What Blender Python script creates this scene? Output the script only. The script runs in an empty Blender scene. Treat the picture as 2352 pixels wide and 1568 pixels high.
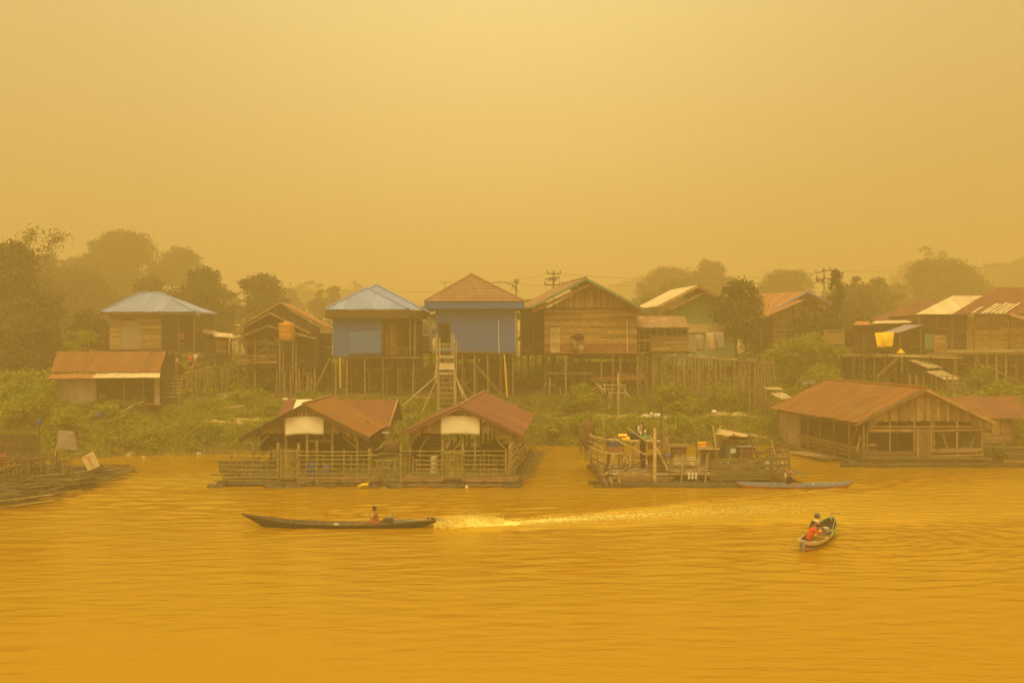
import bpy, bmesh, math, random
import numpy as np
from mathutils import Vector, Matrix, Euler
R = math.radians
rnd = random.Random(7)
nrg = np.random.default_rng(7)
sc = bpy.context.scene
COL = sc.collection
# ---------------------------------------------------------------- camera
CH = 8.0                      # camera height above the river, metres
FU = 2287.0                   # focal length in the 2352-wide measuring units
cam_d = bpy.data.cameras.new('camera')
cam = bpy.data.objects.new('camera', cam_d); COL.objects.link(cam)
cam.location = (0, 0, CH); cam.rotation_euler = (R(90), 0, 0)
cam_d.sensor_width = 36.0; cam_d.lens = 36.0 * FU / 2352.0
cam_d.clip_start = 0.1; cam_d.clip_end = 6000
sc.camera = cam
# ---------------------------------------------------------------- world
SUN_EL, SUN_ROT = R(60), R(187)
world = bpy.data.worlds.new('World'); sc.world = world; world.use_nodes = True
wn = world.node_tree; wn.nodes.clear()
def wnode(t, **k):
    n = wn.nodes.new(t)
    for a, b in k.items(): setattr(n, a, b)
    return n
sky = wnode('ShaderNodeTexSky', sky_type='NISHITA', sun_disc=False)
sky.sun_elevation = SUN_EL; sky.sun_rotation = SUN_ROT
sky.air_density = 1.5; sky.dust_density = 8.0; sky.ozone_density = 1.0
tc = wnode('ShaderNodeTexCoord')
# smoke pall: brightest round the hidden sun, dimmer and browner towards the horizon
dotn = wnode('ShaderNodeVectorMath', operation='DOT_PRODUCT')
sd = Vector((math.sin(SUN_ROT) * math.cos(SUN_EL), math.cos(SUN_ROT) * math.cos(SUN_EL), math.sin(SUN_EL)))
nrm = wnode('ShaderNodeVectorMath', operation='NORMALIZE')
wn.links.new(tc.outputs['Generated'], nrm.inputs[0])
wn.links.new(nrm.outputs[0], dotn.inputs[0]); dotn.inputs[1].default_value = sd
ramp = wnode('ShaderNodeValToRGB')
half = wnode('ShaderNodeMapRange'); half.inputs['From Min'].default_value = -1.0
wn.links.new(dotn.outputs['Value'], half.inputs[0]); wn.links.new(half.outputs[0], ramp.inputs[0])
er = ramp.color_ramp.elements
WS = 10.0
er[0].position = 0.0; er[0].color = (0.60, 0.36, 0.055, 1)
er[1].position = 1.0; er[1].color = (2.2, 1.85, 0.95, 1)
for p_, c_ in ((0.24, (0.69, 0.435, 0.085, 1)), (0.42, (0.95, 0.735, 0.28, 1)), (0.72, (1.35, 1.02, 0.42, 1))):
    e_ = er.new(p_); e_.color = c_
# the brighter patch of smoke ahead, fading to either side
sx = wnode('ShaderNodeSeparateXYZ'); wn.links.new(nrm.outputs[0], sx.inputs[0])
q1 = wnode('ShaderNodeMath', operation='MULTIPLY'); wn.links.new(sx.outputs['X'], q1.inputs[0]); wn.links.new(sx.outputs['X'], q1.inputs[1])
q2 = wnode('ShaderNodeMath', operation='MULTIPLY'); wn.links.new(q1.outputs[0], q2.inputs[0]); q2.inputs[1].default_value = -9.0
q3 = wnode('ShaderNodeMath', operation='EXPONENT'); wn.links.new(q2.outputs[0], q3.inputs[0])
q4 = wnode('ShaderNodeMix', data_type='RGBA'); wn.links.new(q3.outputs[0], q4.inputs['Factor'])
q4.inputs['A'].default_value = (7.3, 6.7, 5.6, 1); q4.inputs['B'].default_value = (10.8, 10.6, 10.9, 1)
scl = wnode('ShaderNodeVectorMath', operation='MULTIPLY')
wn.links.new(ramp.outputs[0], scl.inputs[0]); wn.links.new(q4.outputs['Result'], scl.inputs[1])
mix = wnode('ShaderNodeMix', data_type='RGBA'); mix.inputs['Factor'].default_value = 0.92
wn.links.new(sky.outputs[0], mix.inputs['A']); wn.links.new(scl.outputs[0], mix.inputs['B'])
bg = wnode('ShaderNodeBackground'); bg.inputs['Strength'].default_value = 0.1
wo = wnode('ShaderNodeOutputWorld')
wn.links.new(mix.outputs['Result'], bg.inputs[0]); wn.links.new(bg.outputs[0], wo.inputs[0])
# ---------------------------------------------------------------- sun behind the smoke
sl = bpy.data.lights.new('sun', 'SUN'); sl.energy = 1.35; sl.angle = R(25); sl.color = (1.0, 0.76, 0.38)
sun = bpy.data.objects.new('sun', sl); COL.objects.link(sun)
sun.location = (0, 60, 90)
sun.rotation_euler = (-sd).to_track_quat('-Z', 'Y').to_euler()
# ---------------------------------------------------------------- exposure and sampling
sc.view_settings.view_transform = 'Standard'; sc.view_settings.look = 'None'
sc.view_settings.exposure = 0.0; sc.view_settings.gamma = 1.0
sc.view_settings.use_curve_mapping = False
cy = sc.cycles
cy.max_bounces = 6; cy.diffuse_bounces = 2; cy.glossy_bounces = 2; cy.transmission_bounces = 2
cy.volume_bounces = 2; cy.transparent_max_bounces = 8
cy.use_denoising = True; cy.denoiser = 'OPENIMAGEDENOISE'
cy.use_adaptive_sampling = True; cy.adaptive_threshold = 0.02
cy.caustics_reflective = False; cy.caustics_refractive = False

# ================================================================ helpers
def U(x, y, D):
    "world point seen at (x, y) of the 2352x1568 measuring grid, D metres out"
    return Vector(((x - 1176.0) * D / FU, D, CH - (y - 784.0) * D / FU))
def UX(x, D): return (x - 1176.0) * D / FU
def UZ(y, D): return CH - (y - 784.0) * D / FU

WM = {}     # world matrix of each object we link
def link(o, parent=None, M=None):
    COL.objects.link(o)
    M = M if M is not None else Matrix.Identity(4)
    if parent is not None:
        o.parent = parent
        o.matrix_parent_inverse = WM[parent.name].inverted()
    o.matrix_basis = M
    WM[o.name] = M
    return o
def tag(o, label=None, cat=None, group=None, kind=None):
    if label: o['label'] = label
    if cat: o['category'] = cat
    if group: o['group'] = group
    if kind: o['kind'] = kind
    return o
def thing(name, loc, label, cat, group=None):
    o = bpy.data.objects.new(name, None); o.empty_display_size = 0.2
    link(o, None, Matrix.Translation(Vector(loc)))
    return tag(o, label, cat, group)
def mesh_from(name, verts, faces, mat=None, smooth=False):
    me = bpy.data.meshes.new(name)
    me.from_pydata([tuple(v) for v in verts], [], faces)
    if mat: me.materials.append(mat)
    if smooth: me.polygons.foreach_set('use_smooth', [True] * len(me.polygons))
    me.update()
    return me
def obj(name, me, parent=None, M=None):
    return link(bpy.data.objects.new(name, me), parent, M)
def mesh_quads(name, V, mat, smooth=False, n=4):
    "V: (k, n, 3) array of separate polygons"
    k = V.shape[0]
    me = bpy.data.meshes.new(name)
    me.vertices.add(k * n); me.vertices.foreach_set('co', V.reshape(-1).astype(np.float32))
    me.loops.add(k * n); me.loops.foreach_set('vertex_index', np.arange(k * n, dtype=np.int32))
    me.polygons.add(k)
    me.polygons.foreach_set('loop_start', np.arange(0, k * n, n, dtype=np.int32))
    me.polygons.foreach_set('loop_total', np.full(k, n, dtype=np.int32))
    me.materials.append(mat); me.update(); me.validate()
    return me

CUBE_V = [(-.5, -.5, -.5), (.5, -.5, -.5), (.5, .5, -.5), (-.5, .5, -.5), (-.5, -.5, .5), (.5, -.5, .5), (.5, .5, .5), (-.5, .5, .5)]
CUBE_F = [(0, 3, 2, 1), (4, 5, 6, 7), (0, 1, 5, 4), (1, 2, 6, 5), (2, 3, 7, 6), (3, 0, 4, 7)]
_cubes, _cyls = {}, {}
def cube(mat, var=0):
    "unit box with slightly uneven ends, so no two boards look machined"
    k = (mat.name, var)
    if k not in _cubes:
        r_ = random.Random(hash(k[1]) + 3)
        vs = [(x + (r_.uniform(-.012, .012) if var else 0), y, z + (r_.uniform(-.04, .04) if var else 0)) for x, y, z in CUBE_V]
        _cubes[k] = mesh_from('board_mesh', vs, CUBE_F, mat)
    return _cubes[k]
def cyl(mat, n=8, taper=0.85):
    k = (mat.name, n, taper)
    if k not in _cyls:
        vs = []
        for z, r_ in ((-.5, .5), (.5, .5 * taper)):
            for i in range(n):
                a = 2 * math.pi * i / n
                vs.append((r_ * math.cos(a), r_ * math.sin(a), z))
        fs = [(i, (i + 1) % n, n + (i + 1) % n, n + i) for i in range(n)] + [tuple(range(n - 1, -1, -1)), tuple(range(n, 2 * n))]
        me = mesh_from('pole_mesh', vs, fs, mat)
        for p in me.polygons[:n]: p.use_smooth = True
        _cyls[k] = me
    return _cyls[k]
def box(name, parent, mat, c, s, rz=0, rx=0, ry=0, var=0):
    M = Matrix.Translation(Vector(c)) @ Euler((rx, ry, rz)).to_matrix().to_4x4() @ Matrix.Diagonal((s[0], s[1], s[2], 1))
    return obj(name, cube(mat, var), parent, M)
def frame_mat(a, b, up=(0, 0, 1)):
    a, b = Vector(a), Vector(b); d = b - a; L = d.length; x = d / max(L, 1e-6)
    up = Vector(up)
    if abs(x.dot(up)) > .98: up = Vector((0, 1, 0))
    y = up.cross(x).normalized(); z = x.cross(y)
    M = Matrix((x, y, z)).transposed().to_4x4(); M.translation = (a + b) / 2
    return M, L
def beam(name, parent, mat, a, b, w=.1, h=None, up=(0, 0, 1), var=None):
    "board from a to b: w across, h deep along up"
    M, L = frame_mat(a, b, up)
    if var is None: var = rnd.randint(1, 4)
    return obj(name, cube(mat, var), parent, M @ Matrix.Diagonal((L, w, h or w, 1)))
def pole(name, parent, mat, a, b, r=.05, n=7, taper=.85):
    a, b = Vector(a), Vector(b)
    q = (b - a).to_track_quat('Z', 'Y').to_matrix().to_4x4(); q.translation = (a + b) / 2
    return obj(name, cyl(mat, n, taper), parent, q @ Matrix.Diagonal((2 * r, 2 * r, (b - a).length, 1)))
def sway_pole(name, parent, mat, pts, r0, r1=None, n=6):
    "one bent pole or rope through pts"
    r1 = r1 or r0; pts = [Vector(p) for p in pts]; vs, fs = [], []
    for i, p in enumerate(pts):
        d = (pts[min(i + 1, len(pts) - 1)] - pts[max(i - 1, 0)]).normalized()
        u = d.cross(Vector((0, 0, 1)) if abs(d.z) < .9 else Vector((1, 0, 0))).normalized(); v = d.cross(u)
        r_ = r0 + (r1 - r0) * i / (len(pts) - 1)
        for k in range(n):
            a = 2 * math.pi * k / n
            vs.append(p + (u * math.cos(a) + v * math.sin(a)) * r_)
    for i in range(len(pts) - 1):
        for k in range(n):
            k2 = (k + 1) % n
            fs.append((i * n + k, i * n + k2, (i + 1) * n + k2, (i + 1) * n + k))
    fs += [tuple(range(n - 1, -1, -1)), tuple(range((len(pts) - 1) * n, len(pts) * n))]
    return obj(name, mesh_from(name, vs, fs, mat, True), parent)
def prism(name, parent, mat, poly, d):
    "flat polygon (world points, in order) pushed back by vector d"
    poly = [Vector(p) for p in poly]; d = Vector(d); n = len(poly)
    vs = poly + [p + d for p in poly]
    fs = [tuple(range(n)), tuple(range(2 * n - 1, n - 1, -1))] + [(i, n + i, n + (i + 1) % n, (i + 1) % n) for i in range(n)]
    me = mesh_from(name, vs, fs, mat)
    bm = bmesh.new(); bm.from_mesh(me); bmesh.ops.recalc_face_normals(bm, faces=bm.faces); bm.to_mesh(me); bm.free()
    return obj(name, me, parent)

# ================================================================ materials
def newmat(name):
    m = bpy.data.materials.new(name); m.use_nodes = True
    nt = m.node_tree; b = nt.nodes['Principled BSDF']
    return m, nt, b
def N(nt, t, **k):
    n = nt.nodes.new(t)
    for a, b_ in k.items(): setattr(n, a, b_)
    return n
def wood(name, c1, c2, rough=.85, scale=1.0, coord='Object', moss=0.0, stain=.35):
    "weathered timber: tone differs board by board, streaks along the grain, blotches of damp"
    m, nt, b = newmat(name); L = nt.links.new
    geo = N(nt, 'ShaderNodeNewGeometry'); oi = N(nt, 'ShaderNodeObjectInfo')
    mp = N(nt, 'ShaderNodeMapping'); mp.inputs['Scale'].default_value = (1.2 * scale, 1.2 * scale, 1.2 * scale)
    L(geo.outputs['Position'], mp.inputs[0])
    off = N(nt, 'ShaderNodeVectorMath', operation='SCALE'); off.inputs[0].default_value = (31, 17, 57)
    L(oi.outputs['Random'], off.inputs['Scale']); L(off.outputs[0], mp.inputs['Location'])
    n1 = N(nt, 'ShaderNodeTexNoise'); n1.inputs['Scale'].default_value = 1.6; n1.inputs['Detail'].default_value = 6
    n1.inputs['Roughness'].default_value = .65
    L(mp.outputs[0], n1.inputs['Vector'])
    tco = N(nt, 'ShaderNodeTexCoord')
    mg = N(nt, 'ShaderNodeMapping'); mg.inputs['Scale'].default_value = (3, 22, 22)
    L(tco.outputs['Object'], mg.inputs[0])
    n2 = N(nt, 'ShaderNodeTexNoise'); n2.inputs['Scale'].default_value = 1.0; n2.inputs['Detail'].default_value = 3
    L(mg.outputs[0], n2.inputs['Vector'])
    mx = N(nt, 'ShaderNodeMix', data_type='RGBA'); mx.inputs['A'].default_value = (*c1, 1); mx.inputs['B'].default_value = (*c2, 1)
    L(oi.outputs['Random'], mx.inputs['Factor'])
    r1 = N(nt, 'ShaderNodeMapRange'); r1.inputs['From Min'].default_value = .3; r1.inputs['From Max'].default_value = .7
    r1.inputs['To Min'].default_value = 1 - stain; r1.inputs['To Max'].default_value = 1 + stain
    L(n1.outputs[0], r1.inputs[0])
    r2 = N(nt, 'ShaderNodeMapRange'); r2.inputs['From Min'].default_value = .3; r2.inputs['From Max'].default_value = .7
    r2.inputs['To Min'].default_value = .8; r2.inputs['To Max'].default_value = 1.15
    L(n2.outputs[0], r2.inputs[0])
    mu = N(nt, 'ShaderNodeMath', operation='MULTIPLY'); L(r1.outputs[0], mu.inputs[0]); L(r2.outputs[0], mu.inputs[1])
    vs = N(nt, 'ShaderNodeVectorMath', operation='SCALE'); L(mx.outputs['Result'], vs.inputs[0]); L(mu.outputs[0], vs.inputs['Scale'])
    out = vs.outputs[0]
    if moss:
        n3 = N(nt, 'ShaderNodeTexNoise'); n3.inputs['Scale'].default_value = 2.3; n3.inputs['Detail'].default_value = 5
        L(mp.outputs[0], n3.inputs['Vector'])
        r3 = N(nt, 'ShaderNodeMapRange'); r3.inputs['From Min'].default_value = .62 - moss * .25; r3.inputs['From Max'].default_value = .7
        L(n3.outputs[0], r3.inputs[0])
        m3 = N(nt, 'ShaderNodeMix', data_type='RGBA'); m3.inputs['B'].default_value = (.09, .115, .022, 1)
        L(r3.outputs[0], m3.inputs['Factor']); L(out, m3.inputs['A']); out = m3.outputs['Result']
    L(out, b.inputs['Base Color']); b.inputs['Roughness'].default_value = rough
    b.inputs['Specular IOR Level'].default_value = .25
    bp = N(nt, 'ShaderNodeBump'); bp.inputs['Strength'].default_value = .35; bp.inputs['Distance'].default_value = .02
    L(n2.outputs[0], bp.inputs['Height']); L(bp.outputs[0], b.inputs['Normal'])
    return m
def blotch(name, c1, c2, scale=.8, rough=.7, detail=6, lo=.35, hi=.65, spec=.3, per_obj=.12, stretch=(1, 1, 1), c3=None, c3at=(.6, .72), metal=0):
    "paint, rusted sheet, cloth, soil: two tones mixed by noise plus an optional patchy third"
    m, nt, b = newmat(name); L = nt.links.new
    geo = N(nt, 'ShaderNodeNewGeometry'); oi = N(nt, 'ShaderNodeObjectInfo')
    mp = N(nt, 'ShaderNodeMapping'); mp.inputs['Scale'].default_value = stretch
    L(geo.outputs['Position'], mp.inputs[0])
    n1 = N(nt, 'ShaderNodeTexNoise'); n1.inputs['Scale'].default_value = scale; n1.inputs['Detail'].default_value = detail
    n1.inputs['Roughness'].default_value = .62
    L(mp.outputs[0], n1.inputs['Vector'])
    r1 = N(nt, 'ShaderNodeMapRange'); r1.inputs['From Min'].default_value = lo; r1.inputs['From Max'].default_value = hi
    L(n1.outputs[0], r1.inputs[0])
    mx = N(nt, 'ShaderNodeMix', data_type='RGBA'); mx.inputs['A'].default_value = (*c1, 1); mx.inputs['B'].default_value = (*c2, 1)
    L(r1.outputs[0], mx.inputs['Factor']); out = mx.outputs['Result']
    if c3:
        n3 = N(nt, 'ShaderNodeTexNoise'); n3.inputs['Scale'].default_value = scale * 1.7; n3.inputs['Detail'].default_value = 7
        o3 = N(nt, 'ShaderNodeVectorMath', operation='ADD'); o3.inputs[1].default_value = (40, 13, 7)
        L(mp.outputs[0], o3.inputs[0]); L(o3.outputs[0], n3.inputs['Vector'])
        r3 = N(nt, 'ShaderNodeMapRange'); r3.inputs['From Min'].default_value = c3at[0]; r3.inputs['From Max'].default_value = c3at[1]
        L(n3.outputs[0], r3.inputs[0])
        m3 = N(nt, 'ShaderNodeMix', data_type='RGBA'); m3.inputs['B'].default_value = (*c3, 1)
        L(r3.outputs[0], m3.inputs['Factor']); L(out, m3.inputs['A']); out = m3.outputs['Result']
    r2 = N(nt, 'ShaderNodeMapRange'); r2.inputs['To Min'].default_value = 1 - per_obj; r2.inputs['To Max'].default_value = 1 + per_obj
    L(oi.outputs['Random'], r2.inputs[0])
    vs = N(nt, 'ShaderNodeVectorMath', operation='SCALE'); L(out, vs.inputs[0]); L(r2.outputs[0], vs.inputs['Scale'])
    L(vs.outputs[0], b.inputs['Base Color'])
    b.inputs['Roughness'].default_value = rough; b.inputs['Specular IOR Level'].default_value = spec; b.inputs['Metallic'].default_value = metal
    bp = N(nt, 'ShaderNodeBump'); bp.inputs['Strength'].default_value = .2; bp.inputs['Distance'].default_value = .02
    L(n1.outputs[0], bp.inputs['Height']); L(bp.outputs[0], b.inputs['Normal'])
    return m
def leafmat(name, c1, c2, c3):
    m, nt, b = newmat(name); L = nt.links.new
    geo = N(nt, 'ShaderNodeNewGeometry')
    n1 = N(nt, 'ShaderNodeTexNoise'); n1.inputs['Scale'].default_value = .55; n1.inputs['Detail'].default_value = 3
    L(geo.outputs['Position'], n1.inputs['Vector'])
    r1 = N(nt, 'ShaderNodeMapRange'); r1.inputs['From Min'].default_value = .35; r1.inputs['From Max'].default_value = .65
    L(n1.outputs[0], r1.inputs[0])
    mx = N(nt, 'ShaderNodeMix', data_type='RGBA'); mx.inputs['A'].default_value = (*c1, 1); mx.inputs['B'].default_value = (*c2, 1)
    L(r1.outputs[0], mx.inputs['Factor'])
    r2 = N(nt, 'ShaderNodeMapRange'); r2.inputs['From Min'].default_value = .0; r2.inputs['To Max'].default_value = .75
    L(geo.outputs['Random Per Island'], r2.inputs[0])
    m2 = N(nt, 'ShaderNodeMix', data_type='RGBA'); m2.inputs['B'].default_value = (*c3, 1)
    L(r2.outputs[0], m2.inputs['Factor']); L(mx.outputs['Result'], m2.inputs['A'])
    L(m2.outputs['Result'], b.inputs['Base Color']); b.inputs['Roughness'].default_value = .6
    b.inputs['Specular IOR Level'].default_value = .25
    tr = N(nt, 'ShaderNodeBsdfTranslucent'); L(m2.outputs['Result'], tr.inputs[0])
    ms = N(nt, 'ShaderNodeMixShader'); ms.inputs[0].default_value = .35
    L(b.outputs[0], ms.inputs[1]); L(tr.outputs[0], ms.inputs[2])
    L(ms.outputs[0], nt.nodes['Material Output'].inputs['Surface'])
    return m
M_plank   = wood('weathered plank', (.36, .24, .10), (.14, .09, .04), stain=.4)
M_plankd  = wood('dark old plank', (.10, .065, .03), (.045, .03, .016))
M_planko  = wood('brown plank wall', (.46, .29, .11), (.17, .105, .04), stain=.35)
M_plankr  = wood('reddish plank', (.30, .13, .05), (.20, .09, .04))
M_plankg  = wood('mossy raft plank', (.22, .17, .07), (.12, .10, .04), moss=.5)
M_bamboo  = wood('bamboo', (.36, .29, .09), (.20, .165, .05), rough=.6, moss=.25)
M_bamboow = wood('pale dry bamboo', (.55, .43, .20), (.34, .26, .11), rough=.6)
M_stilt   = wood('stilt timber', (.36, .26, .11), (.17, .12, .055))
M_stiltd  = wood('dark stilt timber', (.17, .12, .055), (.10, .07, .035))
M_deck    = wood('sun bleached deck plank', (.62, .50, .28), (.36, .28, .14), moss=.1)
M_log     = wood('wet raft log', (.10, .075, .035), (.055, .042, .02), rough=.45, moss=.4)
M_rust    = blotch('rusted orange sheet', (.25, .095, .025), (.18, .08, .028), .35, .75, c3=(.24, .16, .05), c3at=(.58, .74), stretch=(1, 1, 1.5))
M_rustr   = blotch('rusted red sheet', (.22, .075, .038), (.16, .062, .036), .3, .75, c3=(.26, .12, .05), c3at=(.6, .75))
M_rustg   = blotch('rusted grey-brown sheet', (.24, .16, .10), (.30, .14, .06), .5, .7, c3=(.42, .33, .18), c3at=(.55, .7), stretch=(2, 2, .5))
M_redbrn  = blotch('old red-brown sheet', (.20, .075, .045), (.14, .06, .038), .4, .8)
M_orange  = blotch('orange painted sheet', (.42, .18, .07), (.33, .145, .06), .6, .7)
M_pale    = blotch('pale zinc sheet', (.72, .58, .34), (.60, .48, .28), .5, .6, metal=0)
M_bluesheet = blotch('blue-grey painted sheet', (.26, .34, .54), (.21, .29, .48), .5, .55)
M_tile    = blotch('brown roof tile', (.29, .17, .085), (.23, .135, .07), 1.2, .7, per_obj=.1)
M_green   = blotch('green painted trim', (.12, .22, .13), (.09, .17, .1), 2, .6)
M_bluewall = blotch('blue painted wall', (.035, .115, .33), (.03, .10, .29), .6, .8, c3=(.09, .16, .30), c3at=(.58, .8), per_obj=.03)
M_bluecloth = blotch('pale blue sheet cloth', (.065, .155, .33), (.05, .135, .30), .8, .8)
M_greenwall = blotch('pale green plaster', (.28, .40, .17), (.24, .34, .15), .5, .9)
M_cream   = blotch('cream plaster', (.55, .42, .22), (.48, .36, .18), .6, .9)
M_greywall = blotch('grey sheet wall', (.36, .30, .21), (.27, .22, .15), .7, .9, c3=(.22, .16, .09), c3at=(.6, .7))
M_cloth   = blotch('off-white banner cloth', (.86, .78, .56), (.80, .72, .50), .9, .95, per_obj=.02)
M_sack    = blotch('white woven sack', (.66, .60, .46), (.54, .48, .35), 3, .9)
M_tarpbr  = blotch('tan tarpaulin', (.58, .42, .22), (.48, .34, .17), 1.5, .9)
M_tarpy   = blotch('yellow tarpaulin', (.85, .58, .01), (.75, .48, .01), 1.5, .6)
M_dark    = blotch('dark interior board', (.05, .034, .02), (.035, .025, .016), 1, .95)
M_net     = blotch('brown fishing net', (.17, .10, .05), (.11, .065, .035), 6, .95)
M_steel   = blotch('galvanised steel', (.38, .36, .32), (.28, .26, .23), 2, .5, metal=.3)
M_steeld  = blotch('dark steel', (.07, .06, .05), (.045, .04, .035), 2, .6)
M_concrete = blotch('pole concrete', (.34, .30, .24), (.26, .23, .18), 2, .9)
M_tank    = blotch('orange plastic tank', (.50, .22, .03), (.44, .19, .025), 1, .45, per_obj=0)
M_pvc     = blotch('yellow plastic pipe', (.80, .55, .10), (.72, .48, .08), 2, .5)
M_white   = blotch('white paint', (.78, .72, .60), (.68, .62, .5), 2, .6)
# ================================================================ river water
def ye(X):
    "how far out the water's edge lies"
    return float(np.interp(X, [-80, -45, -32, -26, -10, 0, 20, 26, 32, 60, 90], [62, 66, 67.5, 69.5, 73.5, 76, 77, 77, 70, 68, 68])) + .35 * math.sin(X * .9) + .2 * math.sin(X * 2.3 + 1)
BOAT = Vector(((985 - 1176) * 42.6 / FU, 42.6, 0))       # stern of the motor longboat
m, nt, b = newmat('muddy river water'); L = nt.links.new
nt.nodes.remove(b)
df = N(nt, 'ShaderNodeBsdfDiffuse'); df.inputs['Color'].default_value = (.40, .212, .001, 1)      # silt hanging in the water
gl = N(nt, 'ShaderNodeBsdfGlossy'); gl.inputs['Color'].default_value = (1, .96, .34, 1); gl.inputs['Roughness'].default_value = .07
fr = N(nt, 'ShaderNodeFresnel'); fr.inputs['IOR'].default_value = 1.45
mxs = N(nt, 'ShaderNodeMixShader'); L(fr.outputs[0], mxs.inputs[0]); L(df.outputs[0], mxs.inputs[1]); L(gl.outputs[0], mxs.inputs[2])
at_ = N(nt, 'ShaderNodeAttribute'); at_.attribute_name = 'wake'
ro1 = N(nt, 'ShaderNodeMapRange'); ro1.inputs['To Min'].default_value = 0.0; ro1.inputs['To Max'].default_value = .30; L(at_.outputs['Fac'], ro1.inputs[0])
ROUGH = (ro1, gl)
wm = N(nt, 'ShaderNodeMix', data_type='RGBA'); wm.inputs['A'].default_value = (.40, .207, .001, 1); wm.inputs['B'].default_value = (.56, .315, .006, 1); L(at_.outputs['Fac'], wm.inputs['Factor']); L(wm.outputs['Result'], df.inputs['Color'])   # air bubbles pale the churned water; its brighter sky reflection is painted in too
L(mxs.outputs[0], nt.nodes['Material Output'].inputs['Surface'])
geo = N(nt, 'ShaderNodeNewGeometry')
mp = N(nt, 'ShaderNodeMapping'); mp.inputs['Scale'].default_value = (.5, 1.7, 1); L(geo.outputs['Position'], mp.inputs[0])
n1 = N(nt, 'ShaderNodeTexNoise'); n1.inputs['Scale'].default_value = 1.5; n1.inputs['Detail'].default_value = 4; n1.inputs['Roughness'].default_value = .5
L(mp.outputs[0], n1.inputs['Vector'])
# patches of livelier and calmer surface, as gusts leave them
n2 = N(nt, 'ShaderNodeTexNoise'); n2.inputs['Scale'].default_value = .06; n2.inputs['Detail'].default_value = 3
mp2 = N(nt, 'ShaderNodeMapping'); mp2.inputs['Scale'].default_value = (.6, 2.0, 1); L(geo.outputs['Position'], mp2.inputs[0]); L(mp2.outputs[0], n2.inputs['Vector'])
r2 = N(nt, 'ShaderNodeMapRange'); r2.inputs['From Min'].default_value = .38; r2.inputs['From Max'].default_value = .62; r2.inputs['To Min'].default_value = .25; r2.inputs['To Max'].default_value = 1
L(n2.outputs[0], r2.inputs[0])
ro2 = N(nt, 'ShaderNodeMapRange'); ro2.inputs['From Min'].default_value = .4; ro2.inputs['From Max'].default_value = .62; ro2.inputs['To Min'].default_value = .03; ro2.inputs['To Max'].default_value = .22
L(n2.outputs[0], ro2.inputs[0]); ro3 = N(nt, 'ShaderNodeMath', operation='MAXIMUM'); L(ro2.outputs[0], ro3.inputs[0]); L(ROUGH[0].outputs[0], ro3.inputs[1]); L(ro3.outputs[0], ROUGH[1].inputs['Roughness'])
bp = N(nt, 'ShaderNodeBump'); bp.inputs['Distance'].default_value = .07
L(n1.outputs[0], bp.inputs['Height']); L(r2.outputs[0], bp.inputs['Strength']); [L(bp.outputs[0], q.inputs['Normal']) for q in (df, gl, fr)]
M_water = m

def wave_h(X, Y):
    h = np.zeros_like(X); g = np.random.default_rng(11)
    gust = .35 + .65 * (0.5 + .5 * np.sin(X * .09 + 1.3 * np.sin(Y * .13) + .7) * np.sin(Y * .21 + .6 * np.sin(X * .07)))
    near = np.interp(Y, [20, 27, 36, 46, 60], [.3, .5, 1.2, 1.9, 1.6])
    for i in range(26):
        lam = .42 * (1.13 ** (i % 13)); k = 2 * math.pi / lam
        th = R(90) + g.normal(0, .42)
        amp = .0042 * lam ** .85
        env = np.clip(.45 + .75 * np.sin(X * g.uniform(.2, .9) + 1.5 * np.sin(Y * .4 + i) + g.uniform(0, 6)) * np.sin(Y * g.uniform(.3, .8) + g.uniform(0, 6)), 0, 1.2)
        ph = g.uniform(0, 6.3) + .7 * np.sin(X * g.uniform(.2, .5) + g.uniform(0, 6))
        s = np.sin(k * (X * math.cos(th) + Y * math.sin(th)) + ph)
        h += amp * env * (s + .35 * np.abs(s)) * gust * near
    # wake: two arms opening behind the stern, ripples riding on them
    dx = X - BOAT.x; dy = Y - BOAT.y
    on = np.clip(dx / 1.5, 0, 1)
    for slope, a0, side in ((.53, .042, 1), (.36, .012, 1), (.02, .016, -1)):
        off = dy - slope * dx + .25 * np.sin(dx * .31 + slope * 9) * np.clip(dx / 10, 0, 1) + .1 * np.sin(dx * .83)
        wd = .35 + .035 * np.abs(dx)
        ring = np.cos(off * 2 * math.pi / (.55 + .012 * np.abs(dx)))
        h += on * a0 * np.exp(-(off / wd) ** 2) * ring * np.exp(-np.abs(dx) / 55)
    # slick behind the propeller
    calm = on * np.exp(-((dy - .27 * dx) / (.5 + .2 * np.abs(dx))) ** 4)
    h *= 1 - .55 * calm
    # rings pushed out by the two-man boat and the paddled canoe
    for cx, cy, a0 in ((12.4, 39.6, .008), (14.8, 40.6, .013)):
        rr = np.hypot(X - cx, (Y - cy) * 1.25) + .35 * np.sin(X * .5 + Y * .3) + .2 * np.sin(X * 1.3 - Y)
        h += a0 * np.cos(rr * 2 * math.pi / .8) * np.exp(-((rr - 4.5) / 4.2) ** 2) * (X > cx - 3)
    return h
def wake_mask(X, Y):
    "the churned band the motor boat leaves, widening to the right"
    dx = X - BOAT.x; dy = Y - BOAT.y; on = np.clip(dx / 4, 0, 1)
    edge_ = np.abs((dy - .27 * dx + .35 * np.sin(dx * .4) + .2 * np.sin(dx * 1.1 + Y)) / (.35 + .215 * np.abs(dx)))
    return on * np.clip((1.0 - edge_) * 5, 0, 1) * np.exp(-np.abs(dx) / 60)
xs = np.concatenate([np.arange(-48, 48.01, .16)])
ys = np.concatenate([np.arange(20, 60, .105), np.arange(60, 82, .25)])
GX, GY = np.meshgrid(xs, ys)
GZ = wave_h(GX, GY)
edge = np.minimum.reduce([(GX + 48) / 3, (48 - GX) / 3, (GY - 20) / 1.0, (82 - GY) / 3]); GZ *= np.clip(edge, 0, 1)
nx, ny = len(xs), len(ys)
V = np.stack([GX, GY, GZ], -1).reshape(-1, 3)
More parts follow.
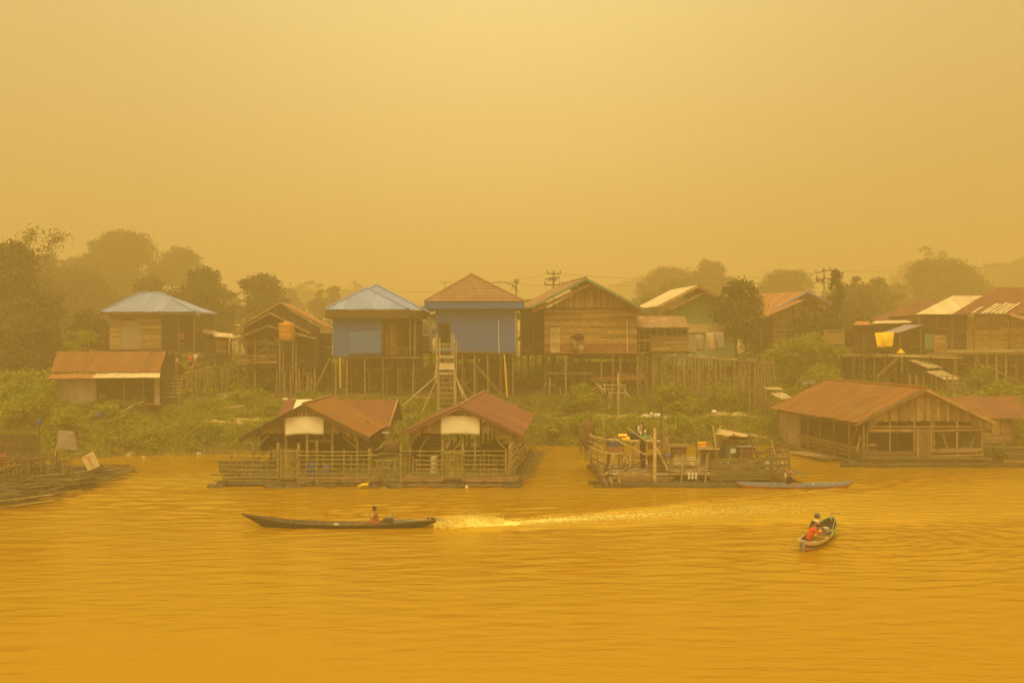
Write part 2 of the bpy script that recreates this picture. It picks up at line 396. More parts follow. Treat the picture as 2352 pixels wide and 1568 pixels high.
idx = np.arange(nx * ny).reshape(ny, nx)
F = np.stack([idx[:-1, :-1], idx[:-1, 1:], idx[1:, 1:], idx[1:, :-1]], -1).reshape(-1)
nv0 = len(V); k0 = len(F) // 4
def E(x, y): return (x, y, 0.0)
y1 = float(ys[-1]); x0, x1 = -48.0, float(xs[-1]); y0 = 20.0
extra = [E(-1500, -300), E(x0, -300), E(x1, -300), E(1500, -300), E(-1500, y0), E(x0, y0), E(x1, y0), E(1500, y0), E(-1500, y1), E(x0, y1), E(x1, y1), E(1500, y1)]
ef = [(0, 1, 5, 4), (1, 2, 6, 5), (2, 3, 7, 6), (4, 5, 9, 8), (6, 7, 11, 10)]
V = np.concatenate([V, np.array(extra)]); F = np.concatenate([F, (np.array(ef) + nv0).reshape(-1)])
me = bpy.data.meshes.new('water'); k = len(F) // 4
me.vertices.add(len(V)); me.vertices.foreach_set('co', V.reshape(-1).astype(np.float32))
me.loops.add(k * 4); me.loops.foreach_set('vertex_index', F.astype(np.int32))
me.polygons.add(k); me.polygons.foreach_set('loop_start', np.arange(0, 4 * k, 4, dtype=np.int32)); me.polygons.foreach_set('loop_total', np.full(k, 4, dtype=np.int32))
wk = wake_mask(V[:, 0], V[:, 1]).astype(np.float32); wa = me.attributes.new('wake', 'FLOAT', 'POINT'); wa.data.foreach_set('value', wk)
me.polygons.foreach_set('use_smooth', np.ones(k, dtype=bool)); me.materials.append(M_water); me.update()
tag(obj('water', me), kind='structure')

# ================================================================ river bank, rising inland
M_soil = blotch('bank soil', (.085, .080, .022), (.16, .125, .04), .5, .95, lo=.4, hi=.6, c3=(.55, .40, .15), c3at=(.62, .70), stretch=(.6, 1, 1))
def gz(X, Y):
    t = Y - ye(X)
    z = float(np.interp(t, [-30, -4, -1, 0, 1, 3, 5, 6.5, 8.5, 10.5, 14, 19, 26, 60, 300, 1500], [-2.5, -1.3, -.35, 0, .45, 1.25, 1.95, 2.1, 2.9, 3.35, 3.6, 4.3, 5.4, 6.2, 7.0, 7.5]))
    if t > .5: z += (.10 * math.sin(X * 1.1 + Y * .7) + .08 * math.sin(X * 2.7 - Y * 1.3)) * min(1, t / 3)
    return z
gx = np.concatenate([[-1500, -700, -300, -150, -90], np.arange(-60, 60.1, .8), [90, 150, 300, 700, 1500]])
gt = np.concatenate([[-30, -8, -4], np.arange(-2, 16, .5), np.arange(16, 40, 2), [45, 60, 90, 150, 300, 800, 1500]])
vs = []; 
for t in gt:
    for X in gx:
        Y = ye(X) + t; vs.append((X, Y, gz(X, Y)))
n_ = len(gx); fs = [(j * n_ + i, j * n_ + i + 1, (j + 1) * n_ + i + 1, (j + 1) * n_ + i) for j in range(len(gt) - 1) for i in range(n_ - 1)]
tag(obj('river_bank', mesh_from('river_bank', vs, fs, M_soil, True)), kind='structure')

# bare sand of the towpath: its own lumpy strip of heaped earth, standing proud of the slope
M_sand = blotch('bare yellow sand', (.50, .38, .12), (.36, .27, .08), 1.6, .95, c3=(.17, .17, .04), c3at=(.48, .6))
def sand(name, x0, x1, D0, w, hgt, step=.35):
    vs, fs = [], []; n = int((x1 - x0) / step) + 1; m_ = 7
    for i in range(n):
        X = x0 + i * step; f = min(1, i / 6, (n - 1 - i) / 6); ww = w * (.35 + .65 * f) * (.8 + .3 * math.sin(X * 1.7) + .2 * rnd.random())
        cY = D0(X)
        for j in range(m_):
            u = j / (m_ - 1) * 2 - 1; Y = cY + u * ww
            vs.append((X, Y + rnd.uniform(-.06, .06), gz(X, Y) + (1 - u * u) * hgt * (.25 + .95 * rnd.random()) * f * .6 - .07))
    for i in range(n - 1):
        for j in range(m_ - 1):
            a = i * m_ + j; fs.append((a, a + m_, a + m_ + 1, a + 1))
    o = obj(name, mesh_from(name, vs, fs, M_sand, True)); o['kind'] = 'structure'; return o
sand('dirt_path', -24.5, -17.5, lambda X: ye(X) + 5.2, .7, .42)
sand('dirt_path', 1.5, 22, lambda X: ye(X) + 4.6 + .5 * math.sin(X * .8), .55, .42)
sand('dirt_path', -9.5, -5.5, lambda X: ye(X) + 5.2, .5, .3)
sand('dirt_path', 9.2, 14.2, lambda X: ye(X) + 3.6, .6, .28)
sand('dirt_path', -30, -27, lambda X: ye(X) + 3.2, .6, .35)

# ================================================================ far hills
M_hill = blotch('wooded hill', (.05, .055, .018), (.075, .075, .025), .02, 1, detail=8)
def hill(x0, x1, D, prof, depth):
    n = 60; rows = 9; vs, fs = [], []
    for i in range(n + 1):
        u = i / n; x = x0 + (x1 - x0) * u
        top = np.interp(x, [p[0] for p in prof], [p[1] for p in prof]); zt = UZ(top, D) + .5 * math.sin(i * 1.9) + .35 * math.sin(i * 4.1)
        for j in range(rows):
            v = j / (rows - 1) * math.pi
            vs.append((UX(x, D), D - depth * math.cos(v), 4 + (zt - 4) * math.sin(v)))
    for i in range(n):
        for j in range(rows - 1):
            a = i * rows + j; fs.append((a, a + rows, a + rows + 1, a + 1))
    tag(obj('hill', mesh_from('hill', vs, fs, M_hill, True)), kind='structure')
hill(1330, 1900, 520, [(1330, 720), (1400, 655), (1465, 637), (1560, 640), (1650, 660), (1900, 720)], 60)
hill(1400, 1800, 640, [(1400, 690), (1475, 634), (1510, 623), (1560, 620), (1640, 645), (1800, 700)], 60)
hill(380, 900, 640, [(380, 740), (560, 672), (700, 655), (770, 668), (900, 720)], 60)
hill(2150, 2900, 560, [(2150, 710), (2260, 645), (2330, 628), (2450, 610), (2900, 680)], 60)

# ================================================================ smoke haze
m = bpy.data.materials.new('smoke haze'); m.use_nodes = True; nt = m.node_tree; nt.nodes.clear()
pv = nt.nodes.new('ShaderNodeVolumePrincipled'); om = nt.nodes.new('ShaderNodeOutputMaterial')
pv.inputs['Color'].default_value = (.95, .79, .41, 1); pv.inputs['Density'].default_value = .0046
pv.inputs['Anisotropy'].default_value = .35
nt.links.new(pv.outputs[0], om.inputs['Volume'])
hz = obj('haze', mesh_from('haze', CUBE_V, CUBE_F, m), None, Matrix.Translation((0, 385, 14.5)) @ Matrix.Diagonal((1500, 860, 37, 1)))
tag(hz, kind='stuff')
# ================================================================ building helpers
def lerp(a, b, t): return a + (b - a) * t
def sheet_slope(par, mat, e0, e1, r1, r0, w=.8, pitch=.24, amp=.02, name='roof_sheet', alt=None, lift=0.0):
    "corrugated sheets side by side from the eave e0-e1 up to the ridge r0-r1; clipped where the slope is a hip"
    e0, e1, r1, r0 = (Vector(v) for v in (e0, e1, r1, r0))
    X = (e1 - e0); Lx = X.length; X.normalize()
    Nn = X.cross(((r0 + r1) / 2 - (e0 + e1) / 2)).normalized()
    if Nn.z < 0: Nn = -Nn
    T = Nn.cross(X).normalized()
    if T.dot((r0 + r1) / 2 - e0) < 0: T = -T
    s0, s1 = (r0 - e0).dot(X), (r1 - e0).dot(X); H0, H1 = (r0 - e0).dot(T), (r1 - e0).dot(T)
    lo, hi = min(0, s0), max(Lx, s1)
    def vr(s):
        "(bottom, top) along the slope at eave position s"
        bot = 0.0; top = None
        if s < s0 and s0 > 0: top = H0 * s / s0
        elif s > s1 and s1 < Lx: top = H1 * (Lx - s) / (Lx - s1)
        else: top = lerp(H0, H1, 0 if abs(s1 - s0) < 1e-6 else (s - s0) / (s1 - s0))
        if s < 0: bot = H0 * s / s0 if s0 < 0 else 0
        if s > Lx: bot = H1 * (s - Lx) / (s1 - Lx) if s1 > Lx else 0
        return bot, max(top, bot + .001)
    n = max(1, round((hi - lo) / w)); out = []
    for i in range(n):
        a, b_ = lo + (hi - lo) * i / n, lo + (hi - lo) * (i + 1) / n
        k = 2 * max(1, round((b_ - a) / pitch)); vs, fs = [], []
        jit = rnd.uniform(-.05, .05); up = rnd.uniform(0, .006) + (i % 2) * .005 + lift; tilt = rnd.uniform(-.004, .004)
        for j in range(k + 1):
            s = lerp(a, b_, j / k); bt, tp = vr(s)
            off = Nn * (up + (amp if j % 2 else -amp) + tilt * j)
            if bt == 0: bt = jit - .04
            vs += [e0 + X * s + T * bt + off, e0 + X * s + T * tp + off]
        for j in range(k): fs.append((2 * j, 2 * j + 2, 2 * j + 3, 2 * j + 1))
        mt = alt(i, n) if alt else mat
        out.append(obj(name, mesh_from(name, vs, fs, mt or mat), par))
    return out
def tile_slope(par, mat, e0, e1, r1, r0, rows=9, tw=.32, name='roof_tile'):
    e0, e1, r1, r0 = (Vector(v) for v in (e0, e1, r1, r0))
    X = (e1 - e0); Lx = X.length; X.normalize()
    Nn = X.cross(((r0 + r1) / 2 - (e0 + e1) / 2)).normalized()
    if Nn.z < 0: Nn = -Nn
    T = Nn.cross(X).normalized()
    if T.dot((r0 + r1) / 2 - e0) < 0: T = -T
    s0, s1 = (r0 - e0).dot(X), (r1 - e0).dot(X); H = (r0 - e0).dot(T)
    for r_ in range(rows):
        v0, v1 = H * r_ / rows, H * (r_ + 1) / rows
        l0, l1 = s0 * v0 / H, s0 * v1 / H; h0, h1 = Lx - (Lx - s1) * v0 / H, Lx - (Lx - s1) * v1 / H
        n = int((h0 - l0) / tw) + 1
        for i in range(n):
            a, b_ = l0 + i * tw, min(l0 + (i + 1) * tw, h0)
            if b_ - a < .04: continue
            vs, fs = [], []
            for j in range(5):
                s = lerp(a, b_, j / 4); bump = .035 * math.sin(math.pi * j / 4)
                st = min(max(s, l1), h1)
                sag = -.025 * math.sin(math.pi * j / 4)
                vs += [e0 + X * s + T * (v0 - .03 + sag) + Nn * (.006 + bump), e0 + X * s + T * (v0 - .03 + sag) + Nn * (.055 + bump), e0 + X * st + T * (v1 + .02) + Nn * (.0 + bump)]
            for j in range(4):
                fs += [(3 * j, 3 * j + 3, 3 * j + 4, 3 * j + 1), (3 * j + 1, 3 * j + 4, 3 * j + 5, 3 * j + 2)]
            obj(name, mesh_from(name, vs, fs, mat), par)
def spans(L, cuts):
    "what is left of 0..L once the cuts are taken out"
    out = [(0, L)]
    for c0, c1 in cuts:
        nx_ = []
        for a, b_ in out:
            if c1 <= a or c0 >= b_: nx_.append((a, b_)); continue
            if c0 > a: nx_.append((a, c0))
            if c1 < b_: nx_.append((c1, b_))
        out = nx_
    return [s for s in out if s[1] - s[0] > .06]
def hwall(par, mat, a, b, z0, z1, ph=.22, holes=(), th=.03, gap=.02, split=.7, name='wall_plank', skip=0.0, top=None):
    "horizontal boards between plan points a and b; holes are (s0, s1, z0, z1)"
    a, b = Vector((a[0], a[1], 0)), Vector((b[0], b[1], 0)); d = b - a; Lw = d.length; d.normalize(); ang = math.atan2(d.y, d.x)
    nrow = max(1, round((z1 - z0) / ph)); ph = (z1 - z0) / nrow
    for r_ in range(nrow):
        zc = z0 + (r_ + .5) * ph
        cuts = [(h[0], h[1]) for h in holes if h[2] < zc < h[3]]
        if top:
            t0, t1 = top(zc)
            cuts += [(-9, t0), (t1, Lw + 9)]
        for s0, s1 in spans(Lw, cuts):
            cu = [s0, s1]
            if s1 - s0 > 2.2 and rnd.random() < split: cu.insert(1, lerp(s0, s1, rnd.uniform(.3, .7)))
            for i in range(len(cu) - 1):
                if rnd.random() < skip: continue
                L_ = cu[i + 1] - cu[i]
                c = a + d * (cu[i] + L_ / 2)
                box(name, par, mat, (c.x - d.y * rnd.uniform(0, .012), c.y + d.x * rnd.uniform(-.012, 0), zc), (L_ - .012, th, ph - gap), rz=ang, var=rnd.randint(1, 4), ry=rnd.uniform(-.003, .003))
def vwall(par, mat, a, b, zb, zt, pw=.2, th=.028, holes=(), name='wall_plank', skip=0.0, rag=.02):
    "upright boards between a and b; zb, zt give foot and head height along the wall"
    a, b = Vector((a[0], a[1], 0)), Vector((b[0], b[1], 0)); d = b - a; Lw = d.length; d.normalize(); nn = Vector((d.y, -d.x, 0))
    fb = zb if callable(zb) else (lambda s: zb); ft = zt if callable(zt) else (lambda s: zt)
    n = max(1, round(Lw / pw))
    for i in range(n):
        s0, s1 = Lw * i / n + .006, Lw * (i + 1) / n - .006; sm = (s0 + s1) / 2
        if rnd.random() < skip: continue
        cuts = [(h[2], h[3]) for h in holes if h[0] < sm < h[1]]
        B, Tp = fb(sm), ft(sm)
        if Tp - B < .05: continue
        for q0, q1 in spans(Tp - B, [(c0 - B, c1 - B) for c0, c1 in cuts]):
            rb = rnd.uniform(-rag, rag)
            hz0 = B + q0 + rb; ends = (ft(s0), ft(s1)) if q1 >= Tp - B - 1e-6 else (B + q1, B + q1)
            o = nn * (th * .5 + rnd.uniform(0, .012))
            P_ = [a + d * s0 + o + Vector((0, 0, hz0)), a + d * s1 + o + Vector((0, 0, hz0 + rnd.uniform(-rag, rag) * .5)),
                  a + d * s1 + o + Vector((0, 0, ends[1])), a + d * s0 + o + Vector((0, 0, ends[0]))]
            prism(name, par, mat, P_, nn * -th)
def stilts(par, mat, pts, ztop, r=.075, lean=.05, braces=0, name='stilt', base=None):
    for x, y in pts:
        zb = (gz(x, y) - .3) if base is None else base
        pole(name, par, mat, (x + rnd.uniform(-lean, lean), y, zb), (x, y, ztop), r * rnd.uniform(.8, 1.2))
    for _ in range(braces):
        (x0, y0), (x1, y1) = rnd.sample(pts, 2)
        if abs(x0 - x1) > 4.5 or abs(y0 - y1) > 2.5: continue
        za = gz(x0, y0); beam('brace', par, mat, (x0, y0 - .1, za + rnd.uniform(0, .6)), (x1, y1 - .1, ztop - rnd.uniform(.1, 1.2)), .05, .09)
def deck(par, mat, x0, x1, y0, y1, z, pw=.2, along='y', name='deck_plank', th=.04, skip=0.0, ragged=.05):
    "floor boards; they run along y (side by side in x) or along x"
    if along == 'y':
        n = max(1, round((x1 - x0) / pw))
        for i in range(n):
            if rnd.random() < skip: continue
            x = x0 + (i + .5) * (x1 - x0) / n
            r0, r1 = rnd.uniform(-ragged, ragged), rnd.uniform(-ragged, ragged)
            box(name, par, mat, (x, (y0 + y1 + r0 + r1) / 2, z + rnd.uniform(-.008, .008)), ((x1 - x0) / n - .02, y1 - y0 + r1 - r0, th), var=0)
    else:
        n = max(1, round((y1 - y0) / pw))
        for i in range(n):
            if rnd.random() < skip: continue
            y = y0 + (i + .5) * (y1 - y0) / n
            r0, r1 = rnd.uniform(-ragged, ragged), rnd.uniform(-ragged, ragged)
            box(name, par, mat, ((x0 + x1 + r0 + r1) / 2, y, z + rnd.uniform(-.008, .008)), (x1 - x0 + r1 - r0, (y1 - y0) / n - .02, th), var=0)
def grid(xs_, ys_): return [(x, y) for x in xs_ for y in ys_]
def rails(par, mat, a, b, zs, r=.03, wob=.03, name='rail', ext=.15):
    a, b = Vector(a), Vector(b); d = (b - a).normalized()
    for z in zs:
        o0, o1 = rnd.uniform(-wob, wob), rnd.uniform(-wob, wob)
        e0, e1 = rnd.uniform(0, ext), rnd.uniform(0, ext)
        m_ = (a + b) / 2 + Vector((0, 0, z + rnd.uniform(-wob, wob)))
        sway_pole(name, par, mat, [a - d * e0 + Vector((0, 0, z + o0)), m_, b + d * e1 + Vector((0, 0, z + o1))], r, r * .75, 5)
def barrel(name, par, mat, c, r, h, prof=None, n=14, smooth=True):
    "turned body: prof is a list of (radius factor, height factor)"
    prof = prof or [(0, 0), (.93, 0), (1, .06), (1, .3), (1.03, .33), (1, .36), (1, .63), (1.03, .66), (1, .69), (1, .94), (.93, 1), (0, 1)]
    vs = []; c = Vector(c)
    for f, z in prof:
        for i in range(n):
            a = 2 * math.pi * i / n; vs.append((c.x + r * f * math.cos(a), c.y + r * f * math.sin(a), c.z + h * z))
    fs = [(j * n + i, j * n + (i + 1) % n, (j + 1) * n + (i + 1) % n, (j + 1) * n + i) for j in range(len(prof) - 1) for i in range(n)]
    return obj(name, mesh_from(name, vs, fs, mat, smooth), par)
def cloth_sheet(name, par, mat, c00, c10, c11, c01, nx_=14, nz_=8, sag=.06, ripple=.03, th=.012, hem=.0):
    "hanging cloth through four corners (bottom left, bottom right, top right, top left), with folds and some thickness"
    c00, c10, c11, c01 = (Vector(v) for v in (c00, c10, c11, c01)); nn = (c10 - c00).cross(c01 - c00).normalized()
    ph = rnd.uniform(0, 6); G = []
    for j in range(nz_ + 1):
        v = j / nz_
        for i in range(nx_ + 1):
            u = i / nx_
            p = c00.lerp(c10, u).lerp(c01.lerp(c11, u), v)
            p = p + nn * (ripple * math.sin(u * 11 + ph + 3 * v) * (1.1 - v) + sag * math.sin(math.pi * u) * math.sin(math.pi * v))
            p.z -= hem * math.sin(math.pi * u) * (1 - v) + .012 * math.sin(u * 17 + ph) * (1 - v)
            G.append(p)
    n = nx_ + 1; K = len(G); fs = []
    vs = G + [p - nn * th for p in G]
    for j in range(nz_):
        for i in range(nx_):
            a = j * n + i; q = (a, a + 1, a + n + 1, a + n); fs.append(q); fs.append(tuple(K + v for v in q[::-1]))
    ring = [i for i in range(n)] + [(j + 1) * n - 1 for j in range(1, nz_ + 1)] + [nz_ * n + i for i in range(n - 2, -1, -1)] + [j * n for j in range(nz_ - 1, 0, -1)]
    for i in range(len(ring)):
        a, b_ = ring[i], ring[(i + 1) % len(ring)]; fs.append((b_, a, K + a, K + b_))
    return obj(name, mesh_from(name, vs, fs, mat, True), par)
# ================================================================ houses on stilts along the bank
# ---- blue house under a hipped tile roof
D = 84.0
h = thing('stilt_house', (UX(1090, D), D, gz(UX(1090, D), D)), 'blue painted stilt house with brown tiled hip roof and dark doorway above the tall ladder', 'house')
xl, xr, z0, z1 = UX(1000, D), UX(1183, D), UZ(808, D), UZ(706, D)
dl, dr, dz0, dz1 = UX(1008, D), UX(1033, D), UZ(797, D), UZ(742, D)
for (a, b_, c_, d_) in ((xl, dl, z0, z1), (dr, lerp(dr, xr, .36), z0, z1), (lerp(dr, xr, .36), lerp(dr, xr, .7), z0, z1), (lerp(dr, xr, .7), xr, z0, z1), (dl, dr, dz1, z1), (dl, dr, z0, dz0)):
    box('wall_panel', h, M_bluewall, ((a + b_) / 2, D, (c_ + d_) / 2), (b_ - a - .006, .08, d_ - c_ - .006))
box('side_wall', h, M_bluewall, (xl + .04, D + 3.7, (z0 + z1) / 2), (.08, 7.2, z1 - z0)); box('side_wall', h, M_bluewall, (xr - .04, D + 3.7, (z0 + z1) / 2), (.08, 7.2, z1 - z0))
box('back_wall', h, M_bluewall, ((xl + xr) / 2, D + 7.3, (z0 + z1) / 2), (xr - xl - .17, .08, z1 - z0))
fl = box('floor', h, M_plankd, ((xl + xr) / 2, D + 3.6, z0 - .13), (xr - xl + .1, 7.4, .24))
dd = box('door', h, M_plankd, (dl + .12, D + .55, (dz0 + dz1) / 2), (.05, 1.0, dz1 - dz0)); 
for (a, b_) in (((dl, dz0), (dl, dz1)), ((dr, dz0), (dr, dz1)), ((dl, dz1), (dr, dz1))):
    beam('door_frame', h, M_plankd, (a[0], D - .06, a[1]), (b_[0], D - .06, b_[1]), .07, .09, up=(0, 1, 0))
eD = 83.2; ez = UZ(692, eD); el, er_ = UX(975, eD), UX(1204, eD); bD = 92.2; ap = U(1083, 632, 87.2); ap2 = Vector((ap.x, ap.y + .9, ap.z))
F0, F1, B0, B1 = Vector((el, eD, ez)), Vector((er_, eD, ez)), Vector((el, bD, ez)), Vector((er_, bD, ez))
tile_slope(h, M_tile, F0, F1, ap, ap, rows=9)
sheet_slope(h, M_tile, B0, F0, ap, ap2, 1.2); sheet_slope(h, M_tile, F1, B1, ap2, ap, 1.2); sheet_slope(h, M_tile, B1, B0, ap2, ap2, 1.2)
for a, b_ in ((F0, ap), (F1, ap), (B0, ap2), (B1, ap2)): pole('ridge_cap', h, M_tile, a + Vector((0, 0, .05)), b_ + Vector((0, 0, .1)), .085, taper=1)
fh = UZ(692, eD) - UZ(708, eD)
for a, b_ in ((F0, F1), (F0, B0), (F1, B1)):
    beam('fascia', h, M_bluewall, a - Vector((0, -.03, fh / 2 + .03)), b_ - Vector((0, -.03, fh / 2 + .03)), .03, fh, var=0)
box('soffit', h, M_bluewall, ((el + er_) / 2, (eD + bD) / 2, ez - fh + .04), (er_ - el - .1, bD - eD - .1, .03))
hwall(h, M_plankd, (xl, D + 7.2), (xr, D + 7.2), 3.5, z0 - .3, .4, skip=.15, name='shade_screen_plank')  # dark boards added at the back to stand in for shade under the house
pole('drain_pipe', h, M_white, U(1145, 735, D - .15), U(1146, 812, D - .15), .03, taper=1)
beam('sill_beam', h, M_plank, U(1048, 808, D - .1), U(1168, 809, D - .1), .08, .1)
stilts(h, M_stilt, grid([UX(v, D) for v in (1006, 1034, 1062, 1090, 1120, 1150, 1178)], (D, D + 2.4, D + 4.8, D + 7)), z0 - .2, .08, braces=9)
pole('drain_pipe', h, M_pvc, U(1158, 814, D - .3), U(1160, 836, D - .3), .055, taper=1); pole('drain_pipe', h, M_pvc, U(1160, 836, D - .3), U(1165, 912, D - .3), .085, taper=1)
aw = sheet_slope(h, M_rustg, U(978, 738, D - .3), U(1000, 738, D - .3), U(1001, 723, D + 1.2), U(984, 723, D + 1.2), .5, name='awning_sheet')

# ---- blue-sheet roofed house with the open brown porch
D = 84.0
h = thing('stilt_house', (UX(860, D), D, gz(UX(860, D), D)), 'stilt house with pale blue metal hip roof, blue left wall and open brown porch', 'house')
xl, xm, xr, z0, z1 = UX(765, D), UX(877, D), UX(953, D), UZ(818, D), UZ(714, D)
for i in range(4): box('wall_panel', h, M_bluewall, (lerp(xl, xm, (i + .5) / 4), D, (z0 + z1) / 2), ((xm - xl) / 4 - .006, .08, z1 - z0))
box('side_wall', h, M_bluewall, (xl + .04, D + 3.6, (z0 + z1) / 2), (.08, 7.1, z1 - z0))
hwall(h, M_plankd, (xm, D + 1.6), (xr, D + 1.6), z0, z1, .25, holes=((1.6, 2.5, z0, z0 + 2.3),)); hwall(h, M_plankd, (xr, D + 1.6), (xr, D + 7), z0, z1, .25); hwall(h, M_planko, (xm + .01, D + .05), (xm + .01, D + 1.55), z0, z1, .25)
box('back_wall', h, M_plankd, ((xl + xr) / 2, D + 7.2, (z0 + z1) / 2), (xr - xl - .17, .06, z1 - z0))
vwall(h, M_planko, (UX(880, D), D + 1.3), (UX(911, D), D + 1.3), z0 + .1, UZ(745, D), .25)
box('floor', h, M_plankd, ((xl + xr) / 2, D + 3.6, z0 - .1), (xr - xl + .1, 7.4, .18))
box('floor', h, M_plank, ((UX(905, D) + UX(965, D)) / 2, D - .25, UZ(821, D)), (2.2, .5, .12))
for x in (942, 953): pole('post', h, M_stilt, U(x, 818, D), U(x, 716, D), .06)
rails(h, M_plank, U(905, 800, D), U(953, 800, D), (0, .22), .03); 
for x in (909, 917, 926, 934): beam('baluster', h, M_plank, U(x, 816, D), U(x, 797, D), .04)
eD = 83.3; F0, F1, A1 = U(746, 709.5, eD), U(938, 709.5, eD), U(844, 661.5, 86.8)
bk = Vector((0, 9, 0)); A2 = Vector((A1.x, 90.5, A1.z))
G0, G1, A3 = U(770, 709.5, 85), U(972, 709.5, 85), U(865, 655, 88.2); G0.z = G1.z = F0.z
sheet_slope(h, M_bluesheet, F0, F1, A1, A1, .8); sheet_slope(h, M_bluesheet, F0 + bk, F0, A1, A2, .9); sheet_slope(h, M_bluesheet, F1, F1 + bk, A2, A1, .9)
sheet_slope(h, M_bluesheet, G0, G1, A3, A3, .8); sheet_slope(h, M_bluesheet, G1, G1 + bk * .8, Vector((A3.x, 92, A3.z)), A3, .9)
for a, b_ in ((F0, A1), (F1, A1), (G1, A3), (G0, A3)): pole('ridge_cap', h, M_bluesheet, a + Vector((0, 0, .05)), b_ + Vector((0, 0, .07)), .08, taper=1)
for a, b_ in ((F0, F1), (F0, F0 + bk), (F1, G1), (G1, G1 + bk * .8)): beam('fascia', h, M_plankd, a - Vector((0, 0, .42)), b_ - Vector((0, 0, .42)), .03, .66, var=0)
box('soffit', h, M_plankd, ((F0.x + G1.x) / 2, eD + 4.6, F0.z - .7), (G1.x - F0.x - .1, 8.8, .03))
stilts(h, M_stilt, grid([UX(v, D) for v in (772, 797, 838, 880, 915, 950)], (D, D + 2.4, D + 4.8, D + 7)), z0 - .15, .08, braces=8)
hwall(h, M_plankd, (xl, D + 7.2), (xr, D + 7.2), 3.5, z0 - .3, .4, skip=.15, name='shade_screen_plank')  # added dark screen that makes the shade beneath this floor
pole('drain_pipe', h, M_pvc, U(781, 820, D - .3), U(782, 890, D - .3), .075, taper=1)
o = cloth_sheet('hanging_sheet', None, M_bluecloth, U(799, 816, D - .15), U(876, 814, D - .15), U(875, 760, D - .1), U(802, 762, D - .1), ripple=.05)
tag(o, 'pale blue cloth sheet hung low across the blue wall of the porch house', 'cloth')

# ---- brown plank gable house
D = 85.5
h = thing('plank_house', (UX(1355, D), D, gz(UX(1355, D), D)), 'large unpainted plank house with a vertical board gable and green roof edge', 'house')
xl, xr, z0, zm = UX(1250, D), UX(1463, D), UZ(809, D), UZ(708, D); apx, apz = UX(1357, D), UZ(652, D); Lw = xr - xl
hwall(h, M_planko, (xl, D), (xr, D), z0 + .75, zm, .21, holes=((UX(1263, D) - xl, UX(1287, D) - xl, z0, UZ(751, D)),), split=.9)
hwall(h, M_plankr, (xl, D), (xr, D), z0, z0 + .75, .25, holes=((UX(1263, D) - xl, UX(1287, D) - xl, z0, UZ(751, D)),))
def gtop(s):
    x = xl + s
    return lerp(zm - .15, apz, (x - xl) / (apx - xl)) if x < apx else lerp(apz, zm - .15, (x - apx) / (xr - apx))
vwall(h, M_planko, (xl, D - .06), (xr, D - .06), zm + .02, gtop, .2)
beam('wall_plate', h, M_plankd, (xl, D - .1, zm), (xr, D - .1, zm), .06, .12)
dr_ = box('door', h, M_deck, (UX(1275, D), D - .05, (z0 + UZ(751, D)) / 2), (UX(1287, D) - UX(1263, D) - .04, .05, UZ(751, D) - z0 - .02))
for k in range(5): box('door_board', dr_, M_deck, (UX(1275, D), D - .09, lerp(z0, UZ(751, D), (k + .5) / 5)), (.84, .03, .4), var=1)
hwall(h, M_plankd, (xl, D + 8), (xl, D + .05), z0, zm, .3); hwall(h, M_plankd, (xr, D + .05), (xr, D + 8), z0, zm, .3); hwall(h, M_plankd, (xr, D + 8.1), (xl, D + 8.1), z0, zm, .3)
fA, fL, fR = U(1346.6, 638, 83.6), U(1221, 704.5, 83.6), U(1487, 713, 83.6); dv = Vector((-1.7, 10.5, 0))
sheet_slope(h, M_rustg, fL + dv, fL, fA, fA + dv, .9); sheet_slope(h, M_rustg, fR, fR + dv, fA + dv, fA, .9)
gA, gL, gR = U(1358.5, 648, 84.2), U(1224, 712, 84.2), U(1466, 708, 84.2); dv2 = Vector((-.1, 2, 0))
sheet_slope(h, M_rustr, gL + dv2, gL, gA, gA + dv2, .9)
for a, b_ in ((fL, fA), (fR, fA)): beam('barge_board', h, M_green, a - Vector((0, .04, .08)), b_ - Vector((0, .04, .08)), .05, .2, var=0)
for a, b_ in ((gL, gA), (gR, gA)): beam('barge_board', h, M_planko, a - Vector((0, .04, .12)), b_ - Vector((0, .04, .12)), .05, .24, var=0)
pole('ridge_cap', h, M_rustg, fA + Vector((0, 0, .03)), fA + dv + Vector((0, 0, .03)), .1, taper=1)
box('floor', h, M_plankd, ((xl + xr) / 2, D + 4, z0 - .14), (Lw + .1, 8.3, .2)); beam('edge_board', h, M_orange, U(1262, 811, D - .4), U(1484, 811, D - .4), .05, .09)
deck(h, M_plank, UX(1262, D), UX(1484, D), D - .9, D - .02, z0 - .02, .25, 'x')
pole('drain_pipe', h, M_white, U(1440, 733, D - .2), U(1441, 808, D - .2), .035, taper=1)
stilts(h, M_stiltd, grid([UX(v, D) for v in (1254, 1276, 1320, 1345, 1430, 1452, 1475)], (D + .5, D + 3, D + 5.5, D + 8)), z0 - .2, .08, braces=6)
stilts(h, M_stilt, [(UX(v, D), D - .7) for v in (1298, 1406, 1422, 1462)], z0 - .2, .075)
beam('brace', h, M_plank, U(1382, 814, D), U(1381, 870, D), .12); beam('brace', h, M_plank, U(1251, 857, D - .1), U(1364, 857, D - .1), .07, .16); beam('brace', h, M_plankd, U(1364, 860, D + .6), U(1470, 866, D + .6), .07, .16)
for y in (868, 872.5): beam('lower_shelf', h, M_orange, U(1360, y, D - .5), U(1482, y - 2, D - .5), .5, .07)
for i in range(13): beam('slat', h, M_plank, U(1418 + i * 5, 868, D - .55), U(1418 + i * 5, 858, D - .55), .09, .04)
hwall(h, M_plankd, (UX(1320, D), D + 3.1), (UX(1475, D), D + 3.1), UZ(880, D), z0 - .3, .3, skip=.15)
o = thing('plastic_sack', U(1328, 808, D - .5), 'dark bundled net stuffed in a clear plastic sack by the wall of the plank house', 'sack')
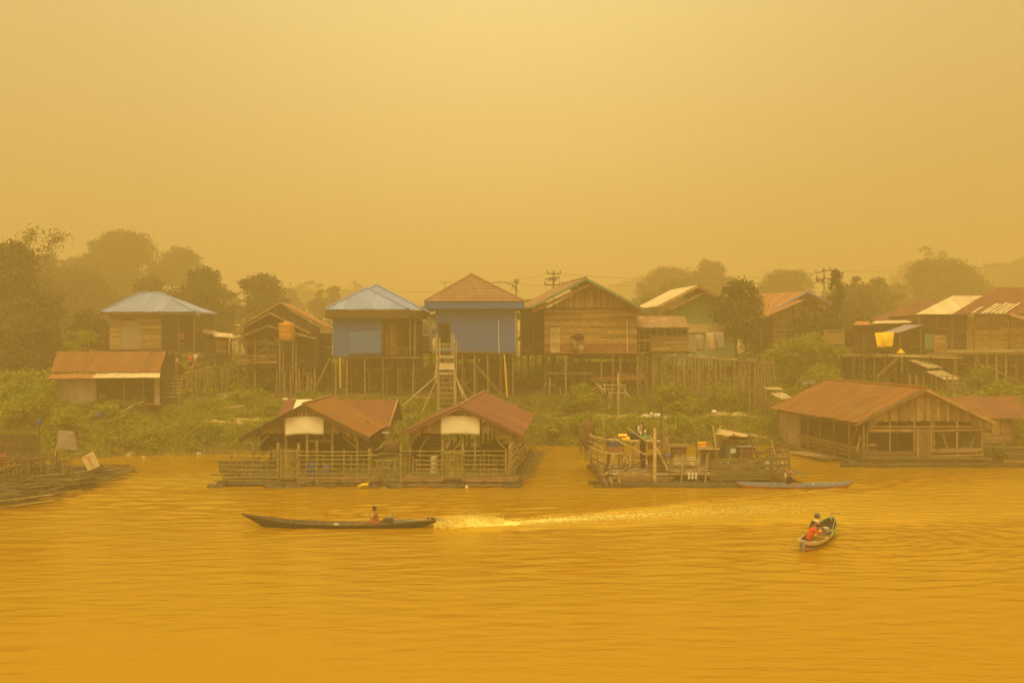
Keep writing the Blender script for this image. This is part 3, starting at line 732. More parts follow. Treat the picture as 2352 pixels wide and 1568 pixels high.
for k_, (x_, y_, sx_, sz_) in enumerate(((1322, 798, .30, .42), (1334, 799, .30, .40), (1328, 788, .34, .40), (1319, 786, .2, .28), (1337, 786, .18, .3))):
    o2 = obj('bag_fold', mesh_from('bag_fold', *(lambda P_: ([(P_.x + sx_ * math.sin(math.pi * j_ / 6) * math.cos(i_ * .785) * (1 + .2 * math.sin(i_ * 2.2 + j_)), P_.y + .2 * math.sin(math.pi * j_ / 6) * math.sin(i_ * .785), P_.z + sz_ * math.cos(math.pi * j_ / 6)) for j_ in range(7) for i_ in range(8)], [(j_ * 8 + i_, j_ * 8 + (i_ + 1) % 8, (j_ + 1) * 8 + (i_ + 1) % 8, (j_ + 1) * 8 + i_) for j_ in range(6) for i_ in range(8)]))(U(x_, y_, D - .5)), M_greywall if k_ % 2 else M_plank, True), o)
barrel('net', o, M_dark, U(1329, 779, D - .5), .5, .5, [(0, 0), (.8, .05), (1, .3), (.85, .6), (.5, .9), (.2, 1), (0, 1)], 9); barrel('net', o, M_dark, U(1316, 778, D - .5), .22, .3, [(0, 0), (1, .3), (.8, .7), (0, 1)], 7)
for a_, b2 in (((1340, 806), (1334, 778)), ((1313, 806), (1316, 776))): pole('stick', o, M_stilt, U(*a_, D - .6), U(*b2, D - .6), .03)

# ---- brown gable house with three overlapping roofs and a balcony, left of the centre
D = 85.0
h = thing('balcony_house', (UX(640, D), D, gz(UX(640, D), D)), 'dark plank house with three stepped gable roofs behind the orange water tank', 'house')
for (a, l, r_, dd_, back, mt) in (((642, 694), (549, 750), (745, 749), 86.5, 7, M_rustg), ((619.6, 717), (537, 764), (711, 763), 84.8, 2, M_rustg), ((614, 747.5), (528, 783), (722, 776), 83.2, 1.8, M_rustg)):
    A_, L_, R_ = U(*a, dd_), U(*l, dd_), U(*r_, dd_); v = Vector((-.5, back, 0))
    sheet_slope(h, mt, L_ + v, L_, A_, A_ + v, .9); sheet_slope(h, M_orange if dd_ > 86 else M_pale if dd_ < 84 else M_rustg, R_, R_ + v, A_ + v, A_, .9)
    for q in (L_, R_): beam('barge_board', h, M_plank, q - Vector((0, .04, .06)), A_ - Vector((0, .04, .06)), .04, .13)
xl, xm, xr, z0 = UX(549, D), UX(642, D), UX(733, D), UZ(838, D)
hwall(h, M_plankd, (xl, D + 2), (xr, D + 2), z0, UZ(765, D), .25); hwall(h, M_plankd, (UX(679, D), D), (xr, D), z0, UZ(774, D), .25); hwall(h, M_plankd, (xr, D), (xr, D + 6), z0, UZ(765, D), .3)
hwall(h, M_plankd, (xl, D + 2), (xl, D + 7), z0, UZ(765, D), .3)
A_ = U(642, 700, 86.6); vwall(h, M_plankd, (UX(560, 86.6), 86.7), (UX(735, 86.6), 86.7), UZ(768, 86.6), lambda s: UZ(700, 86.6) - abs(UX(560, 86.6) + s - A_.x) * .57, .3)
hwall(h, M_plank, (UX(547, D), D - .8), (UX(641, D), D - .8), UZ(834, D), UZ(815, D), .2)
for x in (528, 549, 566, 586, 614, 641): pole('post', h, M_stilt, U(x, 838, 84), U(x, 783 - (20 if x == 614 else 8 if x == 586 else 0), 84), .045)
for y in (783, 789, 816): beam('rail', h, M_stilt, U(548, y, 84), U(652 if y < 800 else 641, y - (3 if y > 800 else 0), 84), .05, .07)
for a, b_ in (((590, 812), (628, 784)), ((614, 760), (586, 783)), ((614, 760), (640, 783)), ((601, 770), (614, 783)), ((614, 800), (635, 812))): beam('brace', h, M_stilt, U(*a, 84), U(*b_, 84), .045, .06)
box('floor', h, M_plankd, ((xl + xr) / 2, D + 2.8, z0 - .1), (xr - xl + .1, 7.4, .16))
stilts(h, M_stilt, grid([UX(v, D) for v in (552, 590, 640, 690, 727)], (D - .7, D + 2.5, D + 5.5)), z0 - .15, .09, braces=5)
hwall(h, M_plankd, (xl, D + 5.6), (xr, D + 5.6), 3.3, z0 - .3, .4, skip=.2, name='shade_screen_plank')  # dark back boards put in as the shade below the balcony house
# water tank on its own frame
D = 82.6
t = thing('water_tank_stand', U(658, 925, D), 'tall rough pole stand carrying the orange water tank', 'tank stand')
for x in (643, 673):
    for q in (0, 1.2): pole('leg', t, M_stilt, (UX(x, D), D + q, gz(UX(x, D), D + q) - .2), (UX(x, D), D + q, UZ(782, D)), .08)
deck(t, M_plank, UX(636, D), UX(681, D), D - .3, D + 1.5, UZ(781.5, D), .25); beam('brace', t, M_stilt, U(643, 850, D), U(673, 830, D), .05, .08); beam('brace', t, M_stilt, U(640, 860, D - .1), U(700, 826, D), .05, .08)
tk = barrel('water_tank', None, M_tank, U(658.5, 780.5, D + .6), .66, 1.5, [(0, 0), (.97, 0), (1, .03), (1, .2), (1.015, .22), (1, .24), (1, .48), (1.015, .5), (1, .52), (1, .76), (1.015, .78), (1, .8), (1, .88), (.9, .94), (.35, .98), (.33, 1.03), (.2, 1.04), (0, 1.04)], 24)
tag(tk, 'round orange plastic water tank raised on a pole stand', 'water tank')
for x, y0_, y1_, rr in ((655, 855, 925, .12), (668, 850, 905, .07), (681, 868, 912, .16), (689, 850, 905, .09), (697, 846, 908, .06), (707, 862, 906, .17), (715, 866, 905, .12), (723, 852, 908, .07), (634, 880, 935, .1)):
    d_ = 81.8 + rnd.random(); p = U(x, y1_, d_); p.z = gz(p.x, p.y) - .1
    k_ = [655, 668, 681, 689, 697, 707, 715, 723, 634].index(x)
    tag(pole('old_post', None, M_stilt, p, U(x + rnd.uniform(-2, 2), y0_, d_), rr * .8), ('tall thin old post just right of the tank stand', 'second tall old post right of the tank stand', 'short thick old stump nearest the tank stand', 'tall old post between the two thick stumps', 'thin tall old post in the middle of the post cluster', 'thickest old stump of the post cluster', 'lower thick stump second from the right of the cluster', 'rightmost thin tall old post of the cluster', 'lone old post standing lower and left of the tank stand')[k_], 'post', 'old posts under the balcony house')

# ---- hip-roofed house on the left
D = 92.0
h = thing('stilt_house', (UX(345, D), D, gz(UX(345, D), D)), 'unpainted plank stilt house with a blue-grey hip roof among the left trees', 'house')
xl, xm, xr, z0, z1 = UX(252, D), UX(371, D), UX(446, D), UZ(802, D), UZ(722, D)
hwall(h, M_planko, (xl, D), (xm, D), z0, z1, .22, holes=((UX(279, D) - xl, UX(323, D) - xl, z0, UZ(735, D)),))
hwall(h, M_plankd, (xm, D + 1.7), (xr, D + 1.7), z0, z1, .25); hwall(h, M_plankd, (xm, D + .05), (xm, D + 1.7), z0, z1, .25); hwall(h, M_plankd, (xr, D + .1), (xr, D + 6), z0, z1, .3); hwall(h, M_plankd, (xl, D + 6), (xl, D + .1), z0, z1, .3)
for x in (410, 446): pole('post', h, M_stilt, U(x, 802, D), U(x, 720, D), .07)
box('door', h, M_greywall, (UX(301, D), D + .05, (z0 + UZ(735, D)) / 2), (UX(323, D) - UX(279, D) - .02, .05, UZ(735, D) - z0 - .02))
eD = 91.2; F0, F1, ez = U(232, 715.5, eD), U(446, 715.5, eD), UZ(715.5, eD); R0, R1 = U(320, 673, 94.5), U(371, 673, 94.5); R1.z = R0.z
bk = Vector((0, 7.2, 0))
sheet_slope(h, M_bluesheet, F0, F1, R1, R0, .9); sheet_slope(h, M_bluesheet, F0 + bk, F0, R0, R0, .9); sheet_slope(h, M_bluesheet, F1, F1 + bk, R1, R1, .9)
for a, b_ in ((F0, R0), (F1, R1), (R0, R1)): pole('ridge_cap', h, M_bluesheet, a + Vector((0, 0, .05)), b_ + Vector((0, 0, .05)), .08, taper=1)
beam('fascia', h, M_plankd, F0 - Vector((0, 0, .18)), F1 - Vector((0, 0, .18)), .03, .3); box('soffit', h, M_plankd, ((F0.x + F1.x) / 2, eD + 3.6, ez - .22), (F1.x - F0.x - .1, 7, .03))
box('floor', h, M_plankd, ((xl + xr) / 2, D + 3, z0 - .1), (xr - xl + .1, 6.2, .18))
stilts(h, M_stilt, grid([UX(v, D) for v in (256, 300, 345, 390, 440)], (D, D + 3, D + 6)), z0 - .15, .09, braces=4)
tag(barrel('water_drum', None, M_bluesheet, U(452, 727, D), .3, .55), 'small blue water drum beside the eave of the left hip roofed house', 'drum')
# eave of one more blue roof at the frame's left edge
h = thing('far_left_house', U(-30, 800, 95), 'corner of a pale blue roofed house cut off at the left edge', 'house')
F0, F1, A_ = U(-90, 741, 94), U(23, 738, 94), U(-40, 700, 97); F0.z = F1.z
sheet_slope(h, M_bluesheet, F0, F1, A_, A_, .9); hwall(h, M_plankd, (UX(-80, 95), 95), (UX(8, 95), 95), UZ(830, 95), F1.z - .1, .25); sheet_slope(h, M_bluesheet, F1, F1 + Vector((0, 6, 0)), A_ + Vector((0, 3, 0)), A_, .9); stilts(h, M_stilt, grid([UX(-70, 95), UX(-20, 95), UX(5, 95)], (95, 98)), UZ(830, 95), .09)

# ---- rust-roofed shed on the left bank
D = 77.0
h = thing('bank_shed', (UX(245, D), D, gz(UX(245, D), D)), 'long low shed with a rusted red roof and dark open front on the left bank', 'shed')
E0, E1, R0, R1 = U(118, 853, D), U(367, 850, D), U(131, 807, D + 2.6), U(383, 805, D + 2.6); E1.z = E0.z; R1.z = R0.z
sheet_slope(h, M_rust, E0, E1, R1, R0, .85)
bk = Vector((.1, 5.6, 0)); sheet_slope(h, M_rust, E1 + bk, E0 + bk, R0, R1, 1.2)
sheet_slope(h, M_rustg, U(106, 869, D - .9), U(367, 866, D - .9), E1 - Vector((0, -.1, .12)), E0 - Vector((0, -.1, .12)), .85, alt=lambda i, n: M_orange if i < n * .35 else M_pale)
zb = gz(UX(240, D), D) - .1
zw = E0.z - .3
hwall(h, M_greywall, (UX(130, D), D), (UX(221, D), D), zb, zw, .9, gap=.004, split=0, name='wall_panel'); hwall(h, M_greywall, (UX(355, D), D), (UX(367, D), D), zb, zw, .9, name='wall_panel')
for x in (221, 285, 330, 355): pole('post', h, M_stilt, (UX(x, D), D, zb), (UX(x, D), D, zw + .1), .06)
hwall(h, M_plankd, (UX(225, D), D + 1.6), (UX(352, D), D + 1.6), zb, zw, .3); hwall(h, M_plankd, (UX(130, D), D + 5), (UX(130, D), D), zb, zw, .3); vwall(h, M_plankd, (UX(367, D), D + .1), (UX(367, D), D + 5.5), zb, lambda s: lerp(zw, R1.z, 1 - abs(s - 2.6) / 2.9), .3)
hwall(h, M_plankd, (UX(367, D), D + 5.4), (UX(130, D), D + 5.4), zb, zw, .3)
deck(h, M_plank, UX(225, D), UX(372, D), D - 1.0, D + 1.5, zb + .12, .3, 'x')

# ---- shed with patched roof beside the plank house
D = 86.0
h = thing('lean_to_shed', U(1525, 830, D), 'low shed with a patched rusty roof and slatted window band right of the plank house', 'shed')
E0, E1, R0, R1 = U(1464, 751, D - .6), U(1584, 751, D - .6), U(1463, 726, D + 2), U(1573, 726, D + 2)
sheet_slope(h, M_rustg, E0, E1, R1, R0, .8); beam('fascia', h, M_plankd, E0 - Vector((0, 0, .1)), E1 - Vector((0, 0, .1)), .04, .16)
hwall(h, M_plank, (UX(1494, D), D - .1), (UX(1580, D), D - .1), UZ(806, D), UZ(770, D), .17); hwall(h, M_plankd, (UX(1466, D), D + 1.5), (UX(1580, D), D + 1.5), UZ(808, D), UZ(752, D), .3)
for x in (1468, 1480, 1494, 1510, 1527, 1543, 1556, 1568, 1578): pole('post', h, M_stilt, U(x, 806 if x < 1494 else 772, D), U(x, 753, D), .035)
hwall(h, M_plankd, (UX(1580, D), D), (UX(1580, D), D + 3), UZ(808, D), UZ(752, D), .3); beam('rail', h, M_plank, U(1464, 781, D - .1), U(1494, 781, D - .1), .05, .12); beam('brace', h, M_stilt, U(1496, 800, D - .2), U(1530, 770, D - .2), .05)
vwall(h, M_greywall, (UX(1582, D), D - .2), (UX(1601, D), D + .6), UZ(806, D), UZ(768, D), .16)
box('floor', h, M_plankd, (UX(1530, D), D + 1.4, UZ(810, D)), (5, 3.4, .12)); stilts(h, M_stilt, grid([UX(v, D) for v in (1470, 1500, 1528, 1556, 1590)], (D - .2, D + 2.6)), UZ(812, D), .07)
for k, (x0, x1, y0, y1, mt) in enumerate(((1592, 1616, 768, 806, M_greywall), (1620, 1640, 764, 805, M_tarpbr), (1640, 1662, 763, 803, M_greywall))):
    o = cloth_sheet('hanging_tarp', None, mt, U(x0 + 5, y1, 89 + .3 * k), U(x1 + 2, y1, 89 + .3 * k), U(x1, y0, 89 + .3 * k), U(x0, y0, 89 + .3 * k), 8, 6, ripple=.09)
    tag(o, ('grey tarpaulin sheet hung right beside the lean-to shed', 'tan tarpaulin sheet hung between two grey ones before the green house', 'grey tarpaulin sheet hung below the tree before the green house')[k], 'tarpaulin')

# ---- green gabled house
D = 98.0
h = thing('green_house', U(1610, 815, D), 'pale green plastered house with a low gable behind the lean-to shed', 'house')
A_, L_, R_ = U(1602, 655, 96), U(1509, 703, 96), U(1700, 704, 96); v = Vector((-1.2, 9, 0))
sheet_slope(h, M_pale, L_ + v, L_, A_, A_ + v, .9); sheet_slope(h, M_rustg, R_, R_ + v, A_ + v, A_, .9)
for q in (L_, R_): beam('barge_board', h, M_planko, q - Vector((0, .05, .12)), A_ - Vector((0, .05, .12)), .05, .24)
A2_, L2_, R2_ = U(1616, 672, 97), U(1536, 711, 97), U(1697, 709, 97)
for q in (L2_, R2_): beam('barge_board', h, M_planko, q, A2_, 1.4, .14)
prism('gable_wall', h, M_greenwall, [U(1545, 745, D), U(1692, 745, D), U(1692, 712, D), U(1617, 674, D), U(1545, 710, D)], (0, .12, 0))
for i in range(5): box('wall_panel', h, M_cream, (UX(1579 + 12 + i * 24, 97.6), 97.6, UZ(754, 97.6)), (.98, .1, .85))
wf = box('window_frame', h, M_plankd, U(1653, 728, D - .03), (1.2, .08, 1.0))
for dx in (-.28, .28): box('pane', wf, M_dark, U(1653, 728, D - .1) + Vector((dx, 0, 0)), (.46, .03, .8))
box('body', h, M_greenwall, (UX(1618, D), D + 4.5, UZ(775, D)), (6.2, 8.6, 5.6))

# ---- orange-roofed house
D = 101.0
h = thing('orange_roof_house', U(1830, 800, D), 'brown house with a faded orange sheet roof and porch gable behind the bright bushes', 'house')
A_, L_, R_ = U(1855, 668, 100), U(1747, 727, 100), U(1916, 699, 100); v = Vector((-3.6, 7, 0))
sheet_slope(h, M_orange, L_ + v, L_, A_, A_ + v, .9); sheet_slope(h, M_orange, R_, R_ + v, A_ + v, A_, .9)
for q in (L_, R_): beam('barge_board', h, M_bluesheet, q - Vector((0, .05, .05)), A_ - Vector((0, .05, .05)), .05, .16)
A2_, L2_, R2_ = U(1850, 688, 99), U(1752, 730, 99), U(1915, 722, 99); v2 = Vector((-.9, 1.4, 0))
sheet_slope(h, M_orange, L2_ + v2, L2_, A2_, A2_ + v2, .9); sheet_slope(h, M_orange, R2_, R2_ + v2, A2_ + v2, A2_, .9)
vwall(h, M_planko, (UX(1772, D), D), (UX(1905, D), D), UZ(730, D), lambda s: UZ(690, D) - abs(UX(1772, D) + s - A2_.x) * .5, .3)
hwall(h, M_planko, (UX(1776, D), D), (UX(1905, D), D), UZ(800, D), UZ(730, D), .25, holes=((2.2, 3.4, UZ(785, D), UZ(750, D)),))
w_ = box('window_frame', h, M_plankd, (UX(1776, D) + 2.8, D - .02, UZ(767, D)), (1.24, .06, 1.5)); box('pane', w_, M_dark, (UX(1776, D) + 2.8, D - .07, UZ(767, D)), (1.0, .03, 1.25))
hwall(h, M_plankd, (UX(1776, D), D + 6), (UX(1776, D), D), UZ(800, D), UZ(728, D), .3)

# ---- big house with wide roofs at the right edge
D = 86
h = thing('wide_roof_house', U(2240, 880, D), 'broad plank stilt house with joined pale and red-brown roofs at the right edge', 'house')
E0, E1, R1, R0 = U(2104, 721, 85), U(2192, 721, 85), U(2275, 678, 88.5), U(2188, 679, 88.5); R1.z = R0.z
sheet_slope(h, M_pale, E0, E1, R1, R0, .9)
pole('ridge_cap', h, M_rustg, R0, R1, .06)
E0, E1, R1, R0 = U(2188, 722, 84.6), U(2440, 724, 84.6), U(2440, 660, 89), U(2288, 661, 89); E1.z = E0.z; R1.z = R0.z
sheet_slope(h, M_redbrn, E0, E1, R1, R0, .8, lift=.06)
for x, n_s in ((2230, .5), (2253, .75), (2262, .7), (2273, .8), (2284, .75), (2293, .7), (2303, .8)):
    a = U(x, 721, 84.5); a.z = E0.z + .13; sl_ = (R0 - E0); tdir = (R0 - E0).normalized() * 3.6 * n_s
    sheet_slope(h, M_pale, a, a + Vector((.24, 0, 0)), a + Vector((.24, 0, 0)) + tdir, a + tdir, .24, name='patch_sheet')
sheet_slope(h, M_rustg, U(2316, 722, 84.2), U(2420, 760, 83.2), U(2440, 722, 86), U(2330, 719, 85.5), .7)
xl, xr, z0, z1 = UX(2112, D), UX(2420, D), UZ(802, D), UZ(722, D)
hwall(h, M_planko, (UX(2240, D), D), (xr, D), z0, z1, .19); hwall(h, M_plankd, (xl, D), (UX(2222, D), D), z0, z1, .25); 
for x in (2112, 2150, 2186, 2222, 2240, 2278, 2318): beam('post', h, M_stilt, U(x, 802, D - .08), U(x, 723, D - .08), .1)
vwall(h, M_planko, (UX(2223, D), D + .1), (UX(2239, D), D + .1), z0, UZ(735, D), .2); hwall(h, M_plankd, (xl, D + 7), (xl, D), z0, z1, .3)
beam('door_frame', h, M_planko, U(2221, 731, D - .1), U(2241, 731, D - .1), .05, .12)
pole('drain_pipe', h, M_pvc, U(2316, 732, D - .2), U(2316, 760, D - .2), .035, taper=1)
deck(h, M_plank, UX(2130, D), xr, D - 2.2, D, z0 - .25, .25, 'x'); beam('edge_board', h, M_plank, U(2130, 812, D - 2.2), U(2420, 812, D - 2.2), .06, .16)
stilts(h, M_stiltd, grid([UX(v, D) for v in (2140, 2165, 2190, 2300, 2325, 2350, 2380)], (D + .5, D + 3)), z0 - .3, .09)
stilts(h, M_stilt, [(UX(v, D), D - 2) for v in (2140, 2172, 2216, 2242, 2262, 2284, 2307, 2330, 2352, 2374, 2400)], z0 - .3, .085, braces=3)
hwall(h, M_plankd, (UX(2140, D), D + 3.2), (xr, D + 3.2), 3.2, z0 - .3, .35, skip=.1)

# ---- small shed with a sagging grey roof in front of it
D = 84
h = thing('porch_shed', U(2110, 815, D), 'small open shed with a sagging lilac-grey roof beside the yellow tarpaulin', 'shed')
A_, L_, R_ = U(2119, 746, D), U(2064, 764, D), U(2178, 763, D); v = Vector((-.7, 1.9, .05)); M_lilac = blotch('faded lilac-grey sheet', (.30, .28, .31), (.24, .22, .25), .8, .7)
sheet_slope(h, M_lilac, L_ + v, L_, A_, A_ + v, .6); sheet_slope(h, M_lilac, R_, R_ + v, A_ + v, A_, .6)
for q in (L_, R_): beam('barge_board', h, M_plankd, q - Vector((0, .05, .05)), A_ - Vector((0, .05, .05)), .05, .12)
for x in (2067, 2115, 2146, 2174): pole('post', h, M_stilt, U(x, 812, D), U(x, 766 if x != 2115 else 752, D), .05)
hwall(h, M_plankd, (UX(2067, D), D + 1.7), (UX(2172, D), D + 1.7), UZ(812, D), UZ(765, D), .25); hwall(h, M_planko, (UX(2148, D), D + .1), (UX(2174, D), D + .1), UZ(812, D), UZ(770, D), .2); beam('rail', h, M_plank, U(2090, 795, D), U(2160, 796, D), .04, .07)
box('shutter', h, M_green, U(2135, 784, D + .2), (.8, .05, 1.3))
o = cloth_sheet('hanging_tarp', None, M_tarpy, U(2014, 797, D - .2), U(2050, 796, D - .3), U(2054, 762, D), U(2009, 764, D), 12, 8, ripple=.12, sag=.2)
tag(o, 'bright yellow tarpaulin hung as a wall beside the small grey roofed shed', 'tarpaulin')
o = barrel('bundle', None, M_tarpy, U(2069, 812, D - .8), .35, .4, [(0, 0), (1, 0), (.9, .4), (.4, .7), (.3, 1), (0, 1)], 7); tag(o, 'small yellow plastic bundle lying on the right platform edge', 'bundle')
# platform these stand on
h = thing('platform', U(2070, 880, 83), 'long plank platform on thin stilts under the yellow tarpaulin and small shed', 'platform')
deck(h, M_deck, UX(1950, 83), UX(2192, 83), 82.4, 86, UZ(816, 83), .25, 'x'); beam('edge_board', h, M_plank, U(1950, 813, 82.3), U(2050, 818, 82.3), .08, .1); beam('edge_board', h, M_deck, U(2040, 817, 82.3), U(2210, 822, 82.3), .08, .1)
stilts(h, M_stiltd, grid([UX(v, 83) for v in (1956, 1980, 2004, 2028, 2054, 2080, 2104, 2128, 2160, 2186)], (82.6, 85.6)), UZ(818, 83), .07, braces=6)
vwall(h, M_plankd, (UX(1960, 83), 85.9), (UX(2190, 83), 85.9), 3.4, UZ(822, 83), .3, skip=.2)
beam('brace', h, M_plank, U(2062, 822, 82.2), U(2014, 866, 82), .1, .2)
# ---- ramp and steps down from it
h = thing('plank_ramp', U(2150, 880, 81), 'pale plank ramp in two flights stepping down from the right platform to a ladder', 'ramp')
def flight(par, mat, a0, a1, b0, b1, n, name='ramp_plank'):
    a0, a1, b0, b1 = (Vector(v) for v in (a0, a1, b0, b1))
    for i in range(n):
        t0, t1 = i / n + .01, (i + 1) / n - .015
        p = [a0.lerp(b0, t0), a1.lerp(b1, t0), a1.lerp(b1, t1), a0.lerp(b0, t1)]
        off = Vector((0, 0, rnd.uniform(-.01, .01))); e = (a1 - a0).normalized() * rnd.uniform(-.05, .08)
        prism(name, par, mat, [p[0] + off - e, p[1] + off + e, p[2] + off + e, p[3] + off - e], (0, 0, -.045))
flight(h, M_deck, U(2086, 825, 82), U(2122, 824, 84), U(2130, 844, 80.6), U(2164, 843, 82.6), 13)
flight(h, M_deck, U(2127, 852, 80.4), U(2164, 850, 82.4), U(2172, 872, 79), U(2208, 870, 81), 14)
stilts(h, M_stilt, [(UX(x, d_), d_) for x, d_ in ((2090, 81.9), (2105, 81.4), (2122, 81), (2140, 80.6), (2150, 80.2), (2163, 79.8), (2175, 79.4), (2188, 79.3), (2202, 79.3))], 5.3, .07, base=2.2)
for x in (2182, 2218): beam('string', h, M_stilt, U(x - 6, 872, 79), U(x, 908, 78.4), .06, .12)
for k in range(4): beam('tread', h, M_stilt, U(2178 + k * 2, 880 + k * 8, 78.8), U(2214 + k * 2, 879 + k * 8, 78.8), .22, .05)

# ---- low roofs further back on the right
h = thing('back_house', U(2080, 790, 100), 'low house with a wide faint reddish roof behind the yellow tarpaulin', 'house')
E0, E1, R1, R0 = U(1992, 736, 98), U(2112, 734, 98), U(2160, 690, 103), U(2100, 693, 103); E1.z = E0.z; R1.z = R0.z
sheet_slope(h, M_redbrn, E0, E1, R1, R0, .9); hwall(h, M_plankd, (UX(2000, 99), 99), (UX(2110, 99), 99), UZ(800, 99), UZ(738, 99), .3)
h = thing('back_shed', U(2040, 800, 90), 'long low shed with a pale front roof strip behind the platform', 'shed')
E0, E1, R1, R0 = U(2000, 743, 86), U(2090, 741, 86), U(2100, 735, 89), U(2012, 737, 89)
sheet_slope(h, M_pale, E0, E1, R1, R0, .8); sheet_slope(h, M_orange, U(1960, 746, 86), U(2000, 746, 86), U(1996, 738, 88), U(1966, 738, 88), .7)
hwall(h, M_plankd, (UX(1960, 87), 87), (UX(2095, 87), 87), UZ(812, 87), UZ(746, 87), .3); 
for x in (1984, 2020, 2056): pole('post', h, M_stiltd, U(x, 812, 86.6), U(x, 745, 86.6), .06)
h = thing('board_fence', U(1915, 790, 88), 'short grey board fence above the bright bushes', 'fence')
hwall(h, M_planko, (UX(1893, 88), 88), (UX(1940, 88), 88), UZ(790, 88), UZ(762, 88), .2); beam('cap_rail', h, M_stilt, U(1890, 759, 88), U(1944, 758, 88), .1, .08)
for x in (1895, 1938): pole('post', h, M_stilt, U(x, 812, 88), U(x, 757, 88), .06)

# ---- long walkway with closely set stilts, right of the plank house
h = thing('walkway', U(1670, 880, 83), 'long plank walkway on closely set stilts running right to a ladder', 'walkway')
pts = [U(1480, 812, 87), U(1590, 815, 85.5), U(1690, 822, 84), U(1774, 830, 82.5)]
for k in range(3):
    a, b_ = pts[k], pts[k + 1]; n = 9
    for i in range(n):
        p0, p1 = a.lerp(b_, i / n + .01), a.lerp(b_, (i + 1) / n - .01)
        prism('deck_plank', h, M_deck if rnd.random() < .35 else M_plankd, [p0 - Vector((0, .6, 0)), p1 - Vector((0, .6, 0)), p1 + Vector((0, .6, 0)), p0 + Vector((0, .6, 0))], (0, 0, -.05))
    beam('bearer', h, M_stilt, a - Vector((0, .62, .14)), b_ - Vector((0, .62, .14)), .06, .16)
    for i in range(11):
        p = a.lerp(b_, (i + rnd.uniform(.1, .9)) / 11)
        for q in (-.5, .5):
            if rnd.random() < .12: continue
            pole('stilt', h, M_stilt, (p.x + rnd.uniform(-.12, .12), p.y + q, gz(p.x, p.y + q) - .2), (p.x + .02, p.y + q, p.z - .08), rnd.uniform(.04, .085))
for x0, x1 in ((1696, 1712), (1716, 1704), (1640, 1652)): beam('brace', h, M_stilt, U(x0, 850, 82), U(x1, 890, 82), .05, .08)
h = thing('ladder', U(1767, 890, 81.5), 'slender wooden ladder at the far end of the long walkway', 'ladder')
for x in (1752, 1776): beam('rail', h, M_stilt, U(x, 828, 82), U(x + 6, 892, 80.6), .06, .1)
for k in range(8): beam('rung', h, M_plank, U(1752 + k * .8, 836 + k * 7, 81.9 - k * .17), U(1777 + k * .8, 836 + k * 7, 81.9 - k * .17), .1, .05)
h = thing('plank_steps', U(1790, 905, 80), 'pale plank steps on short legs at the foot of the slender ladder', 'steps')
flight(h, M_deck, U(1752, 888, 80.2), U(1786, 888, 81.4), U(1768, 894, 79.2), U(1799, 894, 80.4), 3)
flight(h, M_deck, U(1768, 902, 79.2), U(1798, 900, 80.6), U(1796, 916, 77.8), U(1822, 913, 79), 7)
for x0, y0_, x1, y1_ in ((1779, 898, 1757, 950), (1760, 893, 1758, 912), (1782, 900, 1783, 915), (1800, 912, 1802, 925)): pole('leg', h, M_stilt, U(x1, y1_, 79.3), U(x0, y0_, 79.3), .06)

# ---- walkway and steps at the left
h = thing('walkway', U(440, 900, 82), 'rising plank walkway from the rust roofed shed to the balcony house', 'walkway')
pts = [U(386, 869, 79.5), U(478, 844, 83), U(545, 830, 86.5)]
for k in range(2):
    a, b_ = pts[k], pts[k + 1]; n = 11
    for i in range(n):
        p0, p1 = a.lerp(b_, i / n + .01), a.lerp(b_, (i + 1) / n - .01)
        prism('deck_plank', h, M_deck, [p0 - Vector((0, .6, 0)), p1 - Vector((0, .6, 0)), p1 + Vector((0, .6, 0)), p0 + Vector((0, .6, 0))], (0, 0, -.05))
    for i in range(9):
        p = a.lerp(b_, (i + .5) / 9)
        for q in (-.5, .5): pole('stilt', h, M_stilt, (p.x + rnd.uniform(-.1, .1), p.y + q, gz(p.x, p.y + q) - .2), (p.x, p.y + q, p.z - .06), .065)
h = thing('plank_steps', U(397, 910, 79), 'wide wooden steps leading up beside the rust roofed shed', 'steps')
for x in (380, 415): beam('string', h, M_stilt, U(x + 2, 868, 79.6), U(x - 4, 926, 78), .07, .14)
for k in range(6): beam('tread', h, M_deck, U(381 - k * .6, 872 + k * 8, 79.4 - k * .22), U(416 - k * .6, 870 + k * 8, 79.4 - k * .22), .26, .05)
# small shack between
h = thing('shack', U(505, 830, 93), 'tiny patched shack between the left hip roofed house and the balcony house', 'shed')
sheet_slope(h, M_pale, U(492, 772, 92), U(536, 776, 92), U(534, 764, 94), U(486, 764, 94), .7); sheet_slope(h, M_rustg, U(464, 764, 92.5), U(500, 770, 92.5), U(500, 760, 95), U(468, 756, 95), .7)
hwall(h, M_plank, (UX(496, 93), 93), (UX(521, 93), 93), UZ(808, 93), UZ(778, 93), .2); hwall(h, M_plankd, (UX(466, 93), 93.5), (UX(530, 93), 93.5), UZ(830, 93), UZ(770, 93), .25)
for x in (527, 537, 552): pole('post', h, M_pvc if x == 527 else M_stilt, U(x, 812, 92), U(x, 770, 92), .07)
beam('rail', h, M_pale, U(536, 772, 91.5), U(553, 772, 91.5), .08, .14)

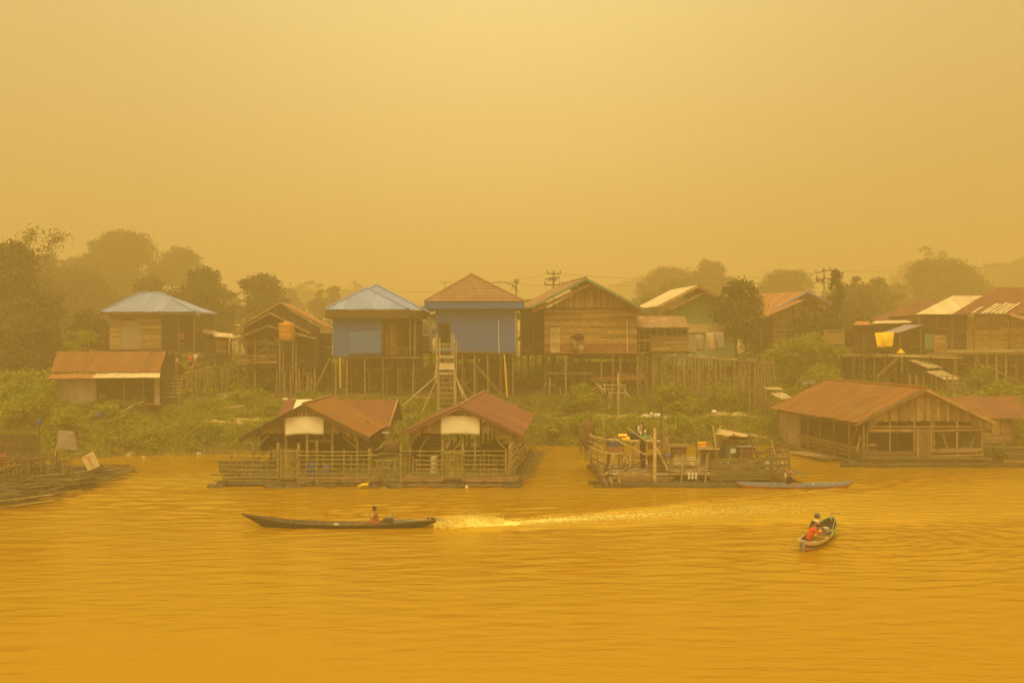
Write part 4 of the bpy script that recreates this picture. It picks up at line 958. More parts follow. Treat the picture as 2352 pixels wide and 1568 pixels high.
# ---- tall ladder tower to the tile-roofed house
D = 80.6
h = thing('ladder_tower', U(1027, 950, D), 'tall rough ladder tower of thick posts climbing to the blue tiled house', 'ladder tower')
pole('post', h, M_bamboow, (UX(1007, D), D, gz(UX(1007, D), D) - .3), U(1006, 855, D), .17); pole('post', h, M_bamboow, (UX(1047, D), D, gz(UX(1047, D), D) - .3), U(1044, 850, D), .15)
for x, y0_, y1_, d_, rr in ((1003, 860, 768, 80.7, .07), (1010, 870, 776, 81.6, .08), (1043, 860, 766, 81.4, .06), (1038, 850, 764, 82.2, .05), (1048, 860, 780, 80.6, .06), (1002, 880, 850, 80.3, .1)): pole('post', h, M_bamboow, U(x, y0_, d_), U(x, y1_, d_), rr)
for y, d_ in ((868, 80.5), (879, 80.5), (890, 80.5), (903, 80.5), (914, 80.5), (927, 80.5), (940, 80.4)): pole('rung', h, M_bamboow, U(1008, y, d_), U(1046, y + rnd.uniform(-1, 1), d_), .04)
for k in range(9): beam('brace', h, M_stilt, U(1012 + k * 3.5, 862 + rnd.uniform(-6, 30), 82 + rnd.random()), U(1014 + rnd.uniform(0, 30), 930, 82 + rnd.random()), .05)
prism('tread_board', h, M_deck, [U(1009, 821, 81.2), U(1042, 821, 81.2), U(1042, 816, 82.6), U(1009, 816, 82.6)], (0, 0, -.06))
flight(h, M_deck, U(1009, 848, 80.6), U(1044, 848, 80.6), U(1010, 832, 81.5), U(1043, 832, 81.5), 3, 'tread_board')
prism('tread_board', h, M_deck, [U(1009, 858, 80.4), U(1044, 858, 80.4), U(1044, 853, 81), U(1009, 853, 81)], (0, 0, -.1))
for y in (790, 803, 822): pole('rail', h, M_bamboow, U(1005, y, 82.5), U(1056 if y == 803 else 1040, y - 1, 82.5), .035)
for k in range(8): pole('baluster', h, M_bamboow, U(1011 + k * 3.6, 806, 82.8), U(1011 + k * 3.6, 789, 82.8), .025)
for a, b_, rr in (((1000, 866, 80.4), (925, 932, 79.6), .07), ((1001, 876, 80.4), (967, 952, 79.2), .05), ((1048, 868, 80.6), (1072, 918, 79.8), .05), ((1047, 864, 80.6), (1064, 914, 79.8), .05), ((1002, 840, 80.6), (998, 872, 80.4), .05)):
    pole('prop', h, M_bamboow, U(*b_), U(*a), rr)

# ---- dark side house squeezed between the tiled house and the plank house
h = thing('side_house', U(1222, 812, 91), 'dark narrow plank house in the gap left of the large plank house', 'house')
hwall(h, M_plankd, (UX(1196, 91), 91), (UX(1252, 91), 91), UZ(816, 91), UZ(708, 91), .3); hwall(h, M_plankd, (UX(1196, 91), 96), (UX(1196, 91), 91.1), UZ(816, 91), UZ(708, 91), .3)
sheet_slope(h, M_rustg, U(1188, 706, 90), U(1256, 708, 90), U(1256, 695, 94), U(1192, 693, 94), .8)
for x in (1200, 1213, 1226, 1240): pole('post', h, M_stilt, U(x, 812, 90.8), U(x, 712, 90.8), .06)
stilts(h, M_stiltd, grid([UX(v, 91) for v in (1198, 1214, 1232, 1248)], (91, 94)), UZ(816, 91), .08)
# ---- pale kitchen hut seen in the gap between the blue houses
h = thing('gap_hut', U(975, 812, 93), 'pale slatted hut showing in the gap between the two blue houses', 'hut')
hwall(h, M_white, (UX(966, 93), 93), (UX(984, 93), 93), UZ(765, 93), UZ(742, 93), .16, split=.9); vwall(h, M_plank, (UX(966, 93), 93), (UX(986, 93), 93), UZ(806, 93), UZ(772, 93), .12)
hwall(h, M_greywall, (UX(964, 93), 94.5), (UX(990, 93), 94.5), UZ(812, 93), UZ(735, 93), .3); box('floor', h, M_plankd, U(976, 808, 94), (1.6, 2.4, .12)); stilts(h, M_stilt, grid([UX(966, 93), UX(988, 93)], (93, 95)), UZ(809, 93), .07)
# ================================================================ vegetation
M_leafg = leafmat('bank bush leaf', (.10, .145, .008), (.24, .29, .012), (.38, .40, .02))
M_leafb = leafmat('bright shrub leaf', (.15, .21, .015), (.23, .29, .02), (.36, .40, .04))
M_leaft = leafmat('tree leaf', (.035, .045, .012), (.06, .07, .016), (.11, .12, .025))
M_leafd = leafmat('bamboo leaf', (.05, .065, .015), (.09, .10, .02), (.16, .17, .03))
M_bark  = wood('bark', (.10, .075, .04), (.07, .05, .03))
M_grass = leafmat('grass blade', (.16, .19, .015), (.26, .28, .02), (.42, .40, .05))
def leaves(C, Nv, size, g, aspect=.6, spread=.9):
    "leaf-sized quads at C, roughly facing along Nv"
    k = len(C)
    n = Nv + g.normal(0, spread, (k, 3)); n /= np.linalg.norm(n, axis=1, keepdims=True) + 1e-9
    r_ = g.normal(0, 1, (k, 3)); u = np.cross(n, r_); u /= np.linalg.norm(u, axis=1, keepdims=True) + 1e-9
    v = np.cross(n, u); s = (size * g.uniform(.55, 1.25, (k, 1))) if np.isscalar(size) else size[:, None] * g.uniform(.6, 1.2, (k, 1))
    a = u * s * .5; b_ = v * s * .5 * aspect
    return np.stack([C - a, C - b_ * 1.0 + a * .1, C + a, C + b_], 1)
def lobe_cloud(lobes, dens, size, g, clump=.32, inner=.25):
    "lobes (x,y,z,rx,ry,rz): twig clumps gathered over each lobe's skin, some inside"
    out = []
    for (x, y, z, rx, ry, rz) in lobes:
        r_ = (rx * ry * rz) ** (1 / 3); nc = max(6, int(2.3 * dens * r_ * r_))
        d = g.normal(0, 1, (nc, 3)); d /= np.linalg.norm(d, axis=1, keepdims=True); d[:, 2] = np.where(d[:, 2] < -.45, -d[:, 2], d[:, 2])
        rad = np.where(g.random(nc) < inner, g.uniform(.3, .8, nc), g.uniform(.82, 1.12, nc))
        cc = np.array([x, y, z]) + d * rad[:, None] * np.array([rx, ry, rz])
        m_ = 9; pts = np.repeat(cc, m_, 0) + g.normal(0, clump * r_ ** .5, (nc * m_, 3)) * np.array([1, 1, .7])
        out.append(leaves(pts, np.repeat(d, m_, 0) * .8 + np.array([0, 0, .4]), size, g))
    return np.concatenate(out)
def tree(name, x, ytop, w, ybot, D, label, mat=None, n=13, dens=16, size=.42, seed=0, shape='dome', base=None, cat='tree', clump=.3, trunk=True, group=None, lean=0, flat=.8):
    "crown seen w units wide round x, from ytop down to ybot, D metres out"
    g = np.random.default_rng(seed * 7 + int(x)); r_ = random.Random(seed + int(x)); mat = mat or M_leaft
    s = D / FU; X = UX(x, D); zt, zb = UZ(ytop, D), UZ(ybot, D); W = w * s * (1.1 if cat == 'tree' else 1); H = zt - zb
    Y = D; bz = gz(X, Y) if base is None else base
    t = thing(name, (X, Y, bz), label, cat, group)
    lobes = []
    for i in range(n):
        if shape == 'dome':
            a = r_.uniform(0, 6.283); q = r_.random() ** .5; v = r_.random() ** 1.15
            half = math.sqrt(max(0, 1 - (max(0, v - .35) / .65) ** 2))
            lx = math.cos(a) * q * half * .78; ly = math.sin(a) * q * half * .7; lz = v * .82 + .04
            rr = r_.uniform(.17, .27)
        elif shape == 'cone':
            v = (i + .5) / n; half = (1 - v) ** .8; a = r_.uniform(0, 6.283); lx = math.cos(a) * half * .55; ly = math.sin(a) * half * .5; lz = v * .93; rr = .10 + .2 * (1 - v)
        elif shape == 'wide':
            a = r_.uniform(0, 6.283); q = r_.random() ** .5; lx = math.cos(a) * q * .8; ly = math.sin(a) * q * .7; lz = .25 + .62 * r_.random() * (1 - .5 * q); rr = r_.uniform(.12, .2)
        lobes.append((X + lx * W / 2 + lean * lz, Y + ly * W / 2, zb + lz * H, rr * W, rr * W, max(.35, min(rr * W * flat, H * .42))))
    if cat == 'tree':
        for i in range(9):        # ragged twigs and side boughs breaking the outline
            a = r_.uniform(-.15, 3.3); q = r_.uniform(.86, 1.04); rr = r_.uniform(.045, .10) * W
            wz = 1 if shape != 'cone' else .5
            lobes.append((X + math.cos(a) * q * W / 2 * wz + lean, Y + r_.uniform(-.2, .2) * W, zb + H * (.38 + .60 * max(0, math.sin(a)) * q), rr * 1.2, rr, max(.3, rr * r_.uniform(.5, .9))))
    if shape == 'dome': lobes.append((X, Y, zt - .2 * W * flat, .2 * W, .2 * W, .2 * W * flat))
    obj('crown', mesh_quads('crown', lobe_cloud(lobes, dens, size, g, clump), mat), t)
    if trunk:
        tr = []; r0 = max(.12, W * .035); hh = zb + H * .45
        sway_pole('trunk', t, M_bark, [(X, Y, bz - .2), (X + r_.uniform(-.3, .3), Y, lerp(bz, hh, .5)), (X + lean * .3, Y, hh)], r0, r0 * .6, 8)
        for i, lb in enumerate(lobes[:7]):
            sway_pole('limb', t, M_bark, [(X, Y, lerp(bz, hh, .75)), (lerp(X, lb[0], .5), lerp(Y, lb[1], .5), lerp(hh, lb[2], .4)), (lb[0], lb[1], lb[2])], r0 * .45, r0 * .15, 5)
    return t
tree('broad_tree', 285, 543, 215, 800, 199, 'tallest broad tree rising behind the blue-grey hip roofed house', n=22, dens=12, seed=1, size=.5)
tree('broad_tree', 413, 571, 130, 780, 209, 'ragged tree just right of the tallest tree on the left', n=15, dens=11, seed=2, size=.5)
tree('broad_tree', 175, 605, 120, 800, 215, 'low pale tree between the bamboo and the tallest tree', n=13, seed=3, size=.5)
tree('broad_tree', 466, 624, 124, 778, 125, 'dark round tree right beside the hip roofed house', n=17, seed=4)
tree('broad_tree', 602, 635, 108, 790, 131, 'dense dome shaped tree behind the three stepped gables', n=18, seed=5, flat=1.0)
tree('leafy_tree', 350, 640, 120, 790, 135, 'mid sized tree directly behind the blue-grey hip roof', n=13, seed=6)
tree('broad_tree', 20, 562, 190, 830, 98, 'dark heavy tree at the left edge of the frame', n=20, seed=7)
tree('far_tree', 710, 648, 90, 720, 346, 'faint hazy tree over the roofs left of the pale blue roof', n=9, seed=8, size=.8, dens=5, shape='wide')
tree('far_tree', 800, 646, 70, 700, 374, 'faintest flat topped tree behind the pale blue roof', n=7, seed=9, size=.8, dens=4, shape='wide')
tree('conifer', 735, 662, 46, 760, 194, 'small pointed dark tree right of the stepped gables', n=10, seed=10, shape='cone')
tree('conifer', 768, 653, 60, 760, 199, 'taller pointed dark tree touching the pale blue roof', n=12, seed=11, shape='cone')
tree('broad_tree', 730, 690, 80, 790, 187, 'low dark tree mass below the pointed trees', n=9, seed=12)
tree('broad_tree', 1525, 617, 120, 760, 222, 'rounded tree left of the feathery one behind the green house', n=16, seed=13, size=.5, dens=12)
tree('broad_tree', 1632, 605, 120, 740, 215, 'feathery topped tree directly behind the green house', n=14, seed=14, size=.5, dens=11, flat=1.0)
tree('near_tree', 1697, 641, 94, 775, 94, 'dark spreading tree overhanging the right side of the green house', n=13, seed=15, shape='dome', size=.36)
tree('broad_tree', 1812, 624, 118, 740, 203, 'round tree behind the orange roofed house', n=16, seed=16, dens=12)
tree('slim_tree', 1922, 622, 44, 720, 98, 'slim dark tree standing just right of the utility pole', n=10, seed=17, shape='cone', size=.36)
tree('slim_tree', 1968, 630, 40, 760, 135, 'feathery palm-like tree right of the slim dark tree', n=10, seed=18, shape='cone', mat=M_leafd)
tree('broad_tree', 2015, 640, 80, 780, 143, 'low bright tree between the slim trees and the big dome', n=12, seed=19, mat=M_leafd)
tree('broad_tree', 2145, 608, 205, 790, 191, 'large dark dome shaped tree above the pale zinc roof', n=24, seed=20, dens=13, size=.5)
tree('far_tree', 2130, 568, 130, 700, 360, 'tall faint tree showing above the large dome tree', n=11, seed=21, size=.9, dens=5, shape='wide')
tree('far_tree', 2290, 612, 120, 720, 330, 'pale hazy tree above the red-brown roof at the right', n=12, seed=22, size=.8, dens=6)
tree('far_tree', 2385, 600, 130, 720, 300, 'pale hazy tree cut off at the right edge', n=12, seed=23, size=.8, dens=6)
tree('leafy_tree', 1945, 680, 150, 800, 123, 'thick green tree mass behind the board fence', n=17, seed=24, mat=M_leafd)
tree('leafy_tree', 1870, 720, 110, 800, 97, 'low leafy tree under the right side of the orange roof', n=12, seed=25)
tree('leafy_tree', 1490, 690, 70, 760, 133, 'small leafy tree between the plank house and the green house', n=9, seed=26)
tree('leafy_tree', 210, 720, 90, 830, 96, 'green bush tree left of the hip roofed house', n=10, seed=27, mat=M_leafd)
tree('leafy_tree', 120, 640, 110, 830, 131, 'leafy tree right of the bamboo clump', n=12, seed=28)
tree('leafy_tree', 40, 690, 130, 840, 92, 'leafy tree below the bamboo at the left edge', n=12, seed=29, mat=M_leafd)
tree('leafy_tree', 1985, 740, 80, 810, 95, 'small leafy tree behind the yellow tarpaulin', n=9, seed=30)
tree('leafy_tree', 1222, 690, 60, 800, 108, 'leafy tree filling the gap right of the tiled roof', n=9, seed=31)
tree('leafy_tree', 982, 705, 46, 800, 121, 'pale leafy tree in the gap between the two blue houses', n=8, seed=32)
tree('broad_tree', 95, 590, 150, 800, 180, 'pale soft tree filling the skyline right of the bamboo', n=15, seed=33, size=.6, dens=11)
tree('broad_tree', 235, 590, 130, 800, 198, 'pale soft tree left of the tallest tree', n=13, seed=34, size=.6, dens=10)
tree('broad_tree', 510, 668, 90, 790, 204, 'low pale tree in the gap left of the dense dome tree', n=9, seed=35, size=.6, dens=9)
tree('broad_tree', 660, 665, 90, 780, 228, 'low faint tree right of the dense dome tree', n=9, seed=36, size=.7, dens=8)
tree('broad_tree', 1745, 665, 90, 770, 198, 'low pale tree between the green and the orange roofed house', n=9, seed=37, size=.6, dens=9)
tree('broad_tree', 2060, 655, 90, 760, 204, 'faint tree left of the large dome tree', n=9, seed=38, size=.6, dens=9)
tree('broad_tree', 2260, 660, 110, 760, 210, 'faint low tree right of the large dome tree', n=9, seed=39, size=.6, dens=9)
tree('broad_tree', 170, 640, 230, 830, 150, 'wide soft tree mass behind the rusted shed', n=22, seed=41, size=.6, dens=11)
tree('broad_tree', 420, 680, 170, 820, 150, 'wide soft tree mass right of the hip roofed house', n=16, seed=42, size=.6, dens=11)
tree('broad_tree', 1560, 660, 190, 780, 170, 'wide soft tree mass behind the green house', n=16, seed=43, size=.6, dens=10)
tree('broad_tree', 1990, 665, 170, 790, 150, 'wide soft tree mass behind the slim trees', n=16, seed=44, size=.6, dens=10)
tree('leafy_tree', 1790, 745, 150, 810, 108, 'low tree mass in front of the orange roofed house', n=13, seed=45)
tree('leafy_tree', 60, 750, 150, 850, 88, 'dark leafy tree below the left edge bamboo', n=14, seed=46)
# bamboo plumes
g = np.random.default_rng(5)
for i, (x0, x1, yt, lab) in enumerate(((52, 70, 530, 'left arching bamboo plume above the dark left trees'), (88, 135, 537, 'right arching bamboo plume bending over to the right'), (20, 40, 572, 'short bamboo plume near the left edge'))):
    D = 103 + i; b0 = U(x0, 800, D); pts = [U(lerp(x0, x1, t ** 2.2), lerp(790, yt, math.sin(t * 1.5) / math.sin(1.5)), D) for t in np.linspace(0, 1, 9)]
    pts[-1] = pts[-1] + Vector((.7, 0, -.35))
    t = thing('bamboo', b0, lab, 'bamboo', 'bamboo plumes at the left'); sway_pole('culm', t, M_bamboo, pts, .08, .02, 5)
    C = []
    for k in range(3, 9):
        nq = 52 if k < 8 else 30
        C.append(np.array(pts[k]) + g.normal(0, 1, (nq, 3)) * np.array([.7, .6, .55]) * (1.4 - k * .09)); 
        if k < 8: C.append((np.array(pts[k]) + np.array(pts[k + 1])) / 2 + g.normal(0, 1, (nq, 3)) * .38)
    C = np.concatenate(C); obj('foliage', mesh_quads('leaf_spray', leaves(C, np.tile([0, 0, -.3], (len(C), 1)), .42, g, .3), M_leafd), t)

# ---- low cover all over the slope: one mass nobody could count
g = np.random.default_rng(21); r_ = random.Random(4)
def cover(count, xr, tr, rad, sz, dens, keep=None):
    L_ = []
    for _ in range(count):
        X = r_.uniform(*xr); t_ = tr[0] + (tr[1] - tr[0]) * r_.random(); Y = ye(X) + t_
        if keep and not keep(X, t_): continue
        q = r_.uniform(*rad); L_.append((X, Y, gz(X, Y) + q * .1, q * r_.uniform(1, 1.6), q, q * r_.uniform(.55, .95)))
    return lobe_cloud(L_, dens, sz, g, .16, .1)
def keep1(X, t_):
    s_ = math.sin(X * .37 + 1) + math.sin(X * .9)
    if r_.random() < .8 and 4.1 < t_ < 6.2 and (-25 < X < -17 or 1.5 < X < 22 or -9.5 < X < -5.5): return False
    if r_.random() < .7 and 2.7 < t_ < 4.4 and 9 < X < 14.5: return False
    return True
Q = [cover(1000, (-48, 50), (.3, 4.3), (.18, .55), .22, 30, keep1), cover(1100, (-48, 50), (4.5, 9.2), (.16, .5), .22, 30, keep1),
     cover(250, (-50, 55), (9, 16), (.4, .9), .3, 20, lambda X, t_: not (-21 < X < 13)), cover(420, (-60, 60), (15, 34), (.7, 1.5), .42, 14)]
tag(obj('ground_cover', mesh_quads('ground_cover', np.concatenate(Q), M_leafg)), kind='stuff')
# grass tufts in between and along the water
def blades(C, h_, g):
    k = len(C); a = g.uniform(0, 6.283, k); dx = np.stack([np.cos(a), np.sin(a), 0 * a], 1) * .03; ln = g.normal(0, .35, (k, 3)) * h_[:, None]; ln[:, 2] = h_
    return np.stack([C - dx, C + dx, C + ln], 1)
k = 70000; X = g.uniform(-48, 50, k); tt = g.uniform(-.2, 10, k) ** 1.0; C = []
for i in range(k):
    if 4.3 < tt[i] < 6 and (-24 < X[i] < -18 or 2 < X[i] < 22): continue
    Y = ye(X[i]) + tt[i]; C.append((X[i], Y, gz(X[i], Y) - .03))
C = np.array(C); tag(obj('grass', mesh_quads('grass', blades(C, g.uniform(.2, .65, len(C)) * (.7 + .6 * np.sin(C[:, 0] * .7) ** 2), g), M_grass, n=3)), kind='stuff')
# ---- bushes one can tell apart
BU = [(1850, 775, 150, 880, 89, 'large bright bush mound above the long walkway ladder'), (1935, 800, 130, 900, 88, 'bright bush filling the slope under the board fence'), (1780, 800, 80, 870, 91, 'smaller bright bush beside the pole behind the walkway'),
      (2010, 840, 90, 905, 84, 'bush running down beside the right platform'), (1890, 850, 120, 915, 84, 'lower bush above the big floating house roof'), (2250, 850, 90, 905, 84, 'dark bush under the right stilt platform'),
      (130, 790, 130, 880, 90, 'bush left of the rusted shed roof'), (60, 850, 130, 950, 76, 'rounded bush below the left trees'), (190, 760, 80, 830, 92, 'bush between the shed and the hip roofed house'),
      (330, 985, 120, 1040, 71.5, 'dark waterside bush left of the fish pens'), (470, 978, 110, 1030, 73, 'second dark waterside bush near the left fish pen'), (250, 930, 60, 960, 74, 'small bush in front of the rusted shed'),
      (60, 905, 110, 960, 72, 'wide low bush at the left edge'), (150, 935, 100, 990, 70, 'bush behind the left rubbish raft'), (1345, 958, 110, 1030, 77, 'waterside bush behind the nets of the open raft'),
      (1455, 965, 110, 1020, 78, 'bush behind the blue coop of the open raft'), (1560, 960, 110, 1020, 78, 'bush behind the middle of the open raft'), (1670, 965, 110, 1020, 78, 'bush behind the tan awning of the open raft'), (1755, 960, 70, 1020, 78.5, 'bush between the open raft and the large floating house'),
      (1275, 975, 90, 1024, 77, 'bush at the water behind the right fish pen roof'), (560, 905, 90, 950, 80, 'bush below the balcony house'), (700, 895, 90, 930, 82, 'bush behind the red roofed floating shed'), (1330, 885, 100, 930, 82, 'bush in front of the plank house stilts'), (1560, 890, 130, 950, 83, 'wide bush below the long walkway'), (1650, 880, 110, 950, 83.5, 'bush under the end of the long walkway')]
for i, (x, yt, w, yb, D, lab) in enumerate(BU):
    tree('bush', x, yt, w, yb, D, lab, mat=M_leafb if yt in (775, 800, 840, 850) else M_leafg, n=9 if w > 100 else 6, dens=34, size=.22, seed=50 + i, cat='bush', clump=.17, trunk=False, group='bushes on the bank', flat=.75, shape='dome')
# ================================================================ floating fish-pen houses
def log_x(par, x0, x1, y, z, r=.17, name='log'):
    sway_pole(name, par, M_log, [(x0, y, z), (lerp(x0, x1, .5), y + rnd.uniform(-.04, .04), z + rnd.uniform(-.03, .03)), (x1, y, z)], r, r * .8, 8)
def lump(par, c, s, mat, name='float', seed=0, tex=6):
    "lumpy bundle: weed-grown tyre, float or heap"
    g = np.random.default_rng(seed); n1_, n2_ = 10, 6; vs = []
    for j in range(n2_ + 1):
        for i in range(n1_):
            th, ph = math.pi * j / n2_, 2 * math.pi * i / n1_; k = 1 + .16 * math.sin(3 * ph + seed) * math.sin(2 * th) + g.uniform(-.1, .1) * (0 < j < n2_)
            vs.append((c[0] + s[0] * k * math.sin(th) * math.cos(ph), c[1] + s[1] * k * math.sin(th) * math.sin(ph), c[2] + s[2] * k * math.cos(th)))
    fs = [(j * n1_ + i, j * n1_ + (i + 1) % n1_, (j + 1) * n1_ + (i + 1) % n1_, (j + 1) * n1_ + i) for j in range(n2_) for i in range(n1_)]
    return obj(name, mesh_from(name, vs, fs, mat, True), par)
def gable_front(h, D, apex, eaveL, eaveR, ybot, chL, chR, mat, th=.03):
    "board gable whose lower edge is level at ybot and drops towards both corners"
    xa = UX(apex[0], D); xl, xr = UX(chL[0][0], D), UX(chR[1][0], D)
    def top(s):
        x = xl + s
        if x < xa: return lerp(UZ(eaveL[1], D), UZ(apex[1], D), (x - UX(eaveL[0], D)) / (xa - UX(eaveL[0], D))) - .04
        return lerp(UZ(apex[1], D), UZ(eaveR[1], D), (x - xa) / (UX(eaveR[0], D) - xa)) - .04
    def bot(s):
        x = xl + s
        return float(np.interp(x, [UX(chL[0][0], D), UX(chL[1][0], D), UX(chR[0][0], D), UX(chR[1][0], D)], [UZ(chL[0][1], D), UZ(ybot, D), UZ(ybot, D), UZ(chR[1][1], D)]))
    vwall(h, mat, (xl, D), (xr, D), bot, top, .21, rag=.03, skip=.015)

# ---- left pen house A
D = 57.5
A = thing('floating_house', U(705, 1116, 57), 'left floating pen house with rust-brown gable roof and white banner', 'floating house')
fA, fL, fR = U(696, 928, 57), U(549, 1006, 57), U(845, 1003, 57); bk = Vector((.1, 8.6, 0))
sheet_slope(A, M_rust, fR, fR + bk, fA + bk, fA, .85); sheet_slope(A, M_rust, fL + bk, fL, fA, fA + bk, .85)
pole('ridge_cap', A, M_rustg, fA + Vector((0, 0, .04)), fA + bk + Vector((0, 0, .04)), .09, taper=1)
for q in (fL, fR):
    beam('barge_board', A, M_plankd, q - Vector((0, .03, .09)), fA - Vector((0, .03, .09)), .04, .2); beam('barge_board', A, M_plank, q + Vector((0, .15, -.2)), fA + Vector((0, .15, -.2)), .05, .12)
gable_front(A, D, (697, 934), (549, 1009), (845, 1007), 995, ((576, 1018), (608, 996)), ((788, 995), (821, 1017)), M_plank)
for i, x in enumerate((582, 657, 705.5, 763.6, 821)): pole('post', A, M_stilt, U(x, 1100, D), U(x, 995 if 0 < i < 4 else 1008, D), .085)
for x in (582, 640, 700, 763, 821): pole('post', A, M_stiltd, (UX(x, D), D + 4.2, .4), (UX(x, D), D + 4.2, 3.1), .08)
beam('tie_beam', A, M_plank, U(704, 1012, D), U(765, 1013, D), .07, .09); beam('brace', A, M_plank, U(616, 998, D), U(590, 1030, D), .06, .1); beam('brace', A, M_plank, U(786, 1000, D), U(820, 1030, D), .06, .1); beam('brace', A, M_stilt, U(745, 996, D), U(744, 1008, D), .06)
hwall(A, M_plankd, (UX(570, D), D + 8.2), (UX(835, D), D + 8.2), .5, 2.6, .3, skip=.05); hwall(A, M_plankd, (UX(578, D), D + 8), (UX(578, D), D + 2), 1.0, 2.4, .3, skip=.12); hwall(A, M_plankd, (UX(825, D), D + .2), (UX(825, D), D + 8), 1.2, 2.5, .25, skip=.05)
deck(A, M_plankg, UX(530, 55.3), UX(870, 55.3), 55.4, 65.5, .42, .3, 'x', skip=.06)
for y in (55.1, 55.7, 57.2, 59, 61, 63, 65): log_x(A, UX(520, y) - rnd.random() * .5, UX(872, y) + rnd.random() * .4, y, .06, .2)
for x in (524, 560, 610, 660, 720, 780, 835, 868): sway_pole('cross_log', A, M_log, [(UX(x, 55), 54.9, .27), (UX(x, 55), 65, .27)], .12, .1, 6)
Ff = 55.0
for x, y0_, y1_, rr in ((532, 1104, 1038, .05), (546, 1104, 1039, .05), (556, 1104, 1046, .04), (581, 1106, 1034, .06), (639, 1106, 1016, .1), (686, 1111, 1018, .1), (728, 1113, 1011, .09), (790, 1108, 1031, .055), (848, 1110, 1030, .08), (869, 1098, 1058, .05)):
    pole('fence_post', A, M_bamboo, U(x, y1_ + (y0_ - y1_), Ff), U(x, y1_, Ff), rr)
for y, a, b_ in ((1037, 486, 684), (1047, 508, 640), (1057, 483, 640), (1068, 504, 640), (1079, 521, 640), (1089.5, 483, 640), (1097, 512, 640), (1103, 492, 640), (1037, 686, 850), (1045.5, 686, 870), (1055.7, 686, 850), (1066, 686, 850), (1077, 686, 870), (1088, 686, 850)):
    sway_pole('rail', A, M_bamboo, [U(a, y, Ff - .08), U((a + b_) / 2, y + rnd.uniform(-1.2, 1.2), Ff - .08), U(b_, y + rnd.uniform(-.8, .8), Ff - .08)], .04, .03, 5)
for y in (1097, 1104): beam('base_beam', A, M_plank, U(640, y, Ff), U(866, y, Ff), .08, .12)
for a, b_ in (((530, 1065), (560, 1100)), ((545, 1098), (580, 1060)), ((532, 1100), (556, 1064)), ((575, 1072), (560, 1098))): beam('brace', A, M_bamboo, U(*a, Ff + .1), U(*b_, Ff + .1), .06)
gt = box('gate', A, M_plankd, U(662, 1102, Ff - .12), (.95, .06, .1))
for k in range(12): beam('gate_slat', gt, M_bamboo, U(645 + k * 3.3, 1101, Ff - .12), U(645 + k * 3.3, 1029 + rnd.uniform(0, 3), Ff - .12), .045, .04)
for y in (1036, 1056, 1076): beam('gate_rail', gt, M_bamboo, U(644, y, Ff - .17), U(683, y, Ff - .17), .04, .05)
for k in range(7): beam('ladder_slat', A, M_stiltd, U(560 + k * 9, 1075 - k * 6.5, Ff + .6), U(584 + k * 7, 1062 - k * 6, Ff + .9), .05)
for i, (x, y, w) in enumerate(((490, 1118, .42), (506, 1117, .3), (622, 1117, .45), (640, 1119, .35), (672, 1118, .5), (690, 1119, .3), (760, 1117, .3), (862, 1118, .35))):
    lump(A, U(x, y, 54.7), (w, .35, .17), M_log, 'weedy_log_end', i)
prism('skirt_board', A, M_log, [U(515, 1112, 54.85), U(624, 1112, 54.85), U(624, 1096, 55), U(548, 1094, 55)], (0, .12, 0))
prism('step_board', A, M_plank, [U(616, 1109, 54.6), U(700, 1109, 54.6), U(700, 1105, 55.1), U(616, 1105, 55.1)], (0, 0, -.08))
o = cloth_sheet('banner', None, M_cloth, U(655, 1000, 57.3), U(743, 998.5, 57.3), U(744.5, 955.5, 57.35), U(653.5, 957, 57.35), ripple=.02, sag=.03, hem=-.06); tag(o, 'blank off-white cloth banner on the gable of the left floating pen house', 'banner', 'white cloth banners')
o = barrel('barrel', None, M_bluewall, U(715, 1097, 56), .25, .85); tag(o, 'blue-grey plastic drum standing behind the rails of the left pen house', 'barrel')
o = barrel('barrel', None, blotch('purple plastic', (.20, .12, .26), (.16, .10, .20), 2, .5), U(749, 1097, 56.2), .23, .68); tag(o, 'dull purple plastic drum behind the rails of the left pen house', 'barrel')
o = box('crate', None, M_plank, U(773, 1093, 55.8), (.68, .35, .18)); o.name = 'board_crate'; tag(o, 'flat pale crate beside the purple drum', 'crate')
o = sway_pole('yellow_float', None, M_tarpy, [U(822, 1118, 54.3), U(832, 1113, 54.3), U(846, 1112, 54.3)], .07, .1, 8); tag(o, 'bent yellow float lying on the logs before the left pen house', 'float')
for k in range(22):      # uneven pickets tied along both fences
    x = (rnd.uniform(500, 640) if k < 9 else rnd.uniform(690, 865)); yt = 1036 + rnd.uniform(-8, 26); pole('picket', A, M_bamboo, U(x + rnd.uniform(-2, 2), 1102, Ff + .08), U(x, yt, Ff + .08), rnd.uniform(.018, .032))
# bridge and clutter between the two pen houses
BR = thing('raft_bridge', U(893, 1116, 55.5), 'tangle of rails and logs bridging the two floating pen houses', 'raft')
for y, a, b_ in ((1041, 868, 924), (1057, 850, 935), (1075, 866, 925), (1090, 855, 930), (1099, 850, 922), (1104, 852, 935)): beam('rail', BR, M_bamboo, U(a, y, 55.3), U(b_, y + rnd.uniform(-2, 2), 55.6), .06, .06)
for x, y0_, y1_ in ((879, 1106, 1056), (893, 1106, 1058), (920, 1108, 1024), (907, 1104, 1062), (851, 1090, 1036)): pole('post', BR, M_bamboo, U(x, y0_, 55.4), U(x, y1_, 55.4), .05)
for y in (55.2, 56.5, 58.5, 61): log_x(BR, UX(868, y), UX(925, y), y, .08, .15)
deck(BR, M_plankg, UX(870, 57), UX(925, 57), 55.8, 63, .36, .35, 'x', skip=.15)
for k in range(8): beam('stick', BR, M_bamboo, U(862 + k * 5, 1035 - k * 3, 57), U(880 + k * 3, 1020 - k * 2 + rnd.uniform(-4, 8), 58), .04)
